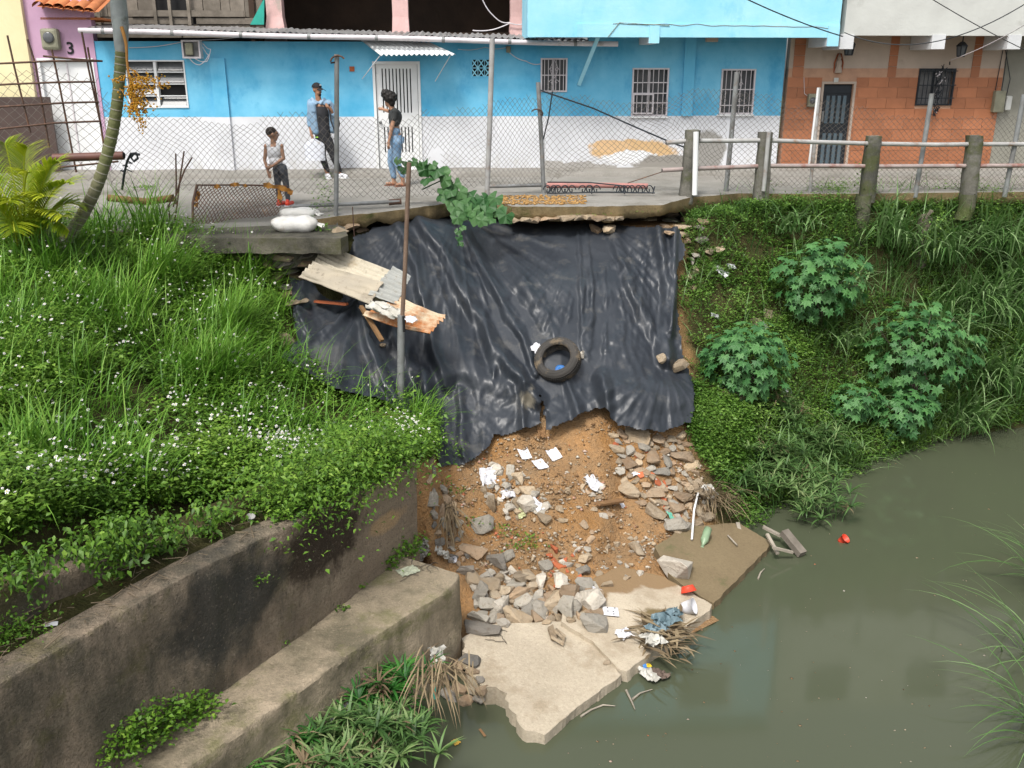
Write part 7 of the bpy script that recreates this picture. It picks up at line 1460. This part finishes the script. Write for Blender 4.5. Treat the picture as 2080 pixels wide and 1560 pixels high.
# sandbags
def sandbag(label, u, v, Lx, Ly, Lz, rot, seed, m, z=None):
    c = G(u, v, -.14 + Lz * .42) if z is None else G(u, v, z); R_ = Matrix.Rotation(rot, 3, 'Z'); rows = []
    for i in range(21):
        f = i / 20; ph = (f - .5) * math.pi * .98; r = []
        for j in range(29):
            a = 2 * math.pi * j / 28; ce = lambda x, e: math.copysign(abs(x) ** e, x); q = Vector((ce(math.sin(ph), .75) * Lx / 2, ce(math.cos(ph), .55) * ce(math.cos(a), .8) * Ly / 2, ce(math.cos(ph), .6) * ce(math.sin(a), .8) * Lz / 2)); w = noise.noise(q * 7 + Vector((seed, 0, 0))) * .035 + noise.noise(Vector((q.x * 26, q.y * 5, q.z * 8 + seed))) * .012 * (1 + 2 * abs(f - .5)); q += q.normalized() * w; q.z = max(q.z, -Lz * .46); r.append(c + R_ @ q)
        rows.append(r)
    mb = MB().grid(rows); e = c + R_ @ Vector((Lx / 2, 0, 0)); mb.grid([[e + R_ @ Vector((t * .09, (s - .5) * (.1 + .16 * t), .02 * math.sin(9 * s) - .03 * t)) for s in np.linspace(0, 1, 7)] for t in (-.2, .4, 1)])
    return tag(mb.build('sandbag', M[m]), label, 'sandbag', 'sandbags on the ledge')
sandbag('plump white sandbag in front on the ledge', 598, 455, .62, .40, .22, .0, 1, 'bagwhite'); sandbag('flatter dirty white sandbag behind the plump one', 607, 433, .54, .34, .15, -.15, 5, 'bagwhite', z=-.02)
# boards, driftwood, roots
def board(label, pts, w, d, m, name='board', cat='board', lift=.03):
    q = [hit(*a)[0] + Vector((0, 0, lift)) if len(a) == 2 else P(*a) for a in pts]; return tag(MB().bar(q[0], q[1], w, d).build(name, M[m], bevel=.004), label, cat)
board('short brown board sticking out of the orange clod', [(1213, 1038), (1262, 1030)], .09, .03, 'wood_brown', lift=.09); p1 = G(1592, 1080, -3.5); p2 = G(1630, 1126, -3.66); tag(MB().bar(p1, p2, .11, .08).build('beam', M['wood']), 'grey weathered timber beam slanting into the water beside the wet slab', 'timber beam')
for a, b_, w, lb in (((1558, 1085), (1580, 1125), .06, 'pale split driftwood between wet slab and timber beam'), ((1570, 1112), (1610, 1122), .05, 'short driftwood piece at the waterline under the timber beam'), ((1550, 1070), (1585, 1088), .09, 'flat tan driftwood piece at the corner of the wet slab'), ((1498, 1062), (1506, 1092), .07, 'pale wood splinter standing on the wet slab')):
    p1, p2 = G(*a, -3.5), G(*b_, -3.6); tag(MB().bar(p1, p2, w * .65, .03).build('driftwood', M['wood_pale']), lb, 'driftwood')
p1, p2 = hit(1405, 1100)[0] + Vector((0, 0, .03)), hit(1418, 1010)[0] + Vector((0, 0, .08)); tag(MB().tube([p1, p1.lerp(p2, .5) + Vector((-.02, 0, .06)), p2], .014, 6).build('white_stick', M['white']), 'thin white plastic pipe leaning left of the dry hanging stalks', 'stick')
tag(MB().tube([hit(1478, 1092)[0] + Vector((0, 0, .03)), hit(1497, 1112)[0] + Vector((0, 0, .03))], .012, 5).build('wood_stick', M['wood_pale']), 'short stick lying on the wet slab', 'stick')
for lb, pts in (('curved pale branch floating right of the front slab', [(1272, 1402), (1283, 1425), (1290, 1441)]), ('thin branch floating just right of the other', [(1285, 1420), (1300, 1408), (1325, 1400)]), ('long pale branch floating along the front slab edge', [(1180, 1455), (1200, 1442), (1225, 1432), (1250, 1434)]), ('short branch floating below the wet slab', [(1540, 1175), (1545, 1163), (1553, 1155)])):
    tag(MB().tube([G(u, v, WZ + .012) for u, v in pts], [.012] + [.009] * (len(pts) - 2) + [.004], 6).build('branch', M['wood_pale']), lb, 'branch', 'branches floating near the slabs')
# broken pottery on the front slab
for lb, pts in (('standing curved pottery shard on the front slab', [(1112, 1283), (1118, 1300), (1130, 1303), (1122, 1286)]), ('flat pottery shard right of the standing one', [(1130, 1285), (1148, 1300), (1146, 1307), (1126, 1296)]), ('long pottery shard lying in front of the others', [(1118, 1303), (1145, 1312), (1144, 1316), (1118, 1308)])):
    q = [hit(u, v)[0] for u, v in pts]; tag(MB().prism([x + Vector((0, 0, .02 + .05 * (i == 3))) for i, x in enumerate(q)], Vector((.005, .01, .03))).build('pottery_shard', M['rock']), lb, 'pottery shard')
# dry stalks and roots in bunches
def stalks(label, uv, n, L, lean, m, r=.006, spread=.15, down=False, name='dry_stalks', col=(0, 1), seed=1, base=None, bias=None):
    p = np.array(base if base is not None else hit(*uv)[0]); b0 = p + RNG.normal(0, 1, (n, 3)) * [spread, spread * .6, .05]; az = RNG.uniform(0, 6.28, n) if bias is None else bias + RNG.normal(0, .5, n); o = NP().add(*blades_np(b0, az, RNG.uniform(*lean, n), L * RNG.uniform(.4, 1.1, n), np.full(n, r), RNG.uniform(.2, 1.6, n), RNG.uniform(*col, n), 5))
    return tag(o.build(name, [M[m]]), label, 'dry stalks')
stalks('dead straw stalks hanging over the edge of the wet slab', (1440, 1010), 120, .75, (.6, 1.4), 'straw', .006, .13, bias=-1.5); stalks('dead roots and straw hanging left of the front slab', (905, 1330), 70, .5, (1.4, 2.0), 'straw', .007, .12, bias=-1.4, base=G(890, 1350, -2.95)); stalks('bundle of dead palm straw fallen in the gully by the wall end', (905, 1030), 70, .8, (1.3, 1.9), 'straw', .008, .06, bias=-1.7)
for lb, uv, n in (('trash heap of straw and torn plastic on the edge of the middle slab', (1345, 1300), 130), ):
    p, nn = hit(*uv); q = np.array(p) + RNG.normal(0, 1, (n, 3)) * [.13, .16, .03] + [0, 0, .06]; np_ = NP(); np_.add(*blades_np(q, RNG.uniform(0, 6.28, n), RNG.uniform(1.1, 1.7, n), RNG.uniform(.12, .4, n), RNG.uniform(.006, .02, n), RNG.uniform(.1, .8, n), RNG.uniform(0, 1, n), 4)); tag(np_.build('trash_heap', [M['straw']]), lb, 'trash heap')
    for k, (du, dv, w, m) in enumerate(((-22, 15, 44, 'cloth'), (5, -25, 50, 'bluebag'), (-15, -8, 40, 'bluebag'), (22, -40, 30, 'bluebag'))): paper(['grey plastic tatter low in the trash heap', 'blue-grey plastic bag on top of the trash heap', 'dull blue plastic in the middle of the trash heap', 'blue-grey plastic tatter near the white plastic cup'][k], uv[0] + du, uv[1] + dv, w, w * .5, .5, .4, m, 'plastic_bag', 'plastic bag', .08, 8)
paper('clear white plastic bag floating below the trash heap', 1318, 1378, 26, 34, .5, .5, 'cloth', 'plastic_bag', 'plastic bag', .03); paper('small yellow wrapper by the floating bag', 1317, 1365, 10, 8, .3, .3, mat('yellow_wrapper', (.7, .5, .03), None, 5, .5, 0), 'wrapper', 'wrapper', .07); paper('small blue wrapper at the slab corner', 1303, 1357, 10, 12, .3, .3, mat('blue_wrapper', (.08, .25, .6), None, 5, .5, 0), 'wrapper', 'wrapper', .05)
paper('brown sodden rag floating right of the white bag', 1340, 1376, 22, 22, .9, .5, mat('sodden_rag', (.14, .1, .08), (.1, .075, .06), 8, .8, .3), 'rag', 'rag', .03); paper('white plastic bag tangled on the dead roots left of the slab', 872, 1335, 40, 22, .2, .5, 'cloth', 'plastic_bag', 'plastic bag', .06); paper('teal plastic strip hanging in the dead roots', 874, 1400, 9, 34, .1, .3, 'teal', 'plastic_strip', 'plastic strip', .05); paper('grey rag caught at the upper end of the dry stalks', 1437, 1005, 24, 20, .5, .5, 'cloth', 'rag', 'rag', .08)
paper('yellow fallen leaf floating at the left waterline', 926, 1510, 14, 10, .7, .2, mat('yellow_leaf', (.45, .28, .05), (.35, .2, .04), 9, .7, 0), 'fallen_leaf', 'leaf', .01); paper('small brown fallen leaf floating near the bottom edge', 980, 1490, 5, 16, .5, .1, 'wood_brown', 'fallen_leaf', 'leaf', .01)
# thin roots on the footing and front slab
rt_ = MB()
for (u0, v0) in ((850, 1170), (860, 1160), (875, 1165), (1000, 1290), (985, 1300), (1030, 1285), (890, 1160)):
    u, v = u0, v0; pts = []; a = r_.uniform(0, 6.28)
    for _ in range(9): pts.append(hit(u, v)[0] + Vector((0, 0, .012))); a += r_.gauss(0, .5); u += 6 * math.cos(a); v += 4 * math.sin(a)
    rt_.tube(pts, .004, 4)
tag(rt_.build('dry_roots', M['bark']), 'thin dry roots lying on the footing and the front slab', kind='stuff')
# stones and clay in the undercut left of the front slab
scatter(14, [(900, 1340), (960, 1330), (1000, 1410), (960, 1440), (910, 1430)], (16, 40), (.6, .9), ['rock_dark', 'rock_brown'], ['block', 'round'], 'in the shade left of the front slab', 'wet stones left of the front slab', .2, .3)
a = P(745, 600, 0.1) if False else None
lw_ = MB().tube([P(716, 420, 13.3), P(719, 470, 13.3), P(721, 500, 13.25)], .007, 4).build('hanging_wire', M['rust']); tag(lw_, 'thin wire hanging from the lane edge right of the ledge', 'wire')
tw2 = MB()
for k in range(7): a = k * .9; tw2.tube([P(826 + 3 * math.cos(a + t), 414 + 2.5 * t - 4 + 2 * math.sin(a + t), 13.0 + .04 * math.sin(a + t)) for t in np.linspace(0, 3, 8)], .006, 4)
tag(tw2.build('binding_wire', M['rust']), 'tangled rusty wire wound round the leaning pole at lane level', 'wire')

fk = NP(); n = 260; u = RNG.uniform(1150, 2080, n); v = RNG.uniform(930, 1560, n); ok_ = (v - 1500) > -(u - 1080) * .86 + 40; pts = np.array([tuple(G(a, c, WZ + .003)) for a, c in zip(u[ok_], v[ok_])]); V, Fq, A = octa(pts, .004 + .014 * RNG.random(len(pts)) ** 3, RNG.random(len(pts))); V[:, 2] = WZ + .002 + (V[:, 2] - WZ) * .1; fk.add(V, Fq, A)
tag(fk.build('flotsam', [M['chips']], smooth_=False), 'tiny flecks of debris drifting on the river', kind='stuff')
# ------------------------------------------------------------------ people
SKIN1 = mat('brown_skin', (.30, .16, .095), (.27, .14, .085), 9, .55, 0); SKIN2 = mat('tan_skin', (.36, .20, .125), (.32, .175, .11), 9, .55, 0); SKIN3 = mat('deep_brown_skin', (.32, .18, .115), (.29, .16, .1), 9, .55, 0)
def capsule(mb, p, q, r0, r1, n=12):
    p, q = Vector(p), Vector(q); L = max((q - p).length, 1e-4); ax = q - p; prof = []
    for k in range(6): a = -math.pi / 2 + math.pi / 2 * k / 5; prof.append((max(r0 * math.cos(a), 1e-4), r0 * math.sin(a)))
    for k in range(6): a = math.pi / 2 * k / 5; prof.append((max(r1 * math.cos(a), 1e-4), L + r1 * math.sin(a)))
    mb.lathe(p, prof, n, ax if ax.length > 1e-5 else (0, 0, 1)); return mb
def ellip(mb, c, r, rot=None):
    R_ = rot or Matrix.Identity(3); c = Vector(c); rows = []
    for i in range(11):
        ph = -math.pi / 2 + math.pi * i / 10; rows.append([c + R_ @ Vector((r[0] * math.cos(ph) * math.cos(a), r[1] * math.cos(ph) * math.sin(a), r[2] * math.sin(ph))) for a in np.linspace(0, 2 * math.pi, 15)])
    n = len(rows[0]); mb.grid(rows); return mb
def melt(name, mb, m, parent, voxel=.012, it=3):
    """fuse overlapping volumes into one continuous skin"""
    me = mb.mesh('t', m); bm = bmesh.new(); bm.from_mesh(me); bmesh.ops.remove_doubles(bm, verts=bm.verts[:], dist=1e-4); bmesh.ops.holes_fill(bm, edges=bm.edges[:], sides=40); bmesh.ops.recalc_face_normals(bm, faces=bm.faces[:]); bm.to_mesh(me); bm.free()
    t = place('t', me); r = t.modifiers.new('r', 'REMESH'); r.mode = 'VOXEL'; r.voxel_size = voxel; s = t.modifiers.new('s', 'SMOOTH'); s.factor = .5; s.iterations = it
    dg = bpy.context.evaluated_depsgraph_get(); out = bpy.data.meshes.new_from_object(t.evaluated_get(dg)); bpy.data.objects.remove(t); out.name = name
    out.polygons.foreach_set('use_smooth', np.ones(len(out.polygons), bool)); out.materials.clear(); out.materials.append(m); out.transform(Matrix.Translation(-wloc(parent))); return place(name, out, parent)
def hand(mb, wrist, d, side, L=.17, curl=.5):
    """palm, four unequal fingers and a thumb, along d"""
    d = Vector(d).normalized(); s = Vector(side); s = (s - d * s.dot(d)).normalized(); nrm_ = d.cross(s); w = Vector(wrist); pe = w + d * L * .5
    capsule(mb, w, pe, .022, .030, 8)
    for k, fl in enumerate((.38, .44, .41, .32)):
        a = pe + s * (.026 - .0175 * k); b = a + (d + nrm_ * curl * .4).normalized() * L * fl * .55; c = b + (d + nrm_ * curl).normalized() * L * fl * .5; capsule(mb, a, b, .0095, .009, 6); capsule(mb, b, c, .009, .0075, 6)
    a = w + d * L * .14 + s * .024; b = a + (d * .6 + s).normalized() * L * .22; capsule(mb, a, b, .012, .010, 6); capsule(mb, b, b + (d + s * .3).normalized() * L * .18, .010, .008, 6)
def head(mb, c, face, r=.098, tilt=0):
    """skull, jaw, nose, brow, ears, eyes as volumes"""
    f = Vector(face).normalized(); s = Vector((0, 0, 1)).cross(f).normalized(); u = f.cross(s) * -1; u = Vector((0, 0, 1)); R_ = Matrix((s, f, u)).transposed(); c = Vector(c); k = r / .098
    ellip(mb, c + u * .02 * k - f * .008 * k, (.074 * k, .092 * k, .088 * k), R_); ellip(mb, c - u * .055 * k + f * .028 * k, (.054 * k, .058 * k, .058 * k), R_); ellip(mb, c - u * .095 * k + f * .055 * k, (.026 * k, .022 * k, .018 * k), R_)
    capsule(mb, c + f * .09 * k + u * .012 * k, c + f * .108 * k - u * .025 * k, .010 * k, .015 * k, 8); capsule(mb, c + f * .083 * k + u * .026 * k - s * .035 * k, c + f * .083 * k + u * .026 * k + s * .035 * k, .012 * k, .012 * k, 8)
    capsule(mb, c + f * .084 * k - u * .055 * k - s * .018 * k, c + f * .084 * k - u * .055 * k + s * .018 * k, .010 * k, .010 * k, 8)
    for g in (-1, 1): ellip(mb, c + s * g * .076 * k - u * .008 * k - f * .012 * k, (.010 * k, .022 * k, .032 * k), R_)
    return R_
def features(c, face, r, parent, beard=False):
    f = Vector(face).normalized(); s = Vector((0, 0, 1)).cross(f).normalized(); u = Vector((0, 0, 1)); c = Vector(c); k = r / .098
    for g in (-1, 1):
        ellip(MB(), c, (1, 1, 1)); mb = ellip(MB(), c + f * .079 * k + s * g * .031 * k + u * .004 * k, (.013 * k, .010 * k, .007 * k), Matrix((s, f, u)).transposed()); mb.build('eye', M['black'], parent)
    if beard: mb = ellip(MB(), c - u * .092 * k + f * .066 * k, (.034 * k, .02 * k, .022 * k), Matrix((s, f, u)).transposed()); capsule(mb, c + f * .098 * k - u * .042 * k - s * .022 * k, c + f * .098 * k - u * .042 * k + s * .022 * k, .006, .006, 6); mb.build('beard', M['black'], parent)
# ---- man with the cap
Ym = 18.25; m0 = P(676, 360, Ym); m0.z = .0; sx, sz = Ym / FPX * 1.03, Ym / FPX * .965
def mp_(u, v, dy=0.): return Vector((m0.x + (u - 676) * sx, Ym + dy, max(.0, (359 - v) * sz)))
man = root('person', 'man in black cap and denim jacket holding a clear plastic bag by the blue wall', 'person', m0, 'people in the lane')
hd, ff = mp_(656.5, 185), Vector((.80, -.60, -.02)); sl, sr, ch, wa = mp_(643, 210, .02), mp_(676, 212, .0), mp_(660, 225), mp_(661, 270)
b = MB(); head(b, hd, ff); capsule(b, mp_(658, 207), mp_(657, 192, .0), .058, .052); capsule(b, sl, sr, .07, .07); ellip(b, mp_(661, 228), (.155, .105, .2)); ellip(b, mp_(662, 262), (.14, .1, .14)); h1, h2 = mp_(655, 284), mp_(671, 284); k1, k2 = mp_(660, 318, -.05), mp_(681, 318, -.02); a1, a2 = mp_(666, 349), mp_(689, 349, .02)
for h_, k_, a_ in ((h1, k1, a1), (h2, k2, a2)): capsule(b, h_, k_, .085, .058); capsule(b, k_, a_, .057, .04)
e1, w1_ = mp_(638, 244, .02), mp_(642, 272, -.08); e2, w2_ = mp_(688, 246, .0), mp_(683, 223, -.13)
for s_, e_, w_ in ((sl, e1, w1_), (sr, e2, w2_)): capsule(b, s_, e_, .055, .042); capsule(b, e_, w_, .042, .028)
hand(b, w1_, (.25, -.2, -.9), (.6, -.6, 0)); hand(b, w2_, (-.5, -.3, .5), (.4, -.2, .8), curl=1.2)
melt('body', b, SKIN1, man); features(hd, ff, .098, man, True)
denim = mat('faded_denim', (.17, .28, .40), (.25, .36, .48), 9, .85, .2, 60); blk = mat('black_cloth', (.018, .019, .022), (.03, .03, .034), 9, .85, .1)
b = MB(); ellip(b, mp_(661, 232, -.0), (.165, .118, .22)); ellip(b, mp_(662, 264), (.152, .112, .14)); capsule(b, mp_(645, 212), mp_(675, 214), .07, .07); ellip(b, mp_(662, 277), (.148, .114, .13)); capsule(b, mp_(657, 236), mp_(658, 276), .112, .112); capsule(b, mp_(665, 236), mp_(666, 276), .112, .112); melt('t_shirt', b, blk, man)
b = MB(); capsule(b, sl, sr, .076, .076); capsule(b, sl, e1, .066, .054); capsule(b, e1, e1.lerp(w1_, .35), .06, .052); capsule(b, sr, e2, .066, .054); capsule(b, e2, e2.lerp(w2_, .6), .06, .048)
capsule(b, mp_(643, 214, -.02), mp_(647, 264, -.02), .075, .075); capsule(b, mp_(648, 214, -.07), mp_(651, 266, -.075), .062, .066); capsule(b, mp_(679, 216, .04), mp_(681, 262, .04), .075, .08); capsule(b, mp_(650, 214, .06), mp_(668, 262, .07), .09, .1); capsule(b, mp_(647, 203, -.03), mp_(655, 212, -.1), .035, .022); capsule(b, mp_(669, 203, -.03), mp_(663, 212, -.1), .03, .02); melt('denim_jacket', b, denim, man)
for v in (228, 246): MB().box(mp_(648, v, -.138), (.008, .01, .008)).build('button', M['galv'], man)
MB().box(mp_(649, 224, -.142), (.075, .012, .05)).build('pocket_flap', denim, man)
b = MB()
for h_, k_, a_ in ((h1, k1, a1), (h2, k2, a2)): capsule(b, h_, k_, .098, .07); capsule(b, k_, a_ + Vector((0, 0, .05)), .069, .052)
ellip(b, mp_(663, 282), (.15, .115, .1)); melt('trousers', b, blk, man)
for a_, d in ((a1, Vector((.35, -.9, 0))), (a2, Vector((.85, -.5, 0)))):
    b = MB(); d.normalize(); z0 = Vector((a_.x, a_.y, .05)); capsule(b, z0 - d * .05, z0 + d * .10, .048, .042); capsule(b, z0 + d * .10, z0 + d * .17 - Vector((0, 0, .012)), .042, .034); capsule(b, z0 - d * .04, z0 - d * .02 + Vector((0, 0, .06)), .046, .044); o = melt('shoe', b, M['paper'], man, .009); MB().bar(z0 - d * .1 - Vector((0, 0, .04)), z0 + d * .2 - Vector((0, 0, .04)), .085, .022).build('sole', M['white'], o)
capm = mat('black_cap_cloth', (.014, .014, .016), None, 5, .8, .1); s_ = Vector((0, 0, 1)).cross(ff).normalized(); fz = Vector((ff.x, ff.y, 0)).normalized(); R_ = Matrix((s_, fz, (0, 0, 1))).transposed(); b = MB(); cc = hd + Vector((0, 0, .055)); rows = [[cc - fz * .008 + R_ @ Vector((.089 * math.cos(ph) * math.cos(a), .106 * math.cos(ph) * math.sin(a), .092 * math.sin(ph) - .015)) for a in np.linspace(0, 6.2832, 20)] for ph in np.linspace(0, 1.57, 8)]; b.grid(rows); cap = b.build('cap', capm, man)
rows = [[cc + fz * (.085 + .085 * t) + s_ * (q * .085 * (1 - .25 * t * abs(q))) + Vector((0, 0, -.018 - .03 * t - .03 * q * q)) for q in np.linspace(-1, 1, 9)] for t in np.linspace(0, 1, 5)]; b = MB().grid(rows).grid([[p - Vector((0, 0, .006)) for p in r] for r in rows], flip=True); b.build('brim', capm, cap); MB().box(cc + fz * .098 + Vector((0, 0, .03)), (.03, .012, .02), R_).build('emblem', M['paper'], cap)
MB().tube([mp_(678, 206, .02), mp_(679, 220, -.13), mp_(682, 245, -.15), mp_(686, 262, -.1)], .016, 6).build('bag_strap', blk, man)
b = MB(); ellip(b, mp_(690, 250, .02), (.055, .07, .10)); tag(b.build('shoulder_bag', blk), 'small black shoulder bag at the hip of the man with the cap', 'bag')
b = MB(); rows = []
for t in np.linspace(0, 1, 12):
    wdt = .03 + .16 * min(1, t * 4) ; c = mp_(647, 279, -.16).lerp(mp_(648, 322, -.18), t); rows.append([c + Vector((wdt * math.cos(a) + noise.noise(Vector((a, t * 4, 2))) * .02, .045 * math.sin(a) * (.4 + t), noise.noise(Vector((a * 2, t * 3, 7))) * .015)) for a in np.linspace(0, 6.2832, 18)])
bgm = B('clear_plastic'); pm = bgm.fin((.72, .75, .82), .25, .5); bgm.bs.inputs['Alpha'].default_value = .62
pbg = b.grid(rows).build('plastic_bag', pm); tag(pbg, 'clear white plastic bag in the hand of the man with the cap', 'plastic bag'); MB().box(mp_(650, 300, -.18), (.2, .012, .3), Matrix.Rotation(.1, 3, 'Y')).build('papers', M['paper'], pbg); MB().box(mp_(654, 276, -.19), (.05, .01, .02)).build('green_tie', mat('lime', (.3, .6, .05), None, 4, .5, 0), pbg)
# ---- woman at the door
Yw = 16.95; w0 = P(808, 376, Yw); w0.z = 0; sx2, sz2 = Yw / FPX * 1.03, Yw / FPX * .965
def wp(u, v, dy=0.): return Vector((w0.x + (u - 808) * sx2, Yw + dy, max(0., (376 - v) * sz2)))
wom = root('person', 'woman in black crop top and blue jeans reaching to the white door', 'person', w0, 'people in the lane'); hd, ff = wp(797, 207, .02), Vector((-.72, .68, -.12))
b = MB(); head(b, hd, ff, .094); capsule(b, wp(802, 222), wp(798, 213), .05, .046); shn, shf = wp(810, 229, -.10), wp(803, 228, .10); capsule(b, shn, shf, .058, .058); ellip(b, wp(808, 240), (.11, .13, .13)); ellip(b, wp(806, 258), (.092, .118, .11)); ellip(b, wp(806, 276), (.12, .145, .12))
hl, hr = wp(803, 288, .07), wp(810, 288, -.07); kl, kr = wp(796, 328, .07), wp(808, 328, -.06); al, ar = wp(800, 366, .07), wp(819, 362, -.08)
for h_, k_, a_ in ((hl, kl, al), (hr, kr, ar)): capsule(b, h_, k_, .09, .056); capsule(b, k_, a_, .055, .036)
en, wn_ = wp(803, 259, -.16), wp(797, 285, -.19); ef, wf = wp(795, 229, .2), wp(782, 226, .32)
for s_, e_, w_ in ((shn, en, wn_), (shf, ef, wf)): capsule(b, s_, e_, .048, .038); capsule(b, e_, w_, .037, .025)
hand(b, wn_, (-.05, 0, -1), (-.6, -.3, 0), .155); hand(b, wf, (-.8, .5, .15), (0, .2, 1), .155)
for a_, d in ((al, Vector((-.9, -.25, 0))), (ar, Vector((-.75, -.6, 0)))): d.normalize(); z0 = Vector((a_.x, a_.y, .035)); capsule(b, z0 - d * .03, z0 + d * .13, .034, .026); capsule(b, z0, a_, .036, .036)
melt('body', b, SKIN2, wom); features(hd, ff, .094, wom)
b = MB(); capsule(b, shn, shf, .068, .068); ellip(b, wp(808, 239), (.125, .145, .14)); capsule(b, wp(807, 248, -.06), wp(807, 248, .06), .1, .1); capsule(b, shn, shn.lerp(en, .45), .062, .058); capsule(b, shf, shf.lerp(ef, .45), .062, .056); melt('crop_top', b, mat('charcoal_knit', (.028, .03, .03), (.04, .042, .042), 12, .85, .15), wom)
jn = mat('blue_jeans', (.13, .23, .36), (.22, .33, .46), 7, .85, .25, 70); b = MB(); ellip(b, wp(806, 280), (.132, .158, .115)); capsule(b, wp(806, 268, -.05), wp(806, 268, .05), .1, .1)
for h_, k_, a_ in ((hl, kl, al), (hr, kr, ar)): capsule(b, h_, k_, .104, .07); capsule(b, k_, a_ + Vector((0, 0, .07)), .069, .052)
melt('jeans', b, jn, wom); MB().box(wp(806, 271), (.25, .3, .03)).lathe(wp(806, 270), [(.1, 0), (.1, .01)], 6) ; 
for dy in (-.09, .06): MB().box(wp(813, 284, dy) + Vector((.085, 0, 0)), (.012, .09, .1)).build('pocket', jn, wom)
rr = random.Random(4); b = MB(); ellip(b, hd + Vector((.02, -.03, .045)), (.108, .112, .095)); ellip(b, wp(791, 194, -.02), (.075, .08, .07)); ellip(b, hd + Vector((.06, -.045, -.03)), (.06, .07, .075))
for _ in range(46): q = Vector((rr.gauss(0, 1), rr.gauss(0, 1), rr.gauss(.4, 1))).normalized(); ellip(b, hd + Vector((.015, -.02, .05)) + Vector((q.x * .11, q.y * .11, q.z * .1)), (.028,) * 3)
for _ in range(18): q = Vector((rr.gauss(0, 1), rr.gauss(0, 1), rr.gauss(.4, 1))).normalized(); ellip(b, wp(791, 194, -.02) + q * .07, (.022,) * 3)
melt('hair', b, mat('black_hair', (.008, .007, .007), (.02, .017, .015), 30, .6, .4, 40), wom, .012, 1)
for a_, d in ((al, Vector((-.9, -.25, 0))), (ar, Vector((-.75, -.6, 0)))):
    d.normalize(); z0 = Vector((a_.x, a_.y, .012)); sd2 = Vector((-d.y, d.x, 0)); o = MB().prism([z0 + d * t + sd2 * w for t, w in ((-.07, .03), (-.07, -.03), (.05, -.036), (.15, -.034), (.18, 0), (.15, .034), (.05, .034))], Vector((0, 0, -.018))).build('sandal', mat('brown_sandal', (.2, .09, .06), None, 5, .7, 0), wom); MB().tube([z0 + d * .02 + sd2 * .036 + Vector((0, 0, .01)), z0 + d * .08 + Vector((0, 0, .05)), z0 + d * .12 + Vector((0, 0, .012))], .007, 5).tube([z0 + d * .02 - sd2 * .036 + Vector((0, 0, .01)), z0 + d * .08 + Vector((0, 0, .05))], .007, 5).build('strap', M['brick'], o)
cg = MB().tube([wp(798.5, 293, -.2), wp(800, 299, -.22)], .006, 6).build('cigarette', M['paper']); tag(cg, 'thin white cigarette held in the hand of the woman', 'cigarette')
# ---- boy
q, _ = hit(577, 419); Yb = q.y; b0 = Vector((P(575, 418, Yb).x, Yb, q.z)); sx3, sz3 = Yb / FPX * 1.03, Yb / FPX * .97
def bp(u, v, dy=0.): return Vector((b0.x + (u - 575) * sx3, Yb + dy, b0.z + max(0, (418 - v) * sz3)))
boy = root('person', 'boy in white tank top and grey trousers seen from behind by the sandbags', 'person', b0, 'people in the lane'); hd, ff = bp(565, 273), Vector((.85, .5, .0))
b = MB(); head(b, hd, ff, .092); capsule(b, bp(566, 292), bp(565, 280), .042, .038); s1_, s2_ = bp(552, 297), bp(580, 297); capsule(b, s1_, s2_, .042, .042); ellip(b, bp(566, 307), (.108, .07, .13)); ellip(b, bp(568, 326), (.095, .068, .11))
hl, hr = bp(568, 343), bp(581, 343); kl, kr = bp(568, 377), bp(584, 377, .02); al, ar = bp(569, 406), bp(585, 407, .02)
for h_, k_, a_ in ((hl, kl, al), (hr, kr, ar)): capsule(b, h_, k_, .055, .036); capsule(b, k_, a_, .036, .026)
e1, w1_ = bp(547, 324, -.02), bp(554, 345, -.10); e2, w2_ = bp(584, 321, -.03), bp(564, 335, -.12)
for s_, e_, w_ in ((s1_, e1, w1_), (s2_, e2, w2_)): capsule(b, s_, e_, .035, .028); capsule(b, e_, w_, .028, .02)
hand(b, w1_, (.3, -.05, -.9), (.7, -.3, .2), .125); hand(b, w2_, (-.85, -.1, -.35), (0, -.2, .9), .125, .9); melt('body', b, SKIN3, boy, .009); features(hd, ff, .092, boy)
b = MB(); k = .94; R_ = Matrix((Vector((0, 0, 1)).cross(ff.normalized()).normalized(), ff.normalized(), (0, 0, 1))).transposed(); ellip(b, hd + Vector((0, 0, .033)) - ff.normalized() * .016, (.073, .088, .077), R_); melt('hair', b, mat('short_dark_hair', (.012, .01, .009), (.03, .022, .018), 40, .8, .3, 60), boy, .009, 1)
b = MB(); ellip(b, bp(566, 309), (.116, .082, .125)); ellip(b, bp(568, 327), (.108, .084, .09)); capsule(b, bp(557, 295), bp(559, 308), .05, .056); capsule(b, bp(576, 295), bp(574, 308), .05, .056); capsule(b, bp(557, 299), bp(576, 299), .05, .05); melt('tank_top', b, M['paper'], boy, .009)
gp = mat('dark_grey_trousers', (.05, .054, .062), (.075, .08, .09), 8, .85, .2); b = MB(); ellip(b, bp(575, 341), (.11, .088, .085))
for h_, k_, a_ in ((hl, kl, al), (hr, kr, ar)): capsule(b, h_, k_, .064, .047); capsule(b, k_, a_ + Vector((0, 0, .03)), .046, .038)
melt('trousers', b, gp, boy, .009)
for dx in (-6, 6): MB().box(bp(574 + dx, 346, -.086), (.065, .012, .07)).build('pocket', gp, boy)
for a_ in (al, ar):
    d = Vector((.25, .95, 0)).normalized(); z0 = Vector((a_.x, a_.y, b0.z + .04)); b = MB(); capsule(b, z0 - d * .035, z0 + d * .13, .038, .032); capsule(b, z0 - d * .03, a_ - d * .02, .036, .032); o = melt('shoe', b, M['red'], boy, .008); MB().bar(z0 - d * .08 - Vector((0, 0, .032)), z0 + d * .16 - Vector((0, 0, .032)), .068, .016).build('sole', M['paper'], o)
